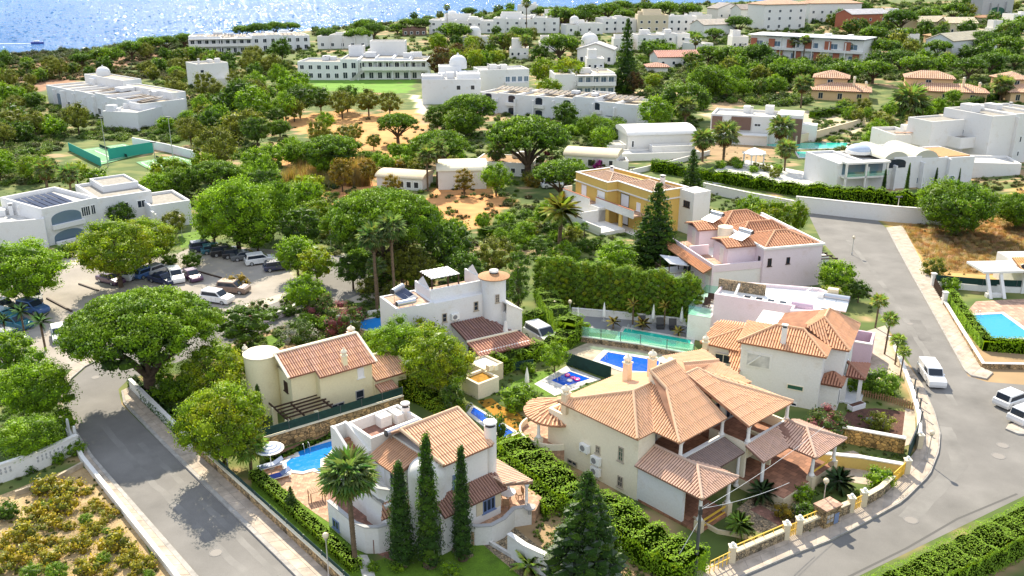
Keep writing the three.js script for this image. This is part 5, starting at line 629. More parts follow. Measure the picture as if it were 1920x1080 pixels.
function putTree(kind, X, F, sx, sy, label, group, y) { const { o, d } = protoOf(kind, vi++), c = o.clone(); c.name = nm(d.name); c.position.set(X, y ?? TH(X, F), -F); c.rotation.y = rr(0, 6.28); c.scale.set(sx, sy, sx); tagOf(c, label, CATS[d.name], group); scene.add(c); return c; }
// px, py = middle of the crown, w = its width in the photograph (h = its height there, for columns)
function tree(kind, px, py, w, label, { h, group, k = 1 } = {}) {
  const d = protoOf(kind, vi).d; if (d.tall || h) { let g = G(px, py + h / 2), H = h / g.s / .93; const W = w / g.s; return d.tall ? putTree(kind, g.X, g.F, kind.startsWith('fir') ? W / (kind === 'fir' ? .68 : .78) : W * 5.6, H, label, group) : putTree(kind, g.X, g.F, W, H / (d.asp + d.ct), label, group); }
  let W = w / G(px, py).s; for (let i = 0; i < 4; i++) W = w / G(px, py, W * (d.ct + d.asp * .55) * k).s; const g = G(px, py, W * (d.ct + d.asp * .55) * k); return putTree(kind, g.X, g.F, W, W * k, label, group);
}
const trees = (kind, list, label, group) => list.forEach(([x, y, w, h], i) => tree(Array.isArray(kind) ? kind[i % kind.length] : kind, x, y, w, label, { h, group: group || label }));
const taken = [];                                                       // ground already built on, as [X, F, radius]
function scatter(kinds, poly, n, w0, w1, label) {
  const xs = poly.map((p) => p[0]), ys = poly.map((p) => p[1]); let m = 0, tries = 0; while (m < n && tries++ < n * 40) { const x = rr(Math.min(...xs), Math.max(...xs)), y = rr(Math.min(...ys), Math.max(...ys)); if (!inside(poly, x, y)) continue; const g = G(x, y), w = rr(w0, w1); if (taken.some((t) => Math.hypot(t[0] - g.X, t[1] - g.F) < t[2] + w * .42)) continue; taken.push([g.X, g.F, w * .42]); putTree(pick(kinds), g.X, g.F, w, w * rr(.85, 1.2), label, label); m++; }
}
// a clipped or loose hedge along a line
function hedge(label, px, w, h, { pal = PAL.broad, size = .13, dens = 75, loose = .15, cat = 'hedge' } = {}) {
  const line = worldPoly(px), o = thing('hedge', label, cat, line[0][0], line[0][1]), L = new Lf(), pts = resample(line, .5), A = offset(pts, w * .42), B = offset(pts, -w * .42), y0 = o.position.y; const loc = (p, y) => V3(p[0] - o.position.x, y + TH(p[0], p[1]) - y0, -(p[1] + o.position.z));
  const hh = pts.map((p) => h * (1 + loose * 1.4 * noise(p[0] * .8, p[1] * .8, 3)));
  for (let i = 0; i < pts.length - 1; i++) { const c = pick(pal).map((x) => x * .7), k = .88, q = (P, j, y) => loc(P[j], y * k), f = (a, b, c1, d, n) => { L.tri(a, b, c1, n, c); L.tri(a, c1, d, n, c); }; f(q(A, i, 0), q(A, i + 1, 0), q(A, i + 1, hh[i + 1]), q(A, i, hh[i]), V3(0, .3, 1).normalize()); f(q(B, i, 0), q(B, i + 1, 0), q(B, i + 1, hh[i + 1]), q(B, i, hh[i]), V3(0, .3, -1).normalize()); f(q(A, i, hh[i]), q(A, i + 1, hh[i + 1]), q(B, i + 1, hh[i + 1]), q(B, i, hh[i]), V3(0, 1, 0));
    const n2 = norm2(pts[i], pts[i + 1]), per2 = w + 2 * h, cnt = Math.round(dens * .5 * per2); for (let m = 0; m < cnt; m++) { const t = rnd(), u = rnd() * per2, base = [lerp(pts[i][0], pts[i + 1][0], t), lerp(pts[i][1], pts[i + 1][1], t)], H = lerp(hh[i], hh[i + 1], t), bump = .1 * w * noise(base[0] * 1.3, base[1] * 1.3, u); let off, y, d; if (u < w) { off = u - w / 2; y = H + bump; d = V3(0, 1, 0); } else { const s = u < w + h ? 1 : -1, v = (u - w) % h; off = s * (w / 2 + bump); y = v / h * H; d = V3(s * n2[0], .35, -s * n2[1]).normalize(); } const k = rr(.7, 1.3), pc = pick(pal).map((x) => Math.min(.9, x * k)), out = V3(d.x + rr(-.5, .5), d.y + rr(-.2, .5), d.z + rr(-.5, .5)).normalize(); L.leaf(loc([base[0] + n2[0] * off, base[1] + n2[1] * off], y), out, size * rr(.7, 1.4), .6, pc, out); } }
  for (const e of [0, pts.length - 1]) for (let m = 0; m < dens * w * h; m++) { const v = norm2(pts[Math.max(0, e - 1)], pts[Math.max(1, e)]), s = e ? 1 : -1, u = rr(-.5, .5) * w, d = V3(s * v[1], .3, s * v[0]).normalize(), q = [pts[e][0] + v[0] * u + s * v[1] * rr(0, .15), pts[e][1] + v[1] * u - s * v[0] * rr(0, .15)], k = rr(.7, 1.3); L.leaf(loc(q, rnd() * hh[e]), V3(d.x + rr(-.5, .5), d.y + rr(-.3, .5), d.z + rr(-.5, .5)).normalize(), size, .6, pick(pal).map((x) => Math.min(.9, x * k)), d); }
  L.make('foliage', o); return o;
}
function instanced(name, label, geo, mat, places, kind = 'stuff') { const m = new THREE.InstancedMesh(geo, mat, places.length), q = new THREE.Object3D(); places.forEach(([x, y, z, s, t, tint], i) => { q.position.set(x, y, z); q.rotation.set(0, t, 0); Array.isArray(s) ? q.scale.set(...s) : q.scale.setScalar(s); q.updateMatrix(); m.setMatrixAt(i, q.matrix); m.setColorAt(i, new THREE.Color().setRGB(...tint)); }); m.name = nm(name); m.castShadow = m.receiveShadow = true; tagOf(m, label, null, null, kind); scene.add(m); return m; }
// ---------- planting, near to far ----------
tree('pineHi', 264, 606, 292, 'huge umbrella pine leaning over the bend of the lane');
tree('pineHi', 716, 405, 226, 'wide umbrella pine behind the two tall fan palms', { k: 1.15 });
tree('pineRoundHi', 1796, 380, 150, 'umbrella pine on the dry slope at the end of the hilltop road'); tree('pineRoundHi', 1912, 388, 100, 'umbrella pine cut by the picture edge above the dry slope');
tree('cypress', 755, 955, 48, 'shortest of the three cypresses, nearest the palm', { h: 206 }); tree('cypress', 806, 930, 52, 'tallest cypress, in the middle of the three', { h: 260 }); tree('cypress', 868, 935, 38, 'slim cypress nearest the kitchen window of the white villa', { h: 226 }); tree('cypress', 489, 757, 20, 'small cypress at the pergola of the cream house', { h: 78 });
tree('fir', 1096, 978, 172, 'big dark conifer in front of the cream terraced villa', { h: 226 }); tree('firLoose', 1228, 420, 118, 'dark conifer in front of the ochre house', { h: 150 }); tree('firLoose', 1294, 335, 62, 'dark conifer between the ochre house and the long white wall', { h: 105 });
tree('yellowHi', 412, 782, 168, 'yellow green tree beside the pergola of the cream house'); tree('yellowHi', 402, 692, 128, 'loose olive green tree next to the round tower'); tree('bushHi', 62, 720, 138, 'leafy green tree behind the pierced white wall'); tree('bush', 20, 655, 90, 'green tree at the picture edge beside the lane bend');
tree('bushHi', 40, 500, 165, 'spreading tree at the near corner of the car park', { k: .8 }); tree('yellowHi', 215, 462, 150, 'spreading light green tree over the parked van', { k: .85 }); tree('yellowHi', 275, 445, 110, 'taller light green tree behind the parked van', { k: .9 }); tree('shrubD', 317, 488, 34, 'round clipped bush between the parked cars, nearer the van'); tree('shrubD', 358, 487, 38, 'round clipped bush in the middle of the car park');
tree('bushHi', 440, 388, 150, 'big dense tree over the row of shaded cars', { k: .95 }); tree('bushHi', 505, 380, 110, 'dense tree next to the biggest one over the shaded cars', { k: 1 }); tree('deep', 562, 418, 84, 'dark rounded tree at the end of the shaded car row'); tree('bush', 480, 432, 74, 'low tree in front of the shaded cars'); tree('bush', 398, 415, 76, 'green tree at the near end of the shaded cars');
tree('bush', 555, 470, 80, 'green tree beside the white car at the end of the row'); tree('yellow', 592, 490, 70, 'light green bushy tree at the lane behind the car park'); tree('bush', 570, 545, 76, 'green shrubby tree at the car park wall'); tree('shrubP', 645, 600, 78, 'shrub with pink red flowers behind the cream house'); tree('shrubW', 561, 622, 66, 'round shrub dotted with white flowers behind the cream house'); tree('deep', 455, 602, 112, 'dark spreading shrub behind the big umbrella pine', { k: .7 }); tree('shrubP', 600, 580, 60, 'reddish shrub at the corner of the car park wall');
tree('yellowHi', 820, 672, 132, 'yellow green tree in front of the white tower house'); tree('bushHi', 742, 642, 112, 'green tree between the cream house and the blue pool'); tree('yellow', 795, 632, 90, 'low tree behind the others in front of the tower house'); tree('bush', 700, 640, 60, 'green tree beside the back chimney of the cream house');
tree('deep', 840, 455, 108, 'spiky dark green tree behind the tower house', { k: 1 }); tree('olive', 752, 485, 90, 'grey olive tree behind the tower house pergola'); tree('olive', 932, 475, 80, 'pale olive tree behind the round tower'); tree('olive', 790, 500, 70, 'small olive tree beside the tower house terrace'); tree('deep', 870, 500, 80, 'dark tree right behind the pergola of the tower house'); tree('deep', 660, 500, 70, 'dark shrub beside the lane below the fan palms'); tree('bush', 1156, 478, 78, 'round light green tree at the ochre house wall', { k: .85 });
for (let i = 0; i < 19; i++) tree('column', 1016 + i * 15.7, 524 + i * 2.2 + rr(-4, 4), 40, 'tall columnar tree in the green row behind the parasols', { h: 86 + rr(-8, 8), group: 'row of columnar trees behind the parasols' }); tree('columnD', 972, 520, 46, 'tall dark columnar tree beside the round tower', { h: 130 }); tree('columnD', 1010, 470, 40, 'dark columnar tree at the start of the green row', { h: 60 });
tree('bush', 1570, 512, 72, 'green tree in the corner garden by the hilltop road'); tree('deep', 1612, 542, 42, 'round dark bush at the kerb of the hilltop road'); tree('yellow', 1558, 550, 40, 'small yellow green shrub below the corner garden tree'); tree('yellow', 1450, 402, 78, 'yellow green tree at the end of the white wall'); tree('bush', 1408, 388, 60, 'green tree next to the yellow green one at the white wall'); tree('yellow', 1492, 412, 40, 'narrow yellow green tree nearest the road end', { h: 66 });
tree('shrubO', 1752, 500, 46, 'grey green bush at the garden gate of the corner villa'); tree('shrub', 1782, 532, 36, 'leafy bush inside the gate of the corner villa');
tree('shrubP', 1552, 795, 78, 'dark flowering bush beside the bark bed'); tree('shrubL', 1655, 718, 70, 'bright leafy shrub behind the low picket fence'); tree('shrub', 1606, 722, 40, 'green shrub behind the tiled porch'); tree('shrub', 1505, 925, 46, 'round green bush in front of the stepped villa porch'); tree('shrubD', 1510, 960, 50, 'dark shrub at the pillar box of the garden gate'); tree('shrub', 1650, 895, 56, 'green bush spilling over the garden wall at the ramp'); tree('shrubR', 1470, 960, 40, 'reddish shrub behind the yellow gate'); tree('shrubO', 1650, 790, 50, 'low pale succulents at the edge of the bark bed');
tree('firLoose', 548, 932, 34, 'young conifer beside the terrace lawn', { h: 50 }); tree('shrubD', 930, 800, 44, 'small tree beside the narrow pool', { h: 46 }); tree('shrub', 968, 748, 62, 'leafy bush between the pool house and the golden bed'); tree('shrubD', 985, 740, 50, 'dark leafy bush at the golden bed'); tree('bush', 1040, 665, 56, 'lemon tree on the lawn of the square pool'); tree('shrub', 990, 690, 30, 'small citrus bush on the lawn of the square pool'); tree('deep', 850, 752, 46, 'tree at the corner of the screen fence', { h: 70 });
trees('shrub', [[845, 1068, 40], [745, 1062, 30], [700, 1062, 26]], 'low garden shrub at the foot of the cypress lawn'); tree('bush', 300, 680, 50, 'sapling beside the trunk of the big pine'); tree('shrub', 315, 735, 60, 'leafy shrub behind the lane wall under the big pine', { }); tree('bush', 345, 720, 60, 'bright green bush behind the lane wall'); tree('bushHi', 58, 812, 124, 'wide bushy tree directly above the white pierced wall', { k: .7 }); trees('shrub', [[140, 840, 40], [110, 790, 60]], 'dense green shrub at the white pierced wall'); tree('shrubD', 12, 958, 46, 'dark green bush at the picture edge of the vineyard');
// palms
palm('fan palm standing on the lawn of the white villa', 655, 890, 108, 6.6, { n: 44 });
palm('bushy fan palm beside the lane wall and lamp', 466, 838, 72, 1.9, { n: 30, cols: [[.18, .30, .04], [.22, .36, .05]], skirt: false }); palm('small feathery palm behind the corner garden wall', 1386, 985, 54, .9, { kind: 'feather', n: 40, cols: [[.20, .30, .04], [.15, .24, .03]], skirt: false }); palm('young light green palm at the foot of the driveway', 990, 1062, 74, .5, { kind: 'feather', n: 13, cols: [[.26, .36, .05], [.22, .32, .05]], skirt: false }); palm('dark cycad in front of the low porch wall', 1430, 925, 58, .6, { kind: 'feather', n: 36, cols: [[.05, .10, .03]], skirt: false }); palm('dark cycad beside the stepped villa porch', 1572, 905, 62, .6, { kind: 'feather', n: 36, cols: [[.05, .11, .03]], skirt: false });
palm('tall fan palm behind the lawn, nearer the car park', 700, 446, 62, 8.6, { n: 34 }); palm('tall fan palm behind the lawn, nearer the tower house', 735, 428, 60, 9.6, { n: 34 }); palm('low fan palm between the two tall ones', 706, 500, 40, 4.5, { n: 26 });
palm('drooping yellowish feather palm beside the ochre house', 1050, 398, 82, 4.6, { kind: 'feather', n: 44, cols: [[.28, .30, .03], [.20, .28, .03], [.36, .30, .03]], skirt: false }); palm('slim young palm on the ochre house terrace', 1096, 425, 18, 3, { n: 16, skirt: false });
[[1648, 566, 34, 2.9, 'fan palm in the roadside bed, farthest up the road'], [1668, 600, 34, 3.6, 'tallest fan palm in the roadside bed'], [1685, 640, 32, 2.4, 'fan palm in the roadside bed, third from the top'], [1695, 660, 26, 2.6, 'small fan palm in the roadside bed, nearest the picket fence']].forEach(([x, y, w, h, l]) => palm(l, x, y, w, h, { n: 22, skirt: false, tr: .05, cols: [[.26, .32, .05], [.20, .28, .04]] }));
[[1188, 572, 32, 2.2, 'small yellowing palm by the parasols, nearer the tower house'], [1248, 575, 28, 2.2, 'small yellowing palm by the parasols, nearer the flat roofed house'], [1150, 605, 30, .7, 'low rusty palm at the mesh fence, nearer the tower house'], [1205, 608, 34, .7, 'low yellowing palm in the middle of the mesh fence'], [1272, 622, 26, .5, 'low orange palm at the mesh fence, nearest the orange roof']].forEach(([x, y, w, h, l]) => palm(l, x, y, w, h, { kind: 'feather', n: 16, skirt: false, tr: .05, cols: [[.42, .30, .05], [.34, .32, .05]] }));
[[1320, 262, 46, 4.2, 'fan palm near the gazebo, nearer the cube house'], [1360, 252, 56, 5, 'tall fan palm just behind the gazebo'], [1466, 240, 52, 4.5, 'fan palm at the end of the cube house'], [1475, 280, 42, 4, 'fan palm between the gazebo and the green pools'], [1286, 200, 42, 5, 'fan palm behind the barrel roofed bungalows'], [1506, 158, 40, 6, 'thick fan palm beside the first orange hillside villa'], [1706, 192, 74, 3.2, 'wide fan palm above the white terraced house'], [1880, 160, 42, 4, 'fan palm in front of the last orange villa'], [930, 285, 40, 4, 'fan palm between the two low bungalows'], [818, 280, 44, 6.5, 'pair height fan palm beside the low white bungalows'], [800, 292, 40, 6, 'fan palm leaning over the flat bungalow'], [838, 14, 14, 14, 'lone tall palm against the sea'], [988, 6, 20, 15, 'tall palm above the far white hotel'], [83, 320, 42, 6, 'fan palm in the woods left of the tennis courts, first of two'], [128, 328, 42, 6, 'fan palm in the woods left of the tennis courts, second of two'], [1490, 78, 22, 6, 'palm in front of the red panelled apartments, first'], [1510, 75, 22, 7, 'palm in front of the red panelled apartments, tallest'], [1598, 85, 24, 6, 'palm at the end of the red panelled apartments'], [985, 75, 26, 6, 'palm among the domed hotel buildings'], [925, 75, 24, 5, 'palm beside the domed hotel garden'], [1305, 75, 24, 6, 'palm beside the white house with pink roofs'], [1770, 50, 24, 5, 'palm in front of the beige row houses']].forEach(([x, y, w, h, l]) => palm(l, x, y, w, h, { n: w > 30 ? 28 : 16, detail: false, cols: [[.16, .22, .04], [.20, .26, .05], [.12, .17, .04]] }));
// hedges
hedge('thick leafy hedge between the white villa and the cream terraced villa', [[950, 850], [1008, 900], [1102, 968], [1196, 1030], [1300, 1092]], 2.8, 1.75, { pal: [...PAL.broad, ...PAL.lime], loose: .35, size: .14, dens: 80 });
hedge('lower leafy hedge at the curved terrace of the white villa', [[945, 868], [985, 915], [1040, 968]], 1.5, 1.0, { pal: [...PAL.broad, ...PAL.lime], loose: .5 });
hedge('long bright hedge along the bottom of the curving road', [[1640, 1160], [1775, 1088], [1945, 1000], [2010, 966]], 2.4, 2.0, { pal: PAL.lime, size: .10, dens: 150, loose: .2 });
hedge('low garden hedge inside the lane wall', [[478, 895], [540, 950], [610, 1015], [670, 1070]], .9, .7, { pal: PAL.lime }); hedge('yellow green hedge behind the roof terrace of the white villa', [[755, 738], [800, 758], [862, 790]], 1.4, 1.6, { pal: [...PAL.lime, ...PAL.yellow], loose: .3 });
hedge('big rounded hedge dividing the tower house yard from the pools', [[1022, 582], [1042, 612], [1062, 640], [1080, 632]], 2, 2.4, { pal: PAL.lime, loose: .3 }); hedge('bushy hedge below the tower house', [[930, 700], [980, 680], [1040, 660], [1092, 628]], 1.8, 1.5, { pal: [...PAL.lime, ...PAL.broad], loose: .45 }); hedge('low hedge at the corner of the tower house', [[990, 612], [1020, 600]], 1.6, 1.3, { pal: PAL.lime });
hedge('long dark hedge on top of the white wall at the road end', [[1225, 320], [1330, 338], [1480, 364], [1620, 376], [1730, 388]], 2, 2.0, { pal: [...PAL.deep, ...PAL.broad], loose: .3, size: .22, dens: 26 }); hedge('clipped green hedge around the corner villa pool', [[1778, 562], [1812, 610], [1848, 655], [1935, 662]], 1.1, 1.3, { pal: PAL.broad });
hedge('dark clipped hedge block below the red earth terrace', [[902, 446], [945, 436], [1000, 424]], 1.6, 1.2, { pal: PAL.deep }); hedge('dark green clipped hedge below the first orange hillside villa', [[1522, 222], [1600, 208]], 2, 1.8, { pal: PAL.deep, size: .3, dens: 12 }); hedge('dark green clipped hedge below the second orange hillside villa', [[1795, 205], [1895, 178]], 2, 1.8, { pal: PAL.deep, size: .3, dens: 12 }); hedge('ivy along the foot of the lane wall by the big pine', [[250, 722], [300, 775], [350, 826]], .9, .9, { pal: PAL.dark, loose: .3 }); hedge('thin planting along the shaded stone wall by the curved pool', [[500, 868], [560, 845], [640, 812]], .4, .35, { pal: PAL.deep, loose: .8 });
// umbrella pines and trees of the middle distance
trees('pineDome', [[990, 252, 158], [882, 197, 102], [822, 268, 112], [1052, 322, 108], [622, 276, 112], [745, 228, 78], [402, 320, 92]], 'umbrella pine on the open ground before the long white hotel');
trees('pineMid', [[1285, 182, 102], [1330, 146, 86], [560, 285, 74], [330, 338, 84], [870, 225, 80], [1110, 235, 70], [1150, 245, 66]], 'round umbrella pine among lower shrubs in the middle distance');
trees('bush', [[475, 190, 70], [505, 290, 60], [480, 300, 60], [610, 300, 60], [290, 345, 62], [1230, 208, 70], [930, 330, 60], [1130, 255, 50], [545, 275, 50], [610, 225, 36], [1095, 190, 40]], 'light green tree in the open middle ground');
trees('olive', [[640, 190, 50], [690, 185, 50], [730, 190, 46], [550, 200, 44], [405, 270, 80], [610, 250, 30], [665, 245, 34], [700, 262, 30], [355, 240, 50]], 'grey green olive tree on the dry ground');
trees('deep', [[560, 182, 60], [600, 180, 50], [650, 178, 50], [450, 175, 70], [480, 240, 60], [820, 215, 50], [1060, 210, 50]], 'dark green tree near the far lawn');
trees('firLoose', [[1172, 110, 58, 130]], 'tall very dark tree behind the long white hotel'); trees('plum', [[826, 112, 52], [1190, 150, 34], [858, 95, 30]], 'purplish dark tree at the white hotel gardens'); trees('yellow', [[1066, 130, 62], [1018, 128, 52], [1225, 148, 30], [1030, 165, 50]], 'autumn tinted tree behind the long white hotel');
tree('deep', 224, 400, 54, 'dark leafy tree before the stepped hotel block by the car park'); tree('olive', 326, 412, 50, 'greyish tree before the outside stair of the hotel wing'); tree('shrubD', 125, 470, 40, 'dark ivy mass at the end of the hotel wing'); trees('cypress', [[1433, 138, 8, 50], [1655, 342, 9, 46], [1697, 340, 9, 62], [1752, 334, 7, 36], [1796, 330, 6, 30]], 'small slim cypress on the hillside');
trees('rust', [[690, 315, 40], [735, 345, 40], [640, 320, 50], [870, 335, 40]], 'brownish half bare tree near the low bungalows'); trees('shrubM', [[1120, 308, 26], [1125, 318, 14]], 'magenta bougainvillea above the ochre house'); tree('shrubP', 1030, 310, 60, 'shrub with reddish leaves behind the bungalows');
// far tree lines
trees('pineLo', [[200, 100, 60], [150, 108, 40], [245, 86, 50], [280, 78, 50], [310, 75, 40], [345, 70, 40], [455, 55, 40], [485, 52, 46], [515, 48, 40], [545, 48, 34], [615, 62, 44], [672, 62, 50], [685, 44, 44], [700, 52, 44], [745, 50, 30], [765, 42, 40], [790, 42, 40], [850, 55, 62], [945, 72, 50], [975, 62, 50], [1050, 78, 72], [1055, 25, 60], [1100, 20, 60], [1140, 15, 50], [1170, 25, 40], [1210, 12, 40], [1250, 12, 50], [1290, 15, 50], [1385, 40, 50], [1340, 60, 36], [1165, 8, 40], [1085, 28, 50], [1015, 20, 40], [950, 25, 40], [880, 20, 30]], 'dark pine on the skyline above the sea');
trees('pineLo', [[1590, 128, 70], [1640, 125, 60], [1690, 105, 60], [1720, 118, 70], [1640, 60, 50], [1690, 30, 60], [1740, 25, 50], [1790, 15, 50], [1850, 70, 60], [1890, 80, 60], [1900, 50, 50], [1820, 120, 60], [1760, 85, 50], [1660, 85, 60], [1560, 130, 50], [1500, 130, 60], [1460, 128, 50], [1420, 95, 60], [1370, 98, 60], [1330, 95, 50], [1860, 110, 60], [1905, 110, 40], [1700, 60, 40], [1610, 12, 50]], 'green pine on the wooded hill beyond the orange villas');
// ---------- buildings farther off ----------
// L, R: foot of the front wall on the photograph; depth and height in metres
function FB(label, L, R, depth, h, { mat = M.white, name = 'house', cat = 'house', roofT = 'flat', rows = [], srows = [], deck = pick([M.deck, M.tan, M.gravel, M.deck]), par = .5, t = {}, rise = 1.2, dome = [], blocks = [], extra, busy = true } = {}) {
  const A = G(...L), B = G(...R), yaw = Math.atan2(B.F - A.F, B.X - A.X), len = Math.hypot(B.F - A.F, B.X - A.X), o = thing(name, label, cat, A.X, A.F, yaw, Math.min(A.y, B.y)), y0 = -3;
  taken.push(...[0, .25, .5, .75, 1].map((k) => { const q = onHouse(o, len * k, depth / 2); return [q.X, q.F, depth * .55 + 1]; }));
  if (roofT === 'flat') { const n = len > 16 ? Math.round(len / 5.5) : 1; for (let i = 0; i < n; i++) { const hh = n > 1 ? h + rr(-.5, .45) : h; flatBlock(o, R4(len * i / n + (i ? .004 : 0), len * (i + 1) / n, 0, depth + (n > 1 ? rr(-1.5, 1) : 0)), y0, hh, mat, { par, deck, th: .3 }); if (i) mb().bx(len * i / n - .15, len * i / n + .15, y0, hh * rr(.72, .98), -rr(.5, 1.3), -.01).make('fin_wall', mat, o); } }
  else mb().bx(0, len, y0, h, 0, depth).make('wall', mat, o);
  if (busy && roofT === 'flat' && len > 9) { const k = 2 + Math.floor(rnd() * 3); for (let i = 0; i < k; i++) { const a = rr(.05, .8) * len, b = rr(.45, .8) * depth, w = rr(1, Math.min(4, len * .2)), d = rr(1, depth * .3), hh = rr(.5, 1.5); mb().bx(a, a + w, h - par, h - par + hh + .3, b, b + d).make('roof_block', mat, o); } chimney(o, len * rr(.2, .8), depth * .7, h - par, h + 1, .5, mat); }
  if (roofT === 'hip') hipRoof(o, 0, len, 0, depth, h, rise, .5, { w: .6, L: 1.2, r: .24, vary: .2, ...t }); if (roofT === 'gable') gableRoof(o, 0, len, 0, depth, h, rise, .3, { w: .6, L: 1.2, r: .24, vary: .2, ...t }, mat);
  if (roofT === 'gableB') { const k = depth / 2; mb().quad([[0, h, 0], [len, h, 0], [len / 2, h + rise, 0]]).make('gable', mat, o); roof(o, [[[-.3, h - .1, -.3], [len / 2, h + rise, -.3], [len / 2, h + rise, depth + .3], [-.3, h - .1, depth + .3]], [[len / 2, h + rise, -.3], [len + .3, h - .1, -.3], [len + .3, h - .1, depth + .3], [len / 2, h + rise, depth + .3]]], { w: .6, L: 1.2, r: .24, vary: .2, ...t }); }
  if (roofT === 'barrel') { const s = new THREE.Shape(); s.moveTo(-.25, 0); s.bezierCurveTo(.1, rise * 1.3, depth - .1, rise * 1.3, depth + .25, 0); s.lineTo(-.25, 0); const g = new THREE.ExtrudeGeometry(s, { depth: len + .5, bevelEnabled: false, curveSegments: 16 }); g.rotateY(Math.PI / 2); g.translate(-.25, h, 0); mb().add(g).make('barrel_roof', t.mat || M.ivory, o); }
  const put = (side, pos, span, list) => list.forEach(([y, hh, n, w, op = {}, x0 = 0, x1 = 1]) => { for (let i = 0; i < n; i++) win(o, side, pos, span * lerp(x0, x1, (i + .5) / n), y, w, hh, { fm: M.whiteM, t: .12, bars: [w > 1.2 ? 1 : 0, 0], sill: false, ...op }); });
  put('b-', 0, len, rows); put('a-', 0, depth, srows); put('a+', len, depth, srows);
  for (const [a, b, r, y] of dome) { mb().cyl(a, b, y - 1, y + r * .35, r, r, 20).make('drum', mat, o); mb().sph(a, y + r * .35, b, r * .96, r * .75, 20, true).make('dome', mat, o); mb().cyl(a, b, y + r * 1.05, y + r * 1.3, r * .12, r * .1, 8).make('finial', mat, o); }
  for (const [a0, a1, b0, b1, ya, yb, m2, w2] of blocks) { flatBlock(o, R4(a0 * len, a1 * len, b0, b1), ya, yb, m2 || mat, { par: .3, th: .25, deck }); if (w2) for (let i = 0; i < w2; i++) win(o, 'b-', b0, lerp(a0 * len, a1 * len, (i + .5) / w2), ya < 0 ? yb - 2 : ya + .6, 1.1, 1.3, { t: .12, sill: false }); }
  if (extra) extra(o, len, depth); return o;
}
const SMALL = [['beside the domed pavilion', [1010, 98], [1042, 98]], ['under the twin gabled building', [1100, 134], [1132, 134]], ['behind the twin gabled building', [1150, 96], [1186, 96]], ['below the domed pavilion', [955, 110], [990, 110]], ['among pines before the lone gabled house', [1300, 104], [1336, 102]], ['at the west end of the red panelled apartments', [1372, 92], [1402, 92]], ['between the colonnaded hotel and the dark pavilion', [690, 112], [735, 112]], ['uphill of the red brown house', [1665, 44], [1702, 44]], ['just above the white gabled house', [1302, 48], [1334, 47]], ['below the grey arch gatehouse', [1862, 70], [1896, 70]], ['at the foot of the beige row', [1690, 84], [1722, 84]], ['west of the skyline tower block', [1018, 46], [1050, 46]]];
const balc = (o, a0, a1, y, n, mat = M.white, dep = 1.6) => { mb().bx(a0, a1, y - .2, y, -dep, 0).make('balcony_floor', mat, o); mb().bx(a0, a1, y, y + .9, -dep, -dep + .15).make('parapet', mat, o); for (let i = 0; i <= n; i++) { const a = lerp(a0, a1 - .2, i / n); mb().bx(a, a + .2, y + .902, y + 2.5, -dep, -dep + .2).make('pillar', mat, o); } mb().bx(a0, a1, y + 2.5, y + 2.7, -dep - .1, 0).make('canopy', mat, o); };
const archWin = (o, c, y, w, h, mat = M.glassB) => { const s = new THREE.Shape(); s.moveTo(-w / 2, 0); s.lineTo(-w / 2, h - w * .28); s.bezierCurveTo(-w / 2, h, w / 2, h, w / 2, h - w * .28); s.lineTo(w / 2, 0); s.lineTo(-w / 2, 0); mb().add(new THREE.ExtrudeGeometry(s, { depth: .05, bevelEnabled: false, curveSegments: 14 }).translate(c, y, 0)).make('arched_opening', mat, o); };
const louvres = (o, a0, a1, b0, b1, y, n) => { for (let i = 0; i < n; i++) mb().slab([[lerp(a0, a1, i / n), y + .25, b0], [lerp(a0, a1, (i + .8) / n), y + .35, b0], [lerp(a0, a1, (i + .8) / n), y + .9, b1], [lerp(a0, a1, i / n), y + .8, b1]], .08).make('shade_panel', M.wood, o); };
SMALL.forEach(([w, L, R], i) => FB('small stepped white house ' + w, L, R, 8, 3.6 + (i % 3) * .5, { par: .35, rows: [[1, 1.2, 3, 1]], deck: [M.tan, M.deck, M.gravel][i % 3], blocks: [[.1, .6, 3, 8.2, 2, 5.6 + (i % 2)], [.55, .98, -1.6, -.02, -2, 1.6]] }));
// hotel wing beside the car park
FB('white hotel block nearest the picture edge by the car park', [-60, 478], [92, 464], 9, 4.0, { name: 'hotel_wing', cat: 'hotel', par: .7, mat: M.cool });
FB('white hotel block with a wide arched balcony beside the car park', [90, 462], [192, 437], 11, 5.2, { name: 'hotel_wing', cat: 'hotel', par: .6, mat: M.cool, extra(o, l) { archWin(o, l * .4, 2.7, 4.2, 1.9); archWin(o, l * .4, .1, 4.2, 1.9); mb().bx(l * .12, l * .7, 2.1, 2.7, -.5, -.06).bx(l * .12, l * .7, -1, .5, -1.0, -.5).make('parapet', M.cool, o); for (const k of [.72, .8, .9]) win(o, 'b-', 0, l * k, 2.9, .7, 1.4, { t: .08, sill: false }); for (let i = 0; i < 6; i++) mb().slab([[l * (.06 + .115 * i), 4.7, 2], [l * (.06 + .115 * i) + .75, 4.7, 2], [l * (.06 + .115 * i) + .75, 5.2, 8], [l * (.06 + .115 * i), 5.2, 8]], .08).make('solar_panel', M.panelB, o); } });
FB('white hotel block with stepped roof terraces beside the car park', [192, 437], [292, 420], 11, 5.0, { name: 'hotel_wing', cat: 'hotel', par: .45, mat: M.cool, deck: M.gravel, rows: [[2.7, 1.2, 2, 1.3, {}, .3, .95]], blocks: [[.3, .98, 5, 11.5, 3, 5.5]] });
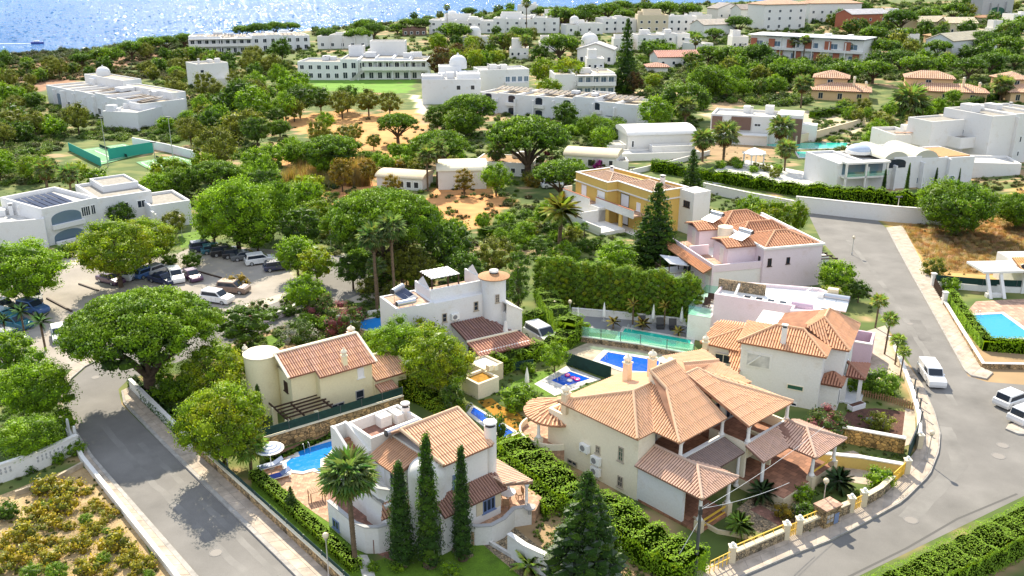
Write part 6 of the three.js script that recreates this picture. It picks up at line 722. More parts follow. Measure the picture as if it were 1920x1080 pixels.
FB('low white hotel block with an outside stair at the lawn', [288, 432], [362, 420], 8, 3.6, { name: 'hotel_wing', cat: 'hotel', par: .4, mat: M.cool, deck: M.gravel, extra(o, l) { for (let i = 0; i < 8; i++) mb().bx(-.2 + i * .25, .1 + i * .25, -1, 3.0 - i * .35, -1.4, -.1).make('step', M.white, o); mb().bx(-.4, 2.2, -1, 1.2, -1.6, -1.42).make('stair_wall', M.white, o); } });
// long white hotels
FB('white stepped hotel terrace with a small dome above the tennis courts', [92, 195], [268, 238], 12, 5.4, { name: 'hotel', cat: 'hotel', mat: M.cool, rows: [[.6, 1.6, 6, 1.6]], dome: [[6, 13, 1.8, 7.5]], blocks: [[.02, .45, 10, 15, 2, 7.4], [.5, .95, 9.5, 13, 2, 6.6]], extra(o, l) { louvres(o, l * .42, l * .62, 2, 8, 4.9, 6); louvres(o, l * .74, l * .96, 2, 7, 4.9, 6); archWin(o, l * .14, .5, 2, 3.4); } });
FB('low white end block of the stepped hotel above the tennis courts', [262, 246], [322, 228], 9, 4.2, { name: 'hotel', cat: 'hotel', mat: M.cool, par: .4 });
FB('white two tiered cube block among the trees near the coast', [374, 168], [432, 162], 9, 7.2, { name: 'house', cat: 'house', rows: [[4.6, 1, 1, 1.2, {}, 0, .3]], extra(o, l) { mb().bx(l * .2, l + .5, -2, 2.4, -2.4, 0).bx(l * .2, l + .5, 2.4, 3.0, -2.4, -2.2).make('terrace', M.white, o); } });
FB('long white hotel front with rows of balconies on the coast edge', [357, 104], [475, 99], 14, 6.6, { name: 'hotel', cat: 'hotel', mat: M.cool, rows: [[.8, 1.8, 9, 1.5], [3.8, 1.7, 9, 1.5]], extra(o, l) { balc(o, 0, l, 3.4, 9); louvres(o, l * .1, l * .9, 4, 9, 6.2, 14); } });
FB('long white hotel extension with dark roof shades on the coast edge', [475, 99], [582, 92], 14, 6.2, { name: 'hotel', cat: 'hotel', mat: M.cool, rows: [[.8, 1.8, 7, 1.5], [3.6, 1.6, 7, 1.5]], extra(o, l) { louvres(o, l * .05, l * .95, 3, 9, 5.8, 12); } });
FB('white two storey hotel with balconies and columns behind the far lawn', [560, 150], [640, 150], 12, 5.6, { name: 'hotel', cat: 'hotel', mat: M.cool, rows: [[.6, 1.6, 5, 1.4], [3.2, 1.4, 5, 1.4]] });
FB('white colonnaded hotel front behind the far lawn', [640, 150], [802, 148], 14, 6.4, { name: 'hotel', cat: 'hotel', mat: M.cool, rows: [[.4, 2, 10, 1.5], [3.4, 1.9, 10, 1.5]], blocks: [[.28, .7, 14, 20, 4, 10.5, M.white, 0], [.02, .2, 14, 18, 4, 9]], extra(o, l) { balc(o, l * .25, l, 3.2, 12); mb().slab([[l * .1, 0, -1.5], [l * .1 + 1, 0, -1.5], [l * .25 + 1, 3.2, -1.5], [l * .25, 3.2, -1.5]], .3).make('stair', M.white, o); } });
FB('white house fronts among pines left of the domes', [596, 92], [690, 90], 10, 5, { rows: [[1, 1.4, 5, 1.3]] }); FB('low dark roofed pavilion among the pines', [755, 68], [800, 66], 8, 3.2, { mat: M.brownp, deck: M.redp, rows: [[.8, 1.2, 4, 1.2]] });
FB('white blocky west end of the long hotel', [792, 196], [902, 194], 12, 6.4, { name: 'hotel', cat: 'hotel', mat: M.cool, rows: [[3.6, 1.3, 2, 1.2, { gm: M.dark }, .5, .98], [.8, 1.3, 2, 1.2, { gm: M.dark }, .5, .98]], blocks: [[0, .35, 1, 7, 4, 7.2], [.6, 1, 3, 11, 4, 7.4], [.3, .7, 12, 18, 3, 8.4]], dome: [[10, 15, 2.4, 8.6]] });
FB('white rooftop block behind the west end of the long hotel', [900, 176], [992, 172], 9, 6.5, { name: 'hotel', cat: 'hotel', rows: [[3, 1.6, 4, 1.4, { gm: M.glassB }, .5, 1]], blocks: [[.5, .95, -2.5, 0, -2, 3]] });
FB('long curved white hotel front with arched balconies and dark roof shades', [900, 208], [1192, 240], 11, 5.6, { name: 'hotel', cat: 'hotel', mat: M.cool, deck: M.tan, extra(o, l) { for (const k of [.06, .22, .4, .58, .76]) { archWin(o, l * k, 3.3, 1.9, 1.8, M.glass); archWin(o, l * k, .2, 1.9, 1.9, M.glass); mb().bx(l * k - 1.5, l * k + 1.5, 2.5, 3.3, -.7, -.07).make('balcony', M.white, o); } louvres(o, l * .04, l * .26, 4.5, 8, 5.2, 7); louvres(o, l * .3, l * .97, 4.5, 8, 5.2, 20); mb().bx(l * .82, l * .92, 2.1, 2.2, -.1, .0).make('lettering_bar', M.steel, o); } });
FB('white two storey house with glazed galleries behind the autumn tinted trees', [1040, 182], [1152, 180], 10, 6, { rows: [[.4, 2, 5, 1.7, { gm: M.glassB }, .35, 1], [3.4, 1.9, 5, 1.7, { gm: M.glassB }, .35, 1]], extra(o, l) { balc(o, l * .36, l, 3.2, 5); mb().slab([[l * .1, 0, -1.2], [l * .1 + 1.2, 0, -1.2], [l * .34 + .6, 3.2, -1.2], [l * .34, 3.2, -1.2]], .3).make('stair', M.white, o); } });
FB('white domed pavilion in the hotel gardens', [868, 88], [925, 88], 7, 4, { dome: [[4, 3.5, 2.6, 4.8]], rows: [[1, 1.4, 3, 1]] }); FB('white gabled building with a dome and twin pointed gables', [1082, 120], [1150, 122], 9, 5, { roofT: 'gableB', rise: 2, t: { col: [.7, .68, .64] }, rows: [[1, 1.6, 4, 1.2]], dome: [[3, 9, 3, 6.5]] });
FB('long white hotel on the skyline', [805, 64], [925, 62], 12, 6, { name: 'hotel', cat: 'hotel', rows: [[1, 1.3, 7, 1.3], [3.6, 1.2, 7, 1.3]], dome: [[9, 10, 2.2, 7]], blocks: [[.2, .6, 8, 14, 4, 8]] }); FB('long white hotel on the skyline with stepped roof', [925, 62], [1048, 62], 12, 6.4, { name: 'hotel', cat: 'hotel', rows: [[1, 1.3, 7, 1.3], [3.6, 1.2, 7, 1.3]], blocks: [[.1, .4, 6, 13, 4, 8.4]] }); FB('white tower block on the skyline under the tall palm', [970, 42], [1006, 42], 8, 8, { rows: [[4, 1.2, 2, 1.2]], dome: [[3, 4, 1.6, 8.8]] });
FB('white low houses beyond the long hotel gardens', [1062, 66], [1130, 64], 9, 4.6, { rows: [[1.4, 1.3, 4, 1.2]], dome: [[5, 5, 2, 5.4]] }); FB('white terraced houses beyond the gardens', [1130, 62], [1205, 60], 10, 6, { rows: [[1, 1.3, 5, 1.2], [3.6, 1.2, 5, 1.2]] }); FB('beige stepped house on the skyline', [1195, 62], [1252, 62], 10, 7.5, { mat: M.sand, rows: [[1, 1.3, 4, 1.2], [4, 1.2, 4, 1.2]], blocks: [[.2, .8, 4, 10, 7, 9.5]] }); FB('white balconied house next to the beige stepped one', [1252, 62], [1305, 62], 10, 7, { rows: [[1, 1.4, 4, 1.2], [4, 1.3, 4, 1.2]] });
FB('white wide house behind the dark tall tree', [1195, 96], [1292, 94], 11, 6, { rows: [[1, 1.3, 4, 1.2], [3.6, 1.2, 4, 1.2]] }); FB('small white house with a pale pink tiled roof', [1233, 128], [1312, 126], 9, 3.6, { roofT: 'gable', rise: 1.6, t: { col: [.68, .36, .28] }, rows: [[1, 1.2, 4, 1.1]] }); FB('low pink tiled annex beside the sandy clearing', [1215, 138], [1252, 138], 7, 2, { roofT: 'hip', rise: 1, t: { col: [.62, .36, .26] } });
FB('white gabled house with a lone pine beside it', [1318, 70], [1378, 66], 9, 5, { roofT: 'gable', rise: 1.8, t: { col: [.66, .58, .48] }, rows: [[1.4, 1.3, 3, 1.2]] }); FB('white gabled house higher on the skyline', [1345, 38], [1390, 36], 9, 5.5, { roofT: 'gableB', rise: 2.4, t: { col: [.5, .45, .4] }, rows: [[1.4, 1.3, 3, 1.2]] }); FB('white villa with brown gables on the skyline', [1388, 42], [1440, 40], 9, 6, { roofT: 'gable', rise: 2, t: { col: [.5, .42, .36] }, rows: [[1.4, 1.3, 3, 1.2]] });
FB('tall white stepped apartment house on the skyline', [1430, 58], [1508, 54], 12, 11, { roofT: 'hip', rise: 1.6, t: { col: [.66, .46, .32] }, rows: [[1, 1.5, 4, 1.4], [4.4, 1.4, 4, 1.4], [7.6, 1.3, 4, 1.4]] }); FB('white apartment house with tiled roof beside the dark creeper', [1515, 44], [1612, 42], 12, 9, { roofT: 'hip', rise: 1.6, t: { col: [.64, .42, .28] }, rows: [[1, 1.5, 6, 1.3], [4.4, 1.4, 6, 1.3]] });
FB('red brown house with pale roofs', [1594, 58], [1665, 54], 10, 7, { mat: M.redp, roofT: 'gable', rise: 1.8, t: { col: [.62, .60, .60] }, rows: [[1, 1.4, 3, 1.2], [4, 1.2, 3, 1.2]] });
FB('long white apartment building with red brown panels', [1405, 104], [1615, 122], 12, 8.2, { name: 'apartment_building', cat: 'apartments', rows: [[.8, 1.9, 6, 2.8, { gm: M.glassB, bars: [1, 0] }], [4.6, 1.9, 6, 2.8, { gm: M.glassB, bars: [1, 0] }]], extra(o, l) { for (let r = 0; r < 2; r++) for (let i = 0; i < 6; i++) mb().bx(l * (i / 6 + (r ? 0 : .08)) + .3, l * (i / 6 + (r ? 0 : .08)) + 2.4, .4 + 3.8 * r, 3.4 + 3.8 * r, -.5, -.1).make('wall_panel', M.redp, o); mb().bx(0, l, 3.6, 4.4, -1.2, -.02).make('balcony', M.white, o); mb().bx(-.6, l + .6, 8.203, 8.5, -1.4, 12.4).make('roof_slab', M.whiteM, o); } });
FB('beige row house with many small gables, nearer the trees', [1720, 62], [1775, 60], 10, 4.6, { mat: M.sand, roofT: 'gable', rise: 2, t: { col: [.66, .58, .42] }, rows: [[1.2, 1.3, 3, 1.2]] }); FB('beige row house with many small gables, middle of the row', [1775, 66], [1830, 66], 10, 5, { mat: M.sand, roofT: 'gable', rise: 2, t: { col: [.66, .58, .42] }, rows: [[1.2, 1.3, 3, 1.2]] }); FB('grey green gabled house below the beige row', [1782, 110], [1868, 96], 10, 6, { mat: M.cool, roofT: 'gable', rise: 2.2, t: { col: [.62, .56, .42] }, srows: [[2, 1.4, 2, 1.2]] }); FB('grey gatehouse with one big arch', [1838, 34], [1896, 32], 8, 9, { mat: M.grey, extra(o, l) { archWin(o, l * .5, -.5, l * .5, 6.4, M.shutter); } }); FB('brown roofed garden building under the arch gatehouse', [1832, 44], [1890, 44], 6, 2.6, { mat: M.sand, roofT: 'hip', rise: 1, t: { col: [.45, .25, .14] } }); FB('white house cut by the picture edge at the top', [1896, 58], [1960, 58], 10, 7, { rows: [[1.5, 1.3, 3, 1.2], [4.4, 1.2, 3, 1.2]] }); FB('beige garden house among palms', [1745, 82], [1790, 82], 7, 2.8, { mat: M.orange, roofT: 'hip', rise: 1, t: { col: [.62, .42, .22] } });
// orange hillside villas
for (const [l, L, R] of [['orange hillside villa beside the thick fan palm', [1520, 186], [1628, 192]], ['wide orange hillside villa with two round chimneys', [1693, 186], [1848, 194]], ['orange hillside villa cut by the picture edge', [1893, 192], [1975, 192]]]) FB(l, L, R, 9, 2.6, { mat: M.orange, name: 'villa', cat: 'villa', roofT: 'hip', rise: 1.6, t: { col: [.66, .42, .28], w: .5 }, rows: [[.4, 1.7, 3, 1.3, { fm: M.sand }]], extra(o, len) { mb().bx(len * .02, len * .6, 2.6, 5.4, 4.5, 12).make('upper_wall', M.orange, o); hipRoof(o, len * .02, len * .6, 4.5, 12, 5.4, 1.6, .5, { col: [.66, .43, .29], w: .5, L: 1, r: .2 }); stoneChimney(o, len * .72, 3, 3, 6.4, .6); stoneChimney(o, len * .93, 5, 2.6, 5, .6); win(o, 'b-', 4.5, len * .3, 4.0, 1.4, 1.1, { sill: false }); } });
// brown and white cube house
FB('white and brown cube house with flat roofs on the slope', [1330, 262], [1452, 270], 9, 5.6, { rows: [[3.4, .7, 1, 1.4, { gm: M.dark }, .62, .82]], extra(o, l) { mb().bx(.3, 2.4, 2.4, 5.2, -.35, -.01).bx(l * .32, l * .62, 2.6, 5.3, -.35, -.01).make('brown_panel', M.brownp, o); mb().bx(l, l + 5, -3, 5.9, 2, 9).make('side_wing', M.white, o); mb().bx(l + 2.6, l + 5.1, -1, 5.2, 1.6, 1.99).make('brown_panel', M.brownp, o); win(o, 'b-', 2, l + 1.2, 3.2, .8, 1.6, { gm: M.dark, sill: false }); mb().bx(-.6, l * .9, 0, 1.9, -3.2, -.4).make('lower_terrace', M.white, o); mb().bx(-.5, l * .9, 1.903, 2.1, -3.4, -.4).make('terrace_slab', M.white, o); win(o, 'b-', -3.2, l * .35, .2, 2.6, 1.4, { gm: M.glassB, sill: false }); mb().bx(l + 5, l + 8, -3, 3.4, 6, 9).make('garden_wall', M.white, o); } });
// dome house
FB('white house with a glass dome, barrel roofs and an orange roof deck', [1566, 360], [1820, 342], 10, 5.2, { busy: false, par: .4, name: 'villa', cat: 'villa', mat: M.cool, rows: [[.6, 1.2, 2, 1.6, { gm: M.glassB }, .5, .95]], extra(o, l) { mb().bx(l * .03, l * .32, 2.9, 4.9, -.05, .0).make('glazing', M.glassB, o); for (const k of [.02, .16, .31]) mb().bx(l * k, l * k + .3, -2, 4.9, -1.6, -1.3).make('pillar', M.white, o); mb().bx(l * .02, l * .33, 2.5, 2.8, -1.6, 0).bx(l * .02, l * .33, 4.9, 5.2, -1.7, 0).make('balcony_slab', M.white, o); mb().bx(l * .02, l * .33, 2.802, 3.6, -1.55, -1.5).make('glass_railing', glassRail, o);
  mb().cyl(l * .30, 6.5, 5, 5.5, 2.2, 2.2, 28).make('drum', M.white, o); mb().sph(l * .30, 5.5, 6.5, 2.0, 1.1, 28, true).make('glass_dome', std(C(.45, .52, .62), .2), o);
  for (const k of [.42, .64]) { const s = new THREE.Shape(); s.moveTo(-2.3, 0); s.bezierCurveTo(-1.6, 1.7, 1.6, 1.7, 2.3, 0); s.lineTo(-2.3, 0); mb().add(new THREE.ExtrudeGeometry(s, { depth: 9.4, bevelEnabled: false, curveSegments: 16 }).translate(l * k, 5.0, -9.6)).make('barrel_roof', std(C(.46, .46, .38), .6), o); } archWin(o, l * .42, 3.6, 3.4, 1.7, M.glass); mb().bx(l * .76, l * .98, 4.85, 5.0, .6, 8).make('orange_deck', std(C(.62, .34, .14), .9, { map: rep(tRough, 2) }), o); } });
FB('white house with a pink edged roof terrace above the dome house', [1672, 305], [1852, 296], 9, 5.6, { name: 'villa', cat: 'villa', par: .6, rows: [[3, 1.4, 4, 1.6, { gm: M.curtain }, .3, .9]], extra(o, l) { mb().bx(-.1, l * .9, 5.603, 5.75, -.2, .5).make('pink_coping', M.terraP, o); mb().bx(l * .3, l * .75, 1, 3.6, -3, 0).make('conservatory', M.whiteM, o); mb().bx(l * .94, l * .99, 0, 7, -1.2, -.6).make('chimney', M.white, o); } }); FB('tall white flat roofed house above the dome house', [1845, 312], [1975, 300], 12, 9, { name: 'villa', cat: 'villa', par: .4, srows: [[5, 1, 1, .5]], rows: [[4, 1.2, 1, .6, { gm: M.dark }, .3, .6], [1.4, 1, 1, .6, { gm: M.dark }, .3, .6]], blocks: [[-.45, .2, 6, 12, 3, 7.8], [-.2, .5, 3, 8, 3, 5]], extra(o, l) { stoneChimney(o, 2.5, 9, 6.4, 8.8, .6, M.white); mb().bx(3, 6, 6.2, 6.9, 5, 8).make('roof_box', M.whiteM, o); } }); FB('low white annex wall below the tall flat roofed house', [1816, 334], [1912, 328], 7, 2.8, { par: .4 });
// barrel roofed bungalows
FB('low white bungalow with a beige barrel roof among the reeds', [707, 352], [792, 358], 5, 2.0, { roofT: 'barrel', rise: .8, t: { mat: M.sand }, rows: [[.3, 1.2, 4, 1.0, { gm: M.dark }, .3, .95]] }); FB('white bungalow with a barrel roof behind the bare tree', [822, 356], [912, 354], 7, 3.2, { roofT: 'barrel', rise: 1.1, t: { mat: M.ivory } }); FB('white bungalow with a rusty flat roof behind the palm', [888, 326], [996, 332], 7, 2.4, { par: .12, deck: std(C(.50, .30, .14), .9, { map: rep(tRough, 3) }), rows: [[.5, 1, 2, 1, { gm: M.dark }, .6, .95]] }); FB('long bungalow with a beige barrel roof and terrace', [1058, 312], [1155, 318], 6, 2.2, { roofT: 'barrel', rise: 1.0, t: { mat: M.sand }, rows: [[.3, 1.4, 5, 1.0, { gm: M.dark }]] }); FB('taller white house with a white barrel roof', [1176, 292], [1302, 288], 9, 4.0, { roofT: 'barrel', rise: 1.3, t: { mat: M.white }, rows: [[1.6, 1.4, 1, .6, { gm: M.dark }, 0, .15]], blocks: [[-.28, 0, 1, 6, -3, 2], [-.2, .95, -5, -.6, -3, 1.4], [.3, .9, -3, -.6, 1.0, 2.3]] });
FB('white pool house with flat roof in front of the tall dark tree', [1148, 318], [1178, 318], 4, 1.6, {});
// corner villa with white buttressed portico
{ const g = G(1905, 545), o = thing('villa', 'white villa with buttressed portico and a tiled edge at the picture border', 'villa', g.X, g.F, .05); mb().bx(0, 8, -.3, 3.2, -1, 5).make('wall', M.white, o); roof(o, [[[-.3, 2.6, -1.4], [8, 2.6, -1.4], [8, 3.6, 1.5], [-.3, 3.6, 1.5]]], { col: [.70, .40, .16] }); mb().bx(-5, .4, 2.6, 2.85, -1.2, 2.6).make('portico_roof', M.white, o); for (const a of [-4.6, -3.0]) mb().slab([[a, 2.6, -1.0], [a + .35, 2.6, -1.0], [a + .35, 0, -2.6], [a, 0, -2.6]], .5).make('buttress', M.white, o); mb().bx(-4.7, -2.7, 0, .45, -2.2, -1.6).bx(-2.6, .2, 0, .9, -.4, 0).make('bench', M.white, o); solar(o, .3, -.6, 2.9, 'white solar tank on the portico of the corner villa', { panel: false, w: 2.2, turn: .7 }); }
// built ground that the scattered trees keep clear of
for (const [x, y, r] of [[60, 440, 14], [200, 420, 13], [320, 410, 9], [200, 290, 22], [310, 308, 18], [200, 215, 22], [400, 150, 8], [680, 140, 25], [1110, 390, 10], [1200, 400, 9], [760, 340, 6], [860, 335, 9], [940, 310, 8], [1120, 300, 9], [1230, 280, 12], [1430, 245, 16], [1680, 330, 18], [1800, 300, 18], [1570, 175, 14], [1770, 175, 16], [1500, 105, 30], [640, 250, 9], [590, 300, 8], [750, 275, 9], [860, 395, 9], [1450, 290, 12]]) { const g = G(x, y); taken.push([g.X, g.F, r]); }
scatter(['lo', 'loDeep', 'bush', 'olive'], [[0, 190], [90, 190], [250, 240], [320, 245], [380, 290], [290, 258], [130, 252], [0, 300]], 30, 4, 7.5, 'green tree in the woods between the far hotel wing and the tennis courts');
scatter(['bush', 'deep', 'lo', 'yellow'], [[0, 290], [105, 285], [135, 325], [215, 345], [200, 355], [60, 350], [0, 345]], 22, 3.5, 6, 'bushy tree in the woods behind the hotel wing by the car park');
scatter(['loDeep', 'lo', 'olive'], [[0, 120], [120, 125], [330, 100], [360, 130], [330, 150], [100, 150], [0, 180]], 30, 3, 6.5, 'dark scrubby tree on the coastal heath');
scatter(['lo', 'loDeep', 'olive', 'bush'], [[330, 150], [560, 165], [600, 190], [500, 215], [460, 280], [340, 250], [320, 200]], 34, 4, 7, 'tree in the thicket beyond the tennis courts'); scatter(['lo', 'loDeep', 'olive'], [[330, 110], [560, 105], [560, 150], [440, 165], [330, 150]], 26, 4, 7, 'tree between the white hotel blocks near the coast');
scatter(['lo', 'loDeep', 'olive'], [[700, 40], [1000, 22], [1320, 15], [1320, 80], [1100, 100], [800, 80]], 34, 3, 6, 'small tree among the white houses under the skyline');
scatter(['lo', 'olive', 'yellow'], [[800, 75], [1100, 85], [1150, 120], [980, 120], [840, 150], [800, 120]], 26, 4, 7, 'tree in the hotel gardens below the domes'); scatter(['lo', 'loDeep'], [[1190, 75], [1400, 90], [1640, 130], [1640, 145], [1500, 150], [1380, 140], [1200, 120]], 26, 4, 8, 'tree in the green belt below the red panelled apartments'); scatter(['lo', 'loDeep', 'bush'], [[1300, 150], [1510, 145], [1530, 180], [1350, 190]], 20, 4, 7, 'tree beside the orange hillside villas'); scatter(['loDeep', 'lo'], [[1640, 90], [1920, 90], [1920, 135], [1680, 140]], 22, 5, 8, 'tree on the wooded slope behind the orange villas'); scatter(['loDeep', 'lo'], [[1500, 40], [1920, 20], [1920, 85], [1660, 90]], 24, 6, 9, 'tree on the wooded far hillside');
scatter(['bush', 'shrub', 'lo', 'shrubO'], [[1530, 205], [1800, 195], [1700, 235], [1640, 280], [1600, 230]], 24, 2.5, 4.5, 'garden bush on the slope below the orange villas'); scatter(['shrub', 'bush', 'shrubD'], [[1060, 215], [1330, 200], [1290, 225], [1180, 235], [1160, 255], [1050, 260]], 18, 3, 5, 'bush between the long hotel and the barrel roofed houses'); scatter(['bush', 'shrub', 'shrubR', 'shrubO'], [[690, 300], [1000, 295], [1080, 330], [1000, 350], [700, 350]], 22, 2.2, 4, 'bush around the low barrel roofed bungalows'); scatter(['shrub', 'bush', 'shrubO', 'shrubD'], [[760, 440], [900, 400], [1060, 370], [1080, 450], [1000, 480], [860, 430]], 20, 1.8, 3.4, 'bush on the slope below the red earth terrace');
scatter(['shrub', 'shrubD', 'shrubO', 'bush'], [[600, 440], [700, 480], [840, 500], [760, 560], [690, 560], [640, 480]], 22, 1.8, 3.2, 'bush in the grounds around the tall fan palms'); scatter(['shrub', 'shrubD', 'shrubP'], [[480, 570], [620, 560], [680, 600], [640, 625], [520, 610], [420, 640]], 14, 1.6, 2.8, 'garden bush between the car park wall and the cream house'); scatter(['shrubD', 'shrub'], [[960, 440], [1180, 470], [1180, 500], [1000, 480]], 12, 1.6, 2.6, 'dark bush at the lawn behind the columnar trees'); scatter(['shrub', 'shrubO'], [[1360, 300], [1560, 315], [1560, 335], [1340, 330]], 10, 1.6, 2.6, 'low bush on the terrace before the gazebo'); scatter(['shrubD', 'shrub', 'shrubL'], [[265, 715], [330, 700], [440, 720], [470, 800], [380, 850], [330, 800]], 12, 1.4, 2.2, 'shrub under the yellow green trees by the lane wall');
scatter(['shrubG', 'shrubG', 'shrubG', 'shrubG', 'shrubG', 'shrubG', 'shrubL'], [[0, 1000], [60, 960], [60, 925], [150, 905], [200, 960], [300, 1085], [0, 1085]], 48, .55, 2.1, 'low yellow and green vine bush on the sandy vineyard plot'); scatter(['shrubD', 'shrub'], [[0, 880], [60, 860], [140, 870], [60, 890]], 5, .8, 1.3, 'green weed clump along the foot of the white wall');
scatter(['bush', 'pineMid', 'olive', 'deep'], [[480, 240], [560, 225], [790, 250], [780, 320], [640, 330], [560, 315]], 9, 4, 6, 'lone tree on the open dry ground'); scatter(['bush', 'deep', 'yellow'], [[270, 335], [420, 330], [600, 400], [600, 440], [420, 350], [300, 380]], 10, 4, 6.5, 'tree on the rise behind the dense car park trees'); scatter(['bush', 'deep', 'olive', 'yellow'], [[600, 430], [680, 420], [900, 440], [860, 480], [640, 470]], 10, 3, 5, 'tree in the garden belt behind the tower house');
// unbroken undergrowth, grass and reeds
{
  const shape = new Lf(); for (let i = 0; i < 7; i++) shape.blob(V3(rr(-.35, .35), rr(.1, .4), rr(-.35, .35)), .26, .2, .26, 26, .13, [[.7, .8, .5], [.9, 1, .6], [.6, .7, .4]], { detail: 0 });
  const g = shape.geo(), pl = [], clear = (X, F) => HARD.some((h) => inside(h, X, F)) || taken.slice(0, 26).some((t) => Math.hypot(t[0] - X, t[1] - F) < t[2]);
  const fill = (poly, n, s0, s1, tint) => { const xs = poly.map((p) => p[0]), ys = poly.map((p) => p[1]); for (let i = 0, m = 0; m < n && i < n * 6; i++) { const x = rr(Math.min(...xs), Math.max(...xs)), y = rr(Math.min(...ys), Math.max(...ys)); if (!inside(poly, x, y)) continue; const q = G(x, y); if (clear(q.X, q.F)) continue; const s = rr(s0, s1), k = rr(.6, 1.3); pl.push([q.X, q.y, -q.F, [s, s * rr(.6, 1.1), s], rr(0, 6), pick(tint).map((c) => c * k)]); m++; } };
  const g1 = [[.24, .38, .04], [.18, .30, .05], [.30, .42, .05], [.28, .30, .12]], g2 = [[.20, .26, .08], [.28, .26, .12], [.34, .26, .13], [.14, .22, .06]];
  fill([[0, 115], [330, 85], [420, 95], [350, 150], [90, 150], [0, 185]], 900, 1.4, 3, g2); fill([[0, 185], [330, 150], [600, 165], [500, 215], [470, 300], [400, 300], [370, 270], [130, 262], [90, 300], [140, 340], [0, 350]], 1300, 1.4, 2.8, g1); fill([[560, 48], [900, 18], [1250, 4], [1300, 30], [1000, 50], [600, 70]], 420, 2.5, 5, g1); fill([[330, 95], [800, 60], [1200, 70], [1200, 160], [800, 130], [560, 150], [330, 150]], 1100, 1.6, 3.2, g1); fill([[1190, 60], [1920, 30], [1920, 180], [1640, 150], [1500, 200], [1200, 190]], 2000, 2, 4, g1); fill([[480, 215], [800, 220], [800, 330], [480, 320]], 80, .8, 1.8, g2); fill([[0, 101], [200, 91], [330, 76], [420, 70], [330, 95], [200, 112], [0, 124]], 420, 2, 4.5, [[.10, .16, .05], [.14, .2, .05], [.18, .2, .08]]); fill([[800, 180], [1330, 190], [1300, 260], [1050, 300], [800, 300]], 700, 1.2, 2.4, g1); fill([[690, 310], [1080, 320], [1080, 460], [600, 480], [560, 420]], 260, .8, 1.8, [...g1, ...g2]); fill([[1520, 205], [1700, 200], [1920, 190], [1920, 215], [1680, 240], [1540, 300]], 320, 1, 2, g1); fill([[300, 345], [620, 320], [640, 400], [570, 440], [420, 430]], 260, 1.2, 2.4, g1); fill([[590, 440], [1000, 440], [980, 600], [640, 600]], 420, .6, 1.4, g1); fill([[240, 725], [460, 700], [470, 830], [380, 850]], 160, .5, 1, g1); fill([[410, 600], [680, 590], [680, 630], [450, 660]], 140, .5, 1.1, g1); fill([[930, 850], [1010, 880], [1310, 1070], [1180, 1030]], 60, .5, .9, g1); fill([[0, 700], [115, 700], [120, 830], [0, 850]], 160, .6, 1.2, g1); fill([[1690, 420], [1920, 410], [1920, 515], [1750, 515]], 120, .25, .6, [[.45, .30, .07], [.36, .26, .08], [.30, .26, .08]]); fill([[1000, 440], [1200, 440], [1320, 560], [1000, 560]], 220, .6, 1.3, g1); fill([[1300, 320], [1420, 380], [1500, 400], [1320, 400]], 80, .7, 1.4, g1); fill([[1600, 480], [1640, 560], [1560, 560]], 50, .4, .9, g1);
  fill([[1810, 340], [1920, 330], [1920, 420], [1860, 400]], 90, .6, 1.4, [[.34, .26, .08], [.14, .2, .03]]); fill([[20, 905], [180, 890], [330, 1085], [0, 1085]], 110, .18, .42, [[.42, .32, .06], [.2, .24, .04]]);
  fill([[1290, 8], [1500, 2], [1920, 2], [1920, 45], [1500, 45]], 500, 3, 6, g1); fill([[1000, 0], [1300, 0], [1300, 12], [1000, 20]], 120, 3, 6, g1);
  const near = (poly, n) => fill(poly, n, .18, .5, [...g1, [.30, .34, .08]]); near([[0, 340], [600, 340], [960, 420], [1100, 470], [1000, 640], [800, 700], [450, 700], [0, 470]], 1100); near([[930, 640], [1120, 700], [1000, 860], [880, 760]], 260); near([[1000, 900], [1320, 1085], [1000, 1085]], 220); near([[1310, 560], [1620, 520], [1700, 760], [1560, 860], [1540, 760]], 220); near([[1560, 820], [1700, 840], [1690, 900], [1540, 880]], 60); near([[470, 830], [760, 760], [790, 720], [700, 640], [430, 640]], 200); near([[1380, 940], [1540, 900], [1640, 930], [1540, 990], [1380, 1050]], 120); near([[1200, 250], [1560, 250], [1920, 300], [1920, 360], [1500, 300], [1330, 360]], 400); near([[0, 840], [150, 830], [140, 870], [0, 910]], 120);
  instanced('undergrowth', 'unbroken low scrub and undergrowth between the trees and houses', g, leafM, pl);
  const bl = new Lf(); for (let i = 0; i < 34; i++) { const a = rr(0, 6.28), r = rr(0, .5), x = r * Math.cos(a), z = r * Math.sin(a), w = .03, h = rr(.6, 1.1), k = rr(.7, 1.2); bl.tri(V3(x - w, 0, z), V3(x + w, 0, z), V3(x + rr(-.25, .25), h, z + rr(-.25, .25)), V3(rr(-.5, .5), .8, rr(-.5, .5)).normalize(), [k, k, k]); }
  const rp = []; const poly = [[520, 345], [560, 318], [660, 308], [700, 320], [690, 350], [600, 352]]; for (let i = 0; rp.length < 420 && i < 4000; i++) { const x = rr(520, 700), y = rr(308, 352); if (!inside(poly, x, y)) continue; const q = G(x, y); rp.push([q.X, q.y, -q.F, [1.6, rr(1.6, 2.8), 1.6], rr(0, 6), pick([[.62, .40, .10], [.56, .34, .08], [.40, .36, .08]]).map((c) => c * rr(.8, 1.2))]); } instanced('tall_grass', 'stand of tall golden reed grass behind the dense trees', bl.geo(), leafM, rp);
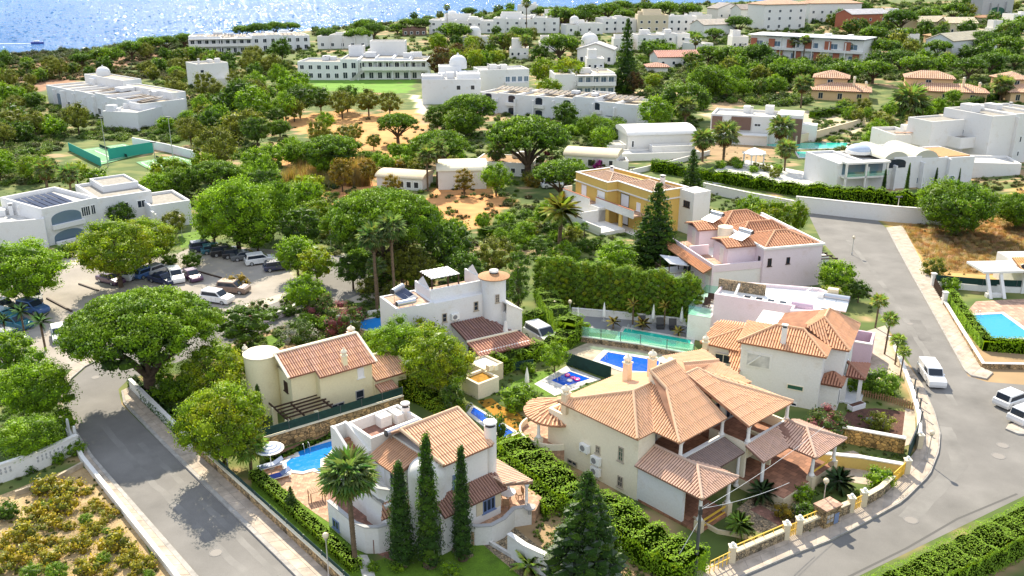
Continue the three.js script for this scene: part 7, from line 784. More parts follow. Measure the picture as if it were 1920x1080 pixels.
  const dg = []; const dp = [[1690, 425], [1760, 418], [1830, 418], [1925, 350], [1925, 516], [1790, 510], [1748, 503]]; for (let i = 0; dg.length < 1500 && i < 8000; i++) { const x = rr(1690, 1925), y = rr(350, 516); if (!inside(dp, x, y)) continue; const q = G(x, y); dg.push([q.X, q.y, -q.F, [.9, rr(.25, .6), .9], rr(0, 6), pick([[.62, .40, .12], [.56, .34, .10], [.46, .32, .10]]).map((c) => c * rr(.75, 1.2))]); } instanced('dry_grass', 'dry straw coloured grass on the slope by the road', bl.geo(), leafM, dg);
}
// ---------- walls, fences and gates ----------
wall('low white parapet along the vineyard side of the lane', [[114, 786], [156, 866], [326, 1080], [368, 1142]], .3, .5, M.white, { cat: 'parapet', name: 'lane_parapet' });
{ const o = wall('white pierced wall above the vineyard', [[-30, 916], [75, 880], [150, 846]], .22, 1.4, M.white, { cap: .12 }); const l = worldPoly([[-30, 916], [75, 880], [150, 846]]), ps = resample(l, .32), b = mb(); ps.forEach((p, i) => { if (i % 12 < 7) for (let k = 0; k < 2; k++) b.bx(p[0] - o.position.x - .1, p[0] - o.position.x + .1, .7 + k * .26, .88 + k * .26, p[1] + o.position.z - .16, p[1] + o.position.z + .16); }); b.make('pierced_block', M.grey, o, 'stuff'); }
for (const [x, y, l] of [[133, 828, 'white iron gate post nearer the lane bend'], [146, 842, 'white iron gate post at the end of the pierced wall']]) { const o = at('gate_post', l, 'gate post', x, y); mb().bx(-.08, .08, 0, 1.9, -.08, .08).make('post', M.whiteM, o); mb().sph(0, 1.97, 0, .09).make('finial', M.whiteM, o); }
wall('white garden wall under the big umbrella pine', [[246, 730], [360, 844]], .2, 1.0, M.white, { cap: .08 }); wall('stone garden wall with dark screen along the lane', [[379, 856], [480, 948], [605, 1062], [690, 1140]], .25, .8, M.stone, { cap: .06, capMat: M.ivory, top: { name: 'screen', h: 1.2, mat: M.screen } });
wall('stone wall carrying the long dark green screen of the cream house', [[488, 850], [600, 815], [756, 766]], .3, 1.25, M.stone, { cap: .06, capMat: M.ivory, top: { name: 'screen', h: 2.05, mat: M.screen } });
wall('dark green screen fence between the two deep blue pools', [[1062, 684], [1145, 712]], .06, 1.3, M.screen, { cat: 'fence', name: 'screen_fence' }); wall('dark green screen behind the pool house', [[905, 712], [960, 696], [1000, 690]], .06, .9, M.screen, { cat: 'fence', name: 'screen_fence' });
wall('stone wall with see through mesh in front of the green pool', [[1090, 640], [1200, 655], [1300, 674]], .3, .55, M.stoneG, { cap: .08, capMat: M.coping, top: { name: 'mesh_panel', h: 1.6, mat: meshScreen } });
wall('white wall behind the closed parasols', [[1072, 590], [1190, 600], [1305, 614]], .2, .75, M.white, { cap: .06 });
wall('long white wall at the end of the hilltop road', [[1490, 396], [1580, 406], [1675, 416], [1780, 424]], .3, 2.3, M.white, { cap: .1 }); wall('lower part of the long white wall beside the salmon roofed house', [[1318, 360], [1400, 378], [1488, 395]], .3, 1.5, M.white, { cap: .1 });
wall('white wall with dark screen on the dry slope side of the corner villa', [[1752, 538], [1840, 546], [1935, 550]], .25, .7, M.white, { top: { name: 'screen', h: 1.5, mat: M.screen } }); wall('low stone wall along the footway of the corner villa', [[1766, 566], [1800, 622], [1842, 690], [1935, 692]], .25, .5, M.stone, { cap: .06 });
for (const [x, y, l] of [[1748, 536, 'white gate pier nearer the dry slope'], [1769, 572, 'white gate pier nearer the corner villa hedge']]) { const o = at('gate_pier', l, 'gate pier', x, y); mb().bx(-.22, .22, -.2, 1.5, -.22, .22).make('pier', M.white, o); mb().bx(-.28, .28, 1.502, 1.6, -.28, .28).make('pier_cap', M.white, o); }
{ const a = G(1750, 540), b = G(1767, 568), o = thing('gate', 'brown slatted gate between the white piers of the corner villa', 'gate', a.X, a.F); for (let i = 0; i < 9; i++) { const t = (i + .5) / 9, x = (b.X - a.X) * t, f = (b.F - a.F) * t; mb().bx(x - .05, x + .05, .1, 1.3, f - .06, f + .06).make('slat', M.wood, o); } }
// garden wall of the terraced villas with piers and yellow gates
wall('speckled stone garden wall below the corner garden', [[1376, 1054], [1468, 1014]], .28, .8, M.stoneG, { cap: .06, capMat: M.sand }); wall('short stone garden wall between the yellow gate and the letter box pillar', [[1500, 1001], [1534, 987]], .28, .8, M.stoneG, { cap: .06, capMat: M.sand }); wall('stone garden wall with a blue panel between letter box pillar and gate', [[1562, 975], [1590, 963]], .28, .9, M.stoneG, { cap: .06, capMat: M.sand }); wall('curving stone garden wall under the cycads', [[1620, 950], [1648, 934], [1672, 912]], .28, .9, M.stoneG, { cap: .06, capMat: M.sand });
wall('yellow stone wall below the bark bed', [[1576, 828], [1640, 840], [1694, 850]], .3, 1.3, M.stoneY, { cap: .1 }); wall('yellow rendered wall along the ramp', [[1532, 870], [1610, 878], [1690, 892]], .3, .95, M.yellow, { cap: .1 }); wall('tan retaining wall along the hillside drive', [[1492, 270], [1545, 255], [1620, 232]], .3, 1.6, M.sand, { cap: .1, capMat: M.sand });
wall('white wall curving down beside the driveway of the white villa', [[954, 1040], [985, 1062], [1040, 1088]], .25, 1.6, M.white, { cap: .06 }); wall('low white kerb of the cypress lawn', [[905, 1012], [960, 1045], [1010, 1075]], .2, .25, M.coping, {}); wall('low cream wall at the corner garden', [[1400, 1010], [1345, 1000], [1300, 975]], .15, .3, M.sand, {}); wall('pink coped white wall of the tower house pool', [[630, 600], [700, 590], [748, 580]], .2, .5, M.white, {}); wall('white wall at the far end of the car park', [[470, 615], [545, 588], [556, 580]], .25, .7, M.pinkw, { cap: .05 }); wall('long white wall of the barrel roofed houses', [[1180, 328], [1250, 312], [1330, 290]], .25, .9, M.white, {}); wall('pale wall behind the vineyard corner', [[30, 930], [100, 905], [155, 875]], .2, .4, M.tan, {});
for (const [x, y, l] of [[1371, 1056, 'yellow gate pier nearest the utility pole'], [1472, 1013, 'sandy gate pier on the near side of the first yellow gate'], [1496, 1003, 'sandy gate pier on the far side of the first yellow gate'], [1593, 962, 'sandy gate pier on the near side of the second yellow gate'], [1617, 951, 'sandy gate pier on the far side of the second yellow gate'], [1698, 890, 'sandy pier at the ramp entrance'], [1722, 842, 'sandy pier at the top of the garden wall']]) { const o = at('gate_pier', l, 'gate pier', x, y); mb().bx(-.2, .2, -.2, 1.25, -.2, .2).make('pier', M.sand, o); mb().bx(-.25, .25, 1.252, 1.33, -.25, .25).make('pier_cap', M.ivory, o); mb().sph(0, 1.46, 0, .13).make('globe_lamp', M.whiteM, o); }
const gateOf = (label, p, q, h = 1.05, n = 6) => { const a = G(...p), b = G(...q), o = thing('gate', label, 'gate', a.X, a.F), dx = b.X - a.X, df = b.F - a.F; for (let i = 0; i <= n; i++) { const t = i / n; mb().bx(dx * t - .025, dx * t + .025, .08, h, df * t - .025, df * t + .025).make('bar', M.yellowM, o); } for (const y of [.1, h * .55, h]) mb().bar([0, y, 0], [dx, y, df], .05).make('rail', M.yellowM, o); return o; };
gateOf('first yellow garden gate, nearer the utility pole', [1475, 1011], [1493, 1004]); gateOf('second yellow garden gate, beside the letter box pillar', [1596, 961], [1614, 953]); gateOf('yellow sliding gate at the foot of the ramp', [1672, 912], [1698, 888], 1.1, 12); gateOf('yellow railing beside the utility pole', [1330, 1078], [1370, 1058], 1, 5);
for (const [l, p, q] of [['yellow rail on the speckled stone wall', [1376, 1030], [1468, 990]], ['yellow rail on the short stone wall', [1500, 977], [1534, 963]]]) { const a = G(...p, .9), b = G(...q, .9), o = thing('railing', l, 'railing', a.X, a.F); mb().bar([0, 1.15, 0], [b.X - a.X, 1.15, b.F - a.F], .06).make('rail', M.yellowM, o); for (let i = 0; i <= 5; i++) mb().bx((b.X - a.X) * i / 5 - .02, (b.X - a.X) * i / 5 + .02, .85, 1.12, (b.F - a.F) * i / 5 - .02, (b.F - a.F) * i / 5 + .02).make('baluster', M.yellowM, o); }
{ const o = at('letter_box_pillar', 'broad pinkish pillar with letter boxes in the garden wall', 'pillar', 1548, 982, .55); mb().bx(-.75, .75, -.2, 1.5, -.5, .5).make('pillar_body', M.stone, o); mb().bx(-.82, .82, 1.502, 1.58, -.57, .57).make('pillar_top', M.terraP, o); for (let i = 0; i < 4; i++) mb().bx(-.6 + (i % 2) * .35, -.32 + (i % 2) * .35, .5 + (i > 1) * .35, .75 + (i > 1) * .35, -.53, -.503).make('letter_box', M.metal, o); mb().bx(.15, .6, .2, 1.0, -.53, -.503).make('blue_panel', M.frameB, o); }
{ const l = worldPoly([[1613, 742], [1660, 752], [1714, 768]]), o = thing('picket_fence', 'low brown picket fence in front of the leafy shrubs', 'fence', l[0][0], l[0][1]), p = resample(l, .2); p.forEach(([x, f]) => mb().bx(x - o.position.x - .055, x - o.position.x + .055, 0, .62, f + o.position.z - .02, f + o.position.z + .02).make('picket', M.woodL, o)); for (let i = 0; i < l.length - 1; i++) mb().bar([l[i][0] - o.position.x, .4, l[i][1] + o.position.z], [l[i + 1][0] - o.position.x, .4, l[i + 1][1] + o.position.z], .05).make('rail', M.woodL, o); }
wall('garden wall climbing beside the footway', [[1722, 836], [1722, 790], [1708, 740], [1690, 692], [1668, 642]], .25, .6, M.sand, { cap: .06 }); [[1716, 760], [1722, 780], [1724, 805], [1712, 742]].forEach(([x, y], i) => { const o = at('fence_post', ['dark post on the garden wall, second from the top', 'dark post on the garden wall beside the bark bed', 'dark post on the garden wall nearest the ramp', 'dark post on the garden wall nearest the picket fence'][i], 'post', x, y); mb().bx(-.05, .05, 0, 1.6, -.05, .05).make('post_body', M.steel, o); mb().bx(-.08, .08, 1.602, 1.66, -.08, .08).make('post_cap', M.steel, o); });
{ const a = G(1700, 868), o = thing('gate', 'dark green solid gate at the top of the ramp', 'gate', a.X, a.F); const b = G(1718, 825); mb().bar([0, .8, 0], [b.X - a.X, .8, b.F - a.F], .06, 1.5).make('panel', M.screen, o); mb().bar([0, 1.58, 0], [b.X - a.X, 1.58, b.F - a.F], .08).make('rail', M.steel, o); }
// pool house with orange roof deck
{ const g = G(897, 750), o = thing('pool_house', 'low flat roofed pool house with an orange deck and barbecue', 'pool house', g.X, g.F, 42 * Math.PI / 180); flatBlock(o, R4(0, 2.4, 0, 2.3), -.3, 1.5, M.ivory, { par: .25, deck: M.sprawl }); flatBlock(o, R4(2.2, 4.5, 1.8, 4.4), -.3, 1.6, M.sand, { par: .2, deck: M.whiteM }); mb().bx(2.3, 2.8, 1.6, 2.1, 1.2, 1.7).bx(2.9, 3.3, 1.5, 2.0, 1.1, 1.5).make('barbecue_flue', M.ivory, o); mb().bx(4.5, 4.52, .2, 1.3, 2.4, 3.6).make('door', std(C(.25, .12, .4), .7), o); }
// stone slab in the bark bed, planters
{ const o = at('stone_slab', 'grey stone slab with a terracotta bowl in the bark bed', 'stone slab', 1640, 792, .3); mb().bx(-.6, .6, 0, .3, -.45, .45).make('slab', M.conc, o); mb().lathe(0, 0, [[0, .302], [.2, .302], [.3, .45], [.26, .45], [.18, .36], [0, .36]], 16).make('bowl', M.terra, o); } { const o = at('planter', 'white planter box beside the small tiled porch', 'planter', 1605, 766, .5); mb().bx(-.8, .8, 0, .45, -.3, .3).make('box', M.cool, o); mb().bx(-.72, .72, .452, .47, -.22, .22).make('earth', M.bark, o); }
// ---------- parasols, loungers, tables ----------
const closedParasol = (l, x, y, h = 2.1) => { const o = at('parasol', l, 'parasol', x, y); mb().cyl(0, 0, 0, .5, .03).cyl(0, 0, h - .04, h + .1, .02, .01, 8).make('pole', M.whiteM, o); mb().lathe(0, 0, [[0, .42], [.17, .44], [.22, .6], [.17, 1.2], [.07, h - .2], [.03, h], [0, h]], 10).make('canopy', M.fabricW, o); mb().cyl(0, 0, 0, .08, .3).make('base', M.conc, o); };
[[1083, 612, 'closed white parasol nearest the tower house yard'], [1132, 602, 'closed white parasol, second from the tower house yard'], [1224, 606, 'closed white parasol, second from the flat roofed house'], [1277, 611, 'closed white parasol nearest the flat roofed house']].forEach(([x, y, l]) => closedParasol(l, x, y)); closedParasol('closed white parasol at the hexagonal pool', 1279, 708, 2.3); closedParasol('closed white parasol on the lawn of the square pool', 988, 726, 1.9);
{ const o = at('parasol', 'open striped blue and white parasol by the curved pool', 'parasol', 509, 878); mb().cyl(0, 0, 0, 1.9, .03).make('pole', M.whiteM, o); for (let i = 0; i < 7; i++) mb().lathe(0, 0, [[i * .155, 2.05 - i * .05], [(i + 1) * .155, 2.0 - i * .05]], 20).make('canopy_ring', i % 2 ? M.frameB : M.fabricW, o); mb().cyl(0, 0, 0, .08, .25).make('base', M.conc, o); }
const lounger = (l, x, y, turn, m1, m2) => { const o = at('sun_lounger', l, 'sun lounger', x, y, turn); mb().bx(-.95, .95, .22, .28, -.3, .3).make('frame', M.whiteM, o); mb().bx(-.95, .25, .282, .36, -.28, .28).make('mattress', m1, o); mb().slab([[.26, .36, -.28], [.95, .66, -.28], [.95, .66, .28], [.26, .36, .28]], .07).make('backrest', m2, o); for (const [a, b] of [[-.85, -.25], [-.85, .25], [.8, -.25], [.8, .25]]) mb().bx(a - .03, a + .03, 0, .22, b - .03, b + .03).make('leg', M.whiteM, o); };
lounger('light blue sun lounger beside the striped parasol', 508, 878, .55, M.frameB, M.frameB); lounger('dark blue towelled sun lounger nearest the lane hedge', 521, 898, .55, M.blueM, M.frameB); [[1204, 612, 'first'], [1238, 616, 'second'], [1262, 618, 'third']].forEach(([x, y, n]) => { const o = at('lounge_chair', 'dark lounge chair before the white wall, ' + n + ' along the decking', 'chair', x, y); mb().bx(-.4, .4, .15, .35, -.35, .35).make('seat', M.dark, o); mb().slab([[-.4, .35, .3], [.4, .35, .3], [.4, 1.05, .55], [-.4, 1.05, .55]], .1).make('backrest', M.dark, o); mb().bx(-.4, .4, 0, .15, -.3, .3).make('base', M.dark, o); });
{ const o = at('garden_table', 'slatted wooden garden table on the terracotta terrace', 'table', 594, 934, .5); for (let i = 0; i < 7; i++) mb().bx(-.55 + i * .16, -.42 + i * .16, .7, .74, -.4, .4).make('slat', M.woodL, o); for (const [a, b] of [[-.5, -.35], [.5, -.35], [-.5, .35], [.5, .35]]) mb().bx(a - .03, a + .03, 0, .7, b - .03, b + .03).make('leg', M.woodL, o); }
{ const g = G(952, 926, 1.6), o = thing('porch_table', 'round white table under the porch of the white villa', 'table', g.X, g.F, 0, 1); mb().cyl(0, 0, .7, .76, .55, .55, 24).make('tabletop', M.whiteM, o); mb().cyl(0, 0, 0, .7, .05).make('leg', M.whiteM, o); for (let i = 0; i < 3; i++) { const a = i * 2.1 + .4, c = thing('wicker_chair', 'brown wicker chair at the round porch table, ' + ['nearest the kitchen wall', 'facing the garden', 'nearest the porch column'][i], 'chair', g.X + Math.cos(a) * .9, g.F + Math.sin(a) * .9, a, 1); mb().bx(-.22, .22, .35, .45, -.22, .22).make('seat', M.woodL, c); mb().bx(.18, .24, .45, .9, -.22, .22).make('backrest', M.woodL, c); for (const [x, y] of [[-.2, -.2], [.2, -.2], [-.2, .2], [.2, .2]]) mb().bx(x - .025, x + .025, 0, .35, y - .025, y + .025).make('leg', M.woodL, c); } }
{ const g = G(993, 966, .9), o = thing('round_table', 'round stone table on the curved terrace', 'table', g.X, g.F, 0, 1); mb().cyl(0, 0, .5, .58, .4, .4, 20).make('tabletop', M.conc, o); mb().cyl(0, 0, 0, .5, .12).make('leg', M.conc, o); }
for (const [x, y, r, l] of [[1064, 705, .2, 'pink swimming float in the square pool'], [1074, 710, .2, 'magenta swimming ring in the square pool'], [1068, 715, .2, 'white swimming ring in the square pool'], [1082, 713, .22, 'pink and white float in the square pool']]) { const o = at('pool_float', l, 'pool float', x, y); mb().add(new THREE.TorusGeometry(r, r * .35, 8, 20).rotateX(Math.PI / 2).translate(0, .1, 0)).make('ring', /white swim/.test(l) ? M.fabricW : std(C(.7, .05, .32), .4), o); mb().cyl(0, 0, .06, .1, r * .7, r * .7, 16).make('bottom', M.fabricW, o); }
{ const g = G(1300, 700, 4.5), o = thing('satellite_dish', 'cream satellite dish behind the stepped tiled roof', 'satellite dish', g.X, g.F, -.5, 5.2); mb().add(new THREE.SphereGeometry(1, 22, 8, 0, 6.283, 0, .75).rotateX(2.1).translate(0, 1.0, .6)).make('dish', M.ivory, o); mb().rod([0, .1, -.3], [0, .9, -.2], .05).rod([0, .6, 0], [0, 1.1, .9 - 1.6], .02).make('mast', M.metal, o); }
// gazebo
{ const o = at('gazebo', 'white square gazebo with a low pyramid roof', 'gazebo', 1412, 312); for (const [a, b] of [[-1.3, -1.3], [1.3, -1.3], [-1.3, 1.3], [1.3, 1.3]]) column(o, a, b, .2, 2.4, .14); mb().bx(-1.8, 1.8, -.3, .2, -1.8, 1.8).make('base', M.white, o); mb().bx(-1.6, 1.6, 2.4, 2.6, -1.6, 1.6).make('beam', M.white, o); mb().lathe(0, 0, [[2.5, 2.6], [.3, 3.5], [0, 3.6]], 4).make('roof', M.fabricW, o); o.rotation.y = .3; }
// ---------- lamps and poles ----------
const globeLamp = (l, x, y, h) => { const o = at('street_lamp', l, 'street lamp', x, y); mb().cyl(0, 0, 0, .35, .09, .07, 10).cyl(0, 0, .35, h - .28, .045, .035, 10).make('post', M.metal, o); mb().cyl(0, 0, h - .28, h - .2, .1, .12, 12).make('collar', M.metal, o); mb().sph(0, h, 0, .2, .2, 18).make('globe', M.lampG, o); return o; };
globeLamp('globe street lamp on the shaded footway by the stone wall', 430, 896, 2.6); globeLamp('globe street lamp at the lower end of the lane', 617, 1086, 3.2); globeLamp('globe street lamp inside the letter box pillar wall', 1540, 970, 2.9); globeLamp('globe street lamp at the kerb of the hilltop road', 1597, 478, 2.4); globeLamp('small globe lamp under the big umbrella pine', 299, 748, 1.2); globeLamp('white globe lamp beside the closed parasols', 1068, 605, 2.4); globeLamp('white globe lamp at the bend of the rounded hedge', 1040, 598, 1.9); globeLamp('globe lamp in the far car park trees', 342, 445, 3); globeLamp('street lamp on the footway curve by the ramp', 1738, 868, 2.6); globeLamp('thin lamp post on the lane behind the car park', 621, 470, 3);
{ const o = at('utility_pole', 'tall dark utility pole at the corner garden', 'utility pole', 1303, 1083); mb().cyl(0, 0, -.3, 5.2, .13, .09, 12).make('pole', M.steel, o); mb().bx(-.12, .12, 4.6, 4.95, -.1, .1).make('junction_box', M.dark, o); mb().rod([0, 5.0, 0], [.5, 5.3, .1], .03).make('bracket', M.steel, o); const top = V3(o.position.x, 5.0, -o.position.z);
  const cab = (l, p, q, sag, r) => { const c = thing('cable', l, 'cable', p[0], p[2], 0, 0); mb().tube(Array.from({ length: 9 }, (_, i) => { const t = i / 8; return [(q[0] - p[0]) * t, lerp(p[1], q[1], t) - sag * 4 * t * (1 - t), (q[2] - p[2]) * t]; }), r, 5, 40).make('wire', M.canvas, c); };
  const a = [top.x, 5.0, top.z], g1 = G(1480, 905, 3.2), g2 = G(1545, 800, 4.5); cab('thin cable from the utility pole to the stepped villa porch', a, [g1.X, 3.2, g1.F], .25, .015); cab('second thin cable from the utility pole towards the far balcony', [top.x, 4.9, top.z], [g2.X, 4.5, g2.F], .3, .013); const g3 = G(1252, 1078); cab('pale stay wire running down from the utility pole into the hedge', [top.x, 4.2, top.z], [g3.X, .1, g3.F], 0, .02); }
for (const [x, y, h, l] of [[203, 312, 9, 'tall floodlight mast at the far tennis court'], [325, 298, 8, 'floodlight mast beside the white tennis terrace'], [295, 330, 6, 'floodlight mast at the near tennis court'], [1207, 415, 4.2, 'slim lamp post at the junction of the long white walls'], [1680, 412, 3.4, 'slim lamp post where the long white wall meets the dry slope'], [1183, 372, 5, 'thin pole in the yard above the ochre house']]) { const o = at('light_mast', l, 'light mast', x, y); mb().cyl(0, 0, -.2, h, .1, .06, 8).make('mast', M.metal, o); mb().bx(-.45, .45, h, h + .18, -.12, .12).make('floodlight', M.steel, o); }
wall('white wall and terrace behind the tennis courts', [[250, 272], [310, 284], [372, 300]], .3, 1.6, M.cool, {}); wall('dark green fence at the end of the far tennis court', [[205, 300], [288, 286]], .08, 2.2, M.tealF, { cat: 'fence', name: 'court_fence' }); wall('dark green fence on the long side of the far tennis court', [[130, 282], [190, 312]], .08, 1.6, M.tealF, { cat: 'fence', name: 'court_fence' });
// ---------- cars ----------
function carProto(kind, col) {
  const o = new THREE.Group(), S = { hatch: { L: 3.9, H: 1.48, w: 1.7, hood: .72, cab: [[-1.75, .8], [-1.55, 1.42], [.3, 1.44], [1.05, .86]] }, suv: { L: 4.4, H: 1.68, w: 1.82, hood: .92, cab: [[-2.05, .95], [-1.85, 1.62], [.4, 1.64], [1.15, 1.0]] }, sedan: { L: 4.4, H: 1.42, w: 1.76, hood: .76, cab: [[-1.5, .84], [-.85, 1.38], [.4, 1.4], [1.2, .86]] }, van: { L: 4.5, H: 1.95, w: 1.85, hood: .95, cab: [[-2.15, 1.0], [-2.1, 1.88], [.9, 1.9], [1.55, 1.05]] }, pickup: { L: 4.9, H: 1.7, w: 1.8, hood: .95, cab: [[-.3, .98], [-.15, 1.66], [.75, 1.68], [1.35, 1.02]] } }[kind];
  const paint = new THREE.MeshPhysicalMaterial({ color: col, roughness: .35, metalness: .1, clearcoat: .8, clearcoatRoughness: .08, side: THREE.DoubleSide }), h = S.L / 2, w = S.w, ex = (pts, d, bev) => { const s = new THREE.Shape(pts.map(([x, y]) => new THREE.Vector2(x, y))); return new THREE.ExtrudeGeometry(s, { depth: d - 2 * bev, bevelEnabled: bev > 0, bevelSize: bev, bevelThickness: bev, bevelSegments: 2 }).translate(0, 0, -d / 2 + bev); };
  const arch = (x) => Array.from({ length: 7 }, (_, i) => [x + .36 * Math.cos(Math.PI * (1 - i / 6)), .28 + .36 * Math.sin(Math.PI * (1 - i / 6))]); const wb = h * .62;
  const body = [[-h + .08, .28], ...arch(-wb), ...arch(wb), [h - .06, .28], [h, .5], [h - .04, S.hood - .12], [h - .35, S.hood], [S.cab[3][0], S.cab[3][1]], [S.cab[0][0], S.cab[0][1] + .02], [-h + .05, S.cab[0][1] - .02], [-h, .5]];
  mb().add(ex(body, w, .07)).make('body', paint, o); mb().add(ex(S.cab, w - .22, .06)).make('cabin', paint, o);
  const c = S.cab, mid = (p, q, t) => [lerp(p[0], q[0], t), lerp(p[1], q[1], t)], sw = [mid(c[0], c[1], .12), mid(c[0], c[1], .84), mid(c[3], c[2], .84), mid(c[3], c[2], .12)]; sw[0][0] += .12; sw[1][0] += .12; sw[2][0] -= .12; sw[3][0] -= .14; for (const s of [-1, 1]) { mb().add(ex(sw, .02, 0).translate(0, 0, s * (w / 2 - .095))).make('side_window', M.glass, o); }
  const scr = (p, q, sgn, nmx) => { const a = mid(p, q, .1), b = mid(p, q, .9), k = w / 2 - .2; mb().slab([[a[0] + sgn * .085, a[1] + .075, -k], [a[0] + sgn * .085, a[1] + .075, k], [b[0] + sgn * .085, b[1] + .075, k], [b[0] + sgn * .085, b[1] + .075, -k]], .03).make(nmx, M.glass, o); }; scr(c[3], c[2], 1, 'windscreen'); scr(c[0], c[1], -1, 'rear_window');
  for (const x of [-wb, wb]) for (const s of [-1, 1]) { const t = mb().add(new THREE.CylinderGeometry(.31, .31, .2, 18).rotateX(Math.PI / 2).translate(x, .31, s * (w / 2 - .1))).make('wheel', M.dark, o); mb().add(new THREE.CylinderGeometry(.2, .2, .02, 14).rotateX(Math.PI / 2).translate(x, .31, s * (w / 2 + .01))).make('rim', M.metal, t); }
  for (const s of [-1, 1]) { mb().bx(h - .1, h + .012, .56, .7, s * w * .34 - .18, s * w * .34 + .18).make('headlight', M.whiteM, o); mb().bx(-h - .012, -h + .1, .6, .78, s * w * .38 - .1, s * w * .38 + .1).make('tail_light', M.redM, o); mb().bx(.75, .95, S.hood + .04, S.hood + .16, s * (w / 2 + .08) - .08, s * (w / 2 + .08) + .08).make('mirror', paint, o); }
  mb().bx(h - .03, h + .02, .36, .5, -.5, .5).make('grille', M.dark, o); for (const s of [-1, 1]) { mb().bx(-wb + .42, wb - .42, .2, .3, s * (w / 2 - .02) - .02, s * (w / 2 - .02) + .02).make('sill_trim', M.dark, o); mb().bx(s > 0 ? h + .012 : -h - .03, s > 0 ? h + .03 : -h - .012, .44, .54, -.25, .25).make('number_plate', M.whiteM, o); for (const x of [-.28, .42]) mb().bx(x - .008, x + .008, .42, S.cab[3][1] - .06, s * (w / 2) - .004, s * (w / 2) + .006).make('door_seam', M.dark, o); } if (kind === 'pickup') { mb().bx(-h + .15, -.4, .72, 1.02, -w / 2 + .12, w / 2 - .12).make('load_bed', M.gray, o); mb().bx(-h + .1, -.3, 1.02, 1.7, -w / 2 + .06, w / 2 - .06).make('load_cover', paint, o); } return o;
}
const CC = { white: C(.8, .8, .8), silver: C(.45, .46, .47), black: C(.015, .015, .02), navy: C(.02, .03, .09), purple: C(.10, .04, .10), blue: C(.06, .14, .34), teal: C(.02, .14, .20), brown: C(.22, .15, .12), grey: C(.12, .13, .14) }, carKinds = {};
function car(label, kind, col, px, py, yaw, sc = 1) { const k = kind + col, p = carKinds[k] ??= carProto(kind, CC[col]), g = G(px, py), c = p.clone(); c.name = nm(kind === 'pickup' ? 'pickup_truck' : kind === 'van' ? 'parked_van' : 'parked_car'); c.position.set(g.X, g.y + .014, -g.F); c.rotation.y = yaw * Math.PI / 180; c.scale.setScalar(sc); tagOf(c, label, kind === 'pickup' ? 'pickup truck' : kind === 'van' ? 'van' : 'car', px < 600 ? 'cars in the car park' : null); scene.add(c); return c; }
car('white pickup truck driving down the hilltop road', 'pickup', 'white', 1745, 712, -98, .84); car('white hatchback parked at the right hand junction, farther up', 'hatch', 'white', 1898, 758, 28, .9); car('white car parked at the junction, nearer the kerb island', 'hatch', 'white', 1926, 788, 28, .9); car('silver car parked in the yard of the tower house', 'suv', 'silver', 1016, 640, -58); car('white car half hidden behind the bushes above the ochre house', 'hatch', 'white', 1036, 352, 10);
const CP = .84; car('white estate car at the end of the shaded row', 'suv', 'white', 488, 494, 24, CP); [['navy', 383, 470, 'suv', 'first'], ['teal', 402, 474, 'hatch', 'second'], ['black', 422, 478, 'suv', 'third'], ['black', 441, 482, 'hatch', 'fourth'], ['grey', 461, 486, 'sedan', 'fifth']].forEach(([c, x, y, k, n]) => car('dark car in the shaded row under the dense trees, ' + n + ' from the lawn', k, c, x, y, 24, CP));
car('purple black car beside the van in the sun', 'sedan', 'purple', 208, 530, -32, CP); car('white van parked under the spreading light green tree', 'van', 'white', 250, 520, 80, CP); car('blue car next to the white van', 'hatch', 'blue', 275, 518, 60, CP); car('silver car behind the blue one, close to the van', 'hatch', 'silver', 296, 512, 60, CP); car('dark blue car behind the crown of the big pine', 'sedan', 'navy', 306, 530, -30, CP); car('white hatchback between the blue car and the purple one', 'suv', 'white', 330, 525, -60, CP); car('purple car nearest the clipped bush', 'sedan', 'purple', 360, 523, -50, CP); car('brown van under the bare bush', 'suv', 'brown', 438, 548, -12, CP); car('dark hatchback alone beyond the big pine', 'hatch', 'grey', 66, 562, -58, CP); car('blue estate car in the lower rows of the car park', 'suv', 'blue', 62, 585, -25, CP); car('teal car at the picture edge of the car park', 'hatch', 'teal', 12, 600, -25, CP); car('dark car at the picture edge behind the teal one', 'sedan', 'black', 6, 580, -25, CP); car('white car half hidden behind the big pine crown', 'hatch', 'white', 112, 634, -60, CP); car('silver car under the small palms of the car park', 'hatch', 'silver', 22, 640, -20, CP); car('teal car behind the small palms of the car park', 'suv', 'teal', 30, 614, -25, CP); car('white car hidden behind the crown of the big pine', 'suv', 'white', 408, 566, -20, CP); car('dark car in the planted edge behind the white estate', 'hatch', 'navy', 520, 506, 24, CP);
trees('shrubR', [[446, 530, 40]], 'bare brown bush over the brown van'); [[38, 585, 38, 3, 'young palm like tree in the lower car park, nearer the picture edge'], [76, 605, 46, 3, 'young palm like tree in the lower car park, nearer the big pine'], [5, 600, 30, 3, 'young palm like tree cut by the picture edge in the car park']].forEach(([x, y, w, h, l]) => palm(l, x, y, w, h, { kind: 'feather', n: 18, skirt: false, cols: [[.08, .16, .05], [.10, .2, .05]] }));
[[[148, 533], [185, 546]], [[88, 560], [135, 585]], [[372, 510], [415, 522]]].forEach((p, i) => wall(['low dark timber edge between the parking rows by the purple car', 'low dark timber edge between the parking rows by the lone hatchback', 'low dark timber edge below the clipped bush'][i], p, .18, .16, M.wood, { cat: 'kerb', name: 'timber_edge' }));
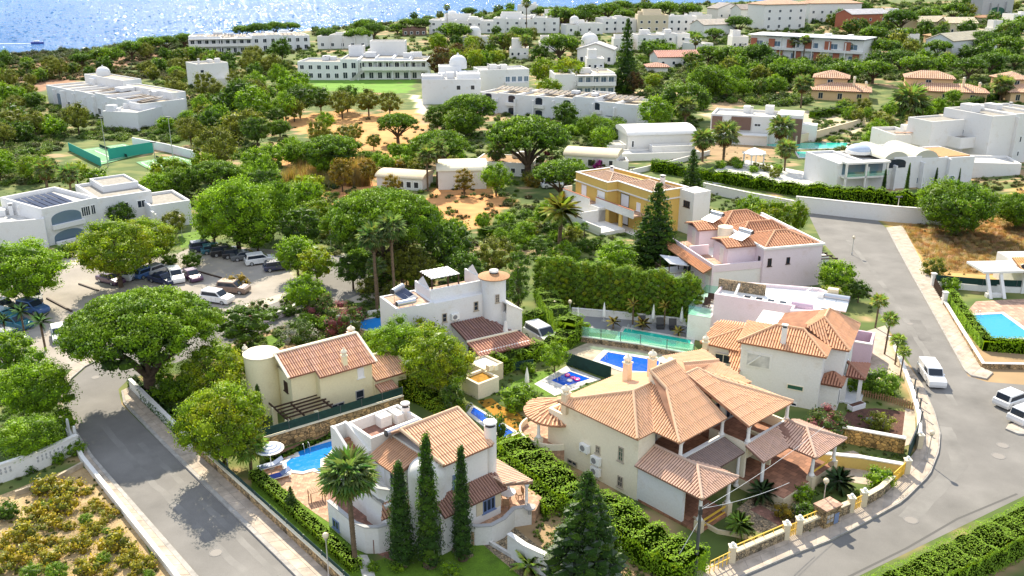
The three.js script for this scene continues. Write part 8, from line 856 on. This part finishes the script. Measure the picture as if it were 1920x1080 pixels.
// ---------- motor boat ----------
{ const d = rayOf(70, 82), t = (-35 - CAMY) / d[2], o = thing('motor_boat', 'white motor boat running along the glittering sea', 'boat', d[0] * t, d[1] * t, 0, -35); const s = new THREE.Shape([[-5, -1.4], [3, -1.5], [6, 0], [3, 1.5], [-5, 1.4]].map(([x, y]) => new THREE.Vector2(x, y))); mb().add(new THREE.ExtrudeGeometry(s, { depth: 1.5, bevelEnabled: true, bevelSize: .2, bevelThickness: .2 }).rotateX(-Math.PI / 2)).make('hull', M.blueM, o); mb().bx(-2.5, 1.5, 1.7, 3, -1, 1).make('cabin', M.whiteM, o); mb().slab([[1.52, 1.8, -.9], [1.52, 1.8, .9], [1.1, 3, .9], [1.1, 3, -.9]], .05).make('windscreen', M.glass, o); const w = new THREE.Group(); w.name = nm('wake'); w.position.set(o.position.x - 5, -34.95, o.position.z); tagOf(w, 'white foam wake trailing behind the motor boat', 'wake'); scene.add(w); const fm = std(C(.85, .87, .9), .9); for (let i = 0; i < 26; i++) mb().add(new THREE.IcosahedronGeometry(1, 1).scale(2.2, .25, .8 + i * .06).translate(-i * 2.1, .05, rr(-.6, .6) + i * .12)).make('foam', fm, w, null); }
// ---------- labels that single out look-alikes by the landmark they stand near and their order there ----------
{
  const LM = [['the big lane bend', 200, 740], ['the vineyard wall', 90, 880], ['the lane parapet', 260, 990], ['the three cypresses', 805, 1030], ['the car park', 260, 520], ['the hotel wing with solar panels', 150, 420], ['the tennis courts', 250, 300], ['the far stepped hotel', 190, 200], ['the coast heath', 60, 140], ['the far lawn', 680, 165], ['the hotel on the coast edge', 460, 90], ['the white cube block', 405, 140], ['the reed grass', 600, 335], ['the open dry ground', 700, 250], ['the low bungalows', 840, 335], ['the red earth terrace', 860, 400], ['the tall fan palms', 715, 520], ['the tower house', 850, 590], ['the cream house', 610, 700], ['the ochre house', 1170, 400], ['the salmon roofed house', 1370, 470], ['the columnar trees', 1150, 540], ['the barrel roofed houses', 1180, 290], ['the long curved hotel', 1040, 210], ['the hotel domes', 900, 110], ['the skyline hotels', 900, 50], ['the dark tall tree', 1175, 130], ['the skyline houses', 1250, 50], ['the tall apartment houses', 1520, 40], ['the red panelled apartments', 1500, 105], ['the first orange villa', 1570, 170], ['the wide orange villa', 1770, 175], ['the beige row houses', 1780, 70], ['the picture corner hill', 1890, 90], ['the cube house', 1420, 240], ['the gazebo', 1410, 310], ['the dome house', 1690, 330], ['the tan drive wall', 1560, 250], ['the dry slope', 1800, 460], ['the corner villa', 1880, 600]];
  const ones = ['', 'first', 'second', 'third', 'fourth', 'fifth', 'sixth', 'seventh', 'eighth', 'ninth', 'tenth', 'eleventh', 'twelfth', 'thirteenth', 'fourteenth', 'fifteenth', 'sixteenth', 'seventeenth', 'eighteenth', 'nineteenth'], ord = (n) => n < 20 ? ones[n] : n % 10 ? ['', '', 'twenty', 'thirty', 'forty', 'fifty'][Math.floor(n / 10)] + '-' + ones[n % 10] : ['', '', 'twentieth', 'thirtieth', 'fortieth', 'fiftieth'][n / 10];
  camera.updateMatrixWorld(); camera.updateProjectionMatrix(); const by = {}; for (const o of scene.children) if (o.userData.group && o.userData.label) (by[o.userData.label] ??= []).push(o);
  const buckets = {};
  for (const [lab, list] of Object.entries(by)) {
    if (list.length < 2) continue; const short = lab.split(/ (?:in|on|at|behind|between|beside|among|near|beyond|below|above|under|before|around|with|of|along) /)[0];
    for (const o of list) { const v = o.position.clone().add(V3(0, 1.5, 0)).project(camera), x = (v.x + 1) * 960, y = (1 - v.y) * 540; let b = null, bd = 1e9; for (const l of LM) { const d = Math.hypot(x - l[1], (y - l[2]) * 1.6); if (d < bd) { bd = d; b = l[0]; } } (buckets[`${short} near ${b}`] ??= []).push([x, o]); }
  }
  for (const [base, m] of Object.entries(buckets)) { m.sort((a, b) => a[0] - b[0]); m.forEach(([, o], i) => { o.userData.label = m.length === 1 ? base : `${base}, ${ord(i + 1)} of ${m.length} from the left`; }); }
}
renderer.render(scene, camera);
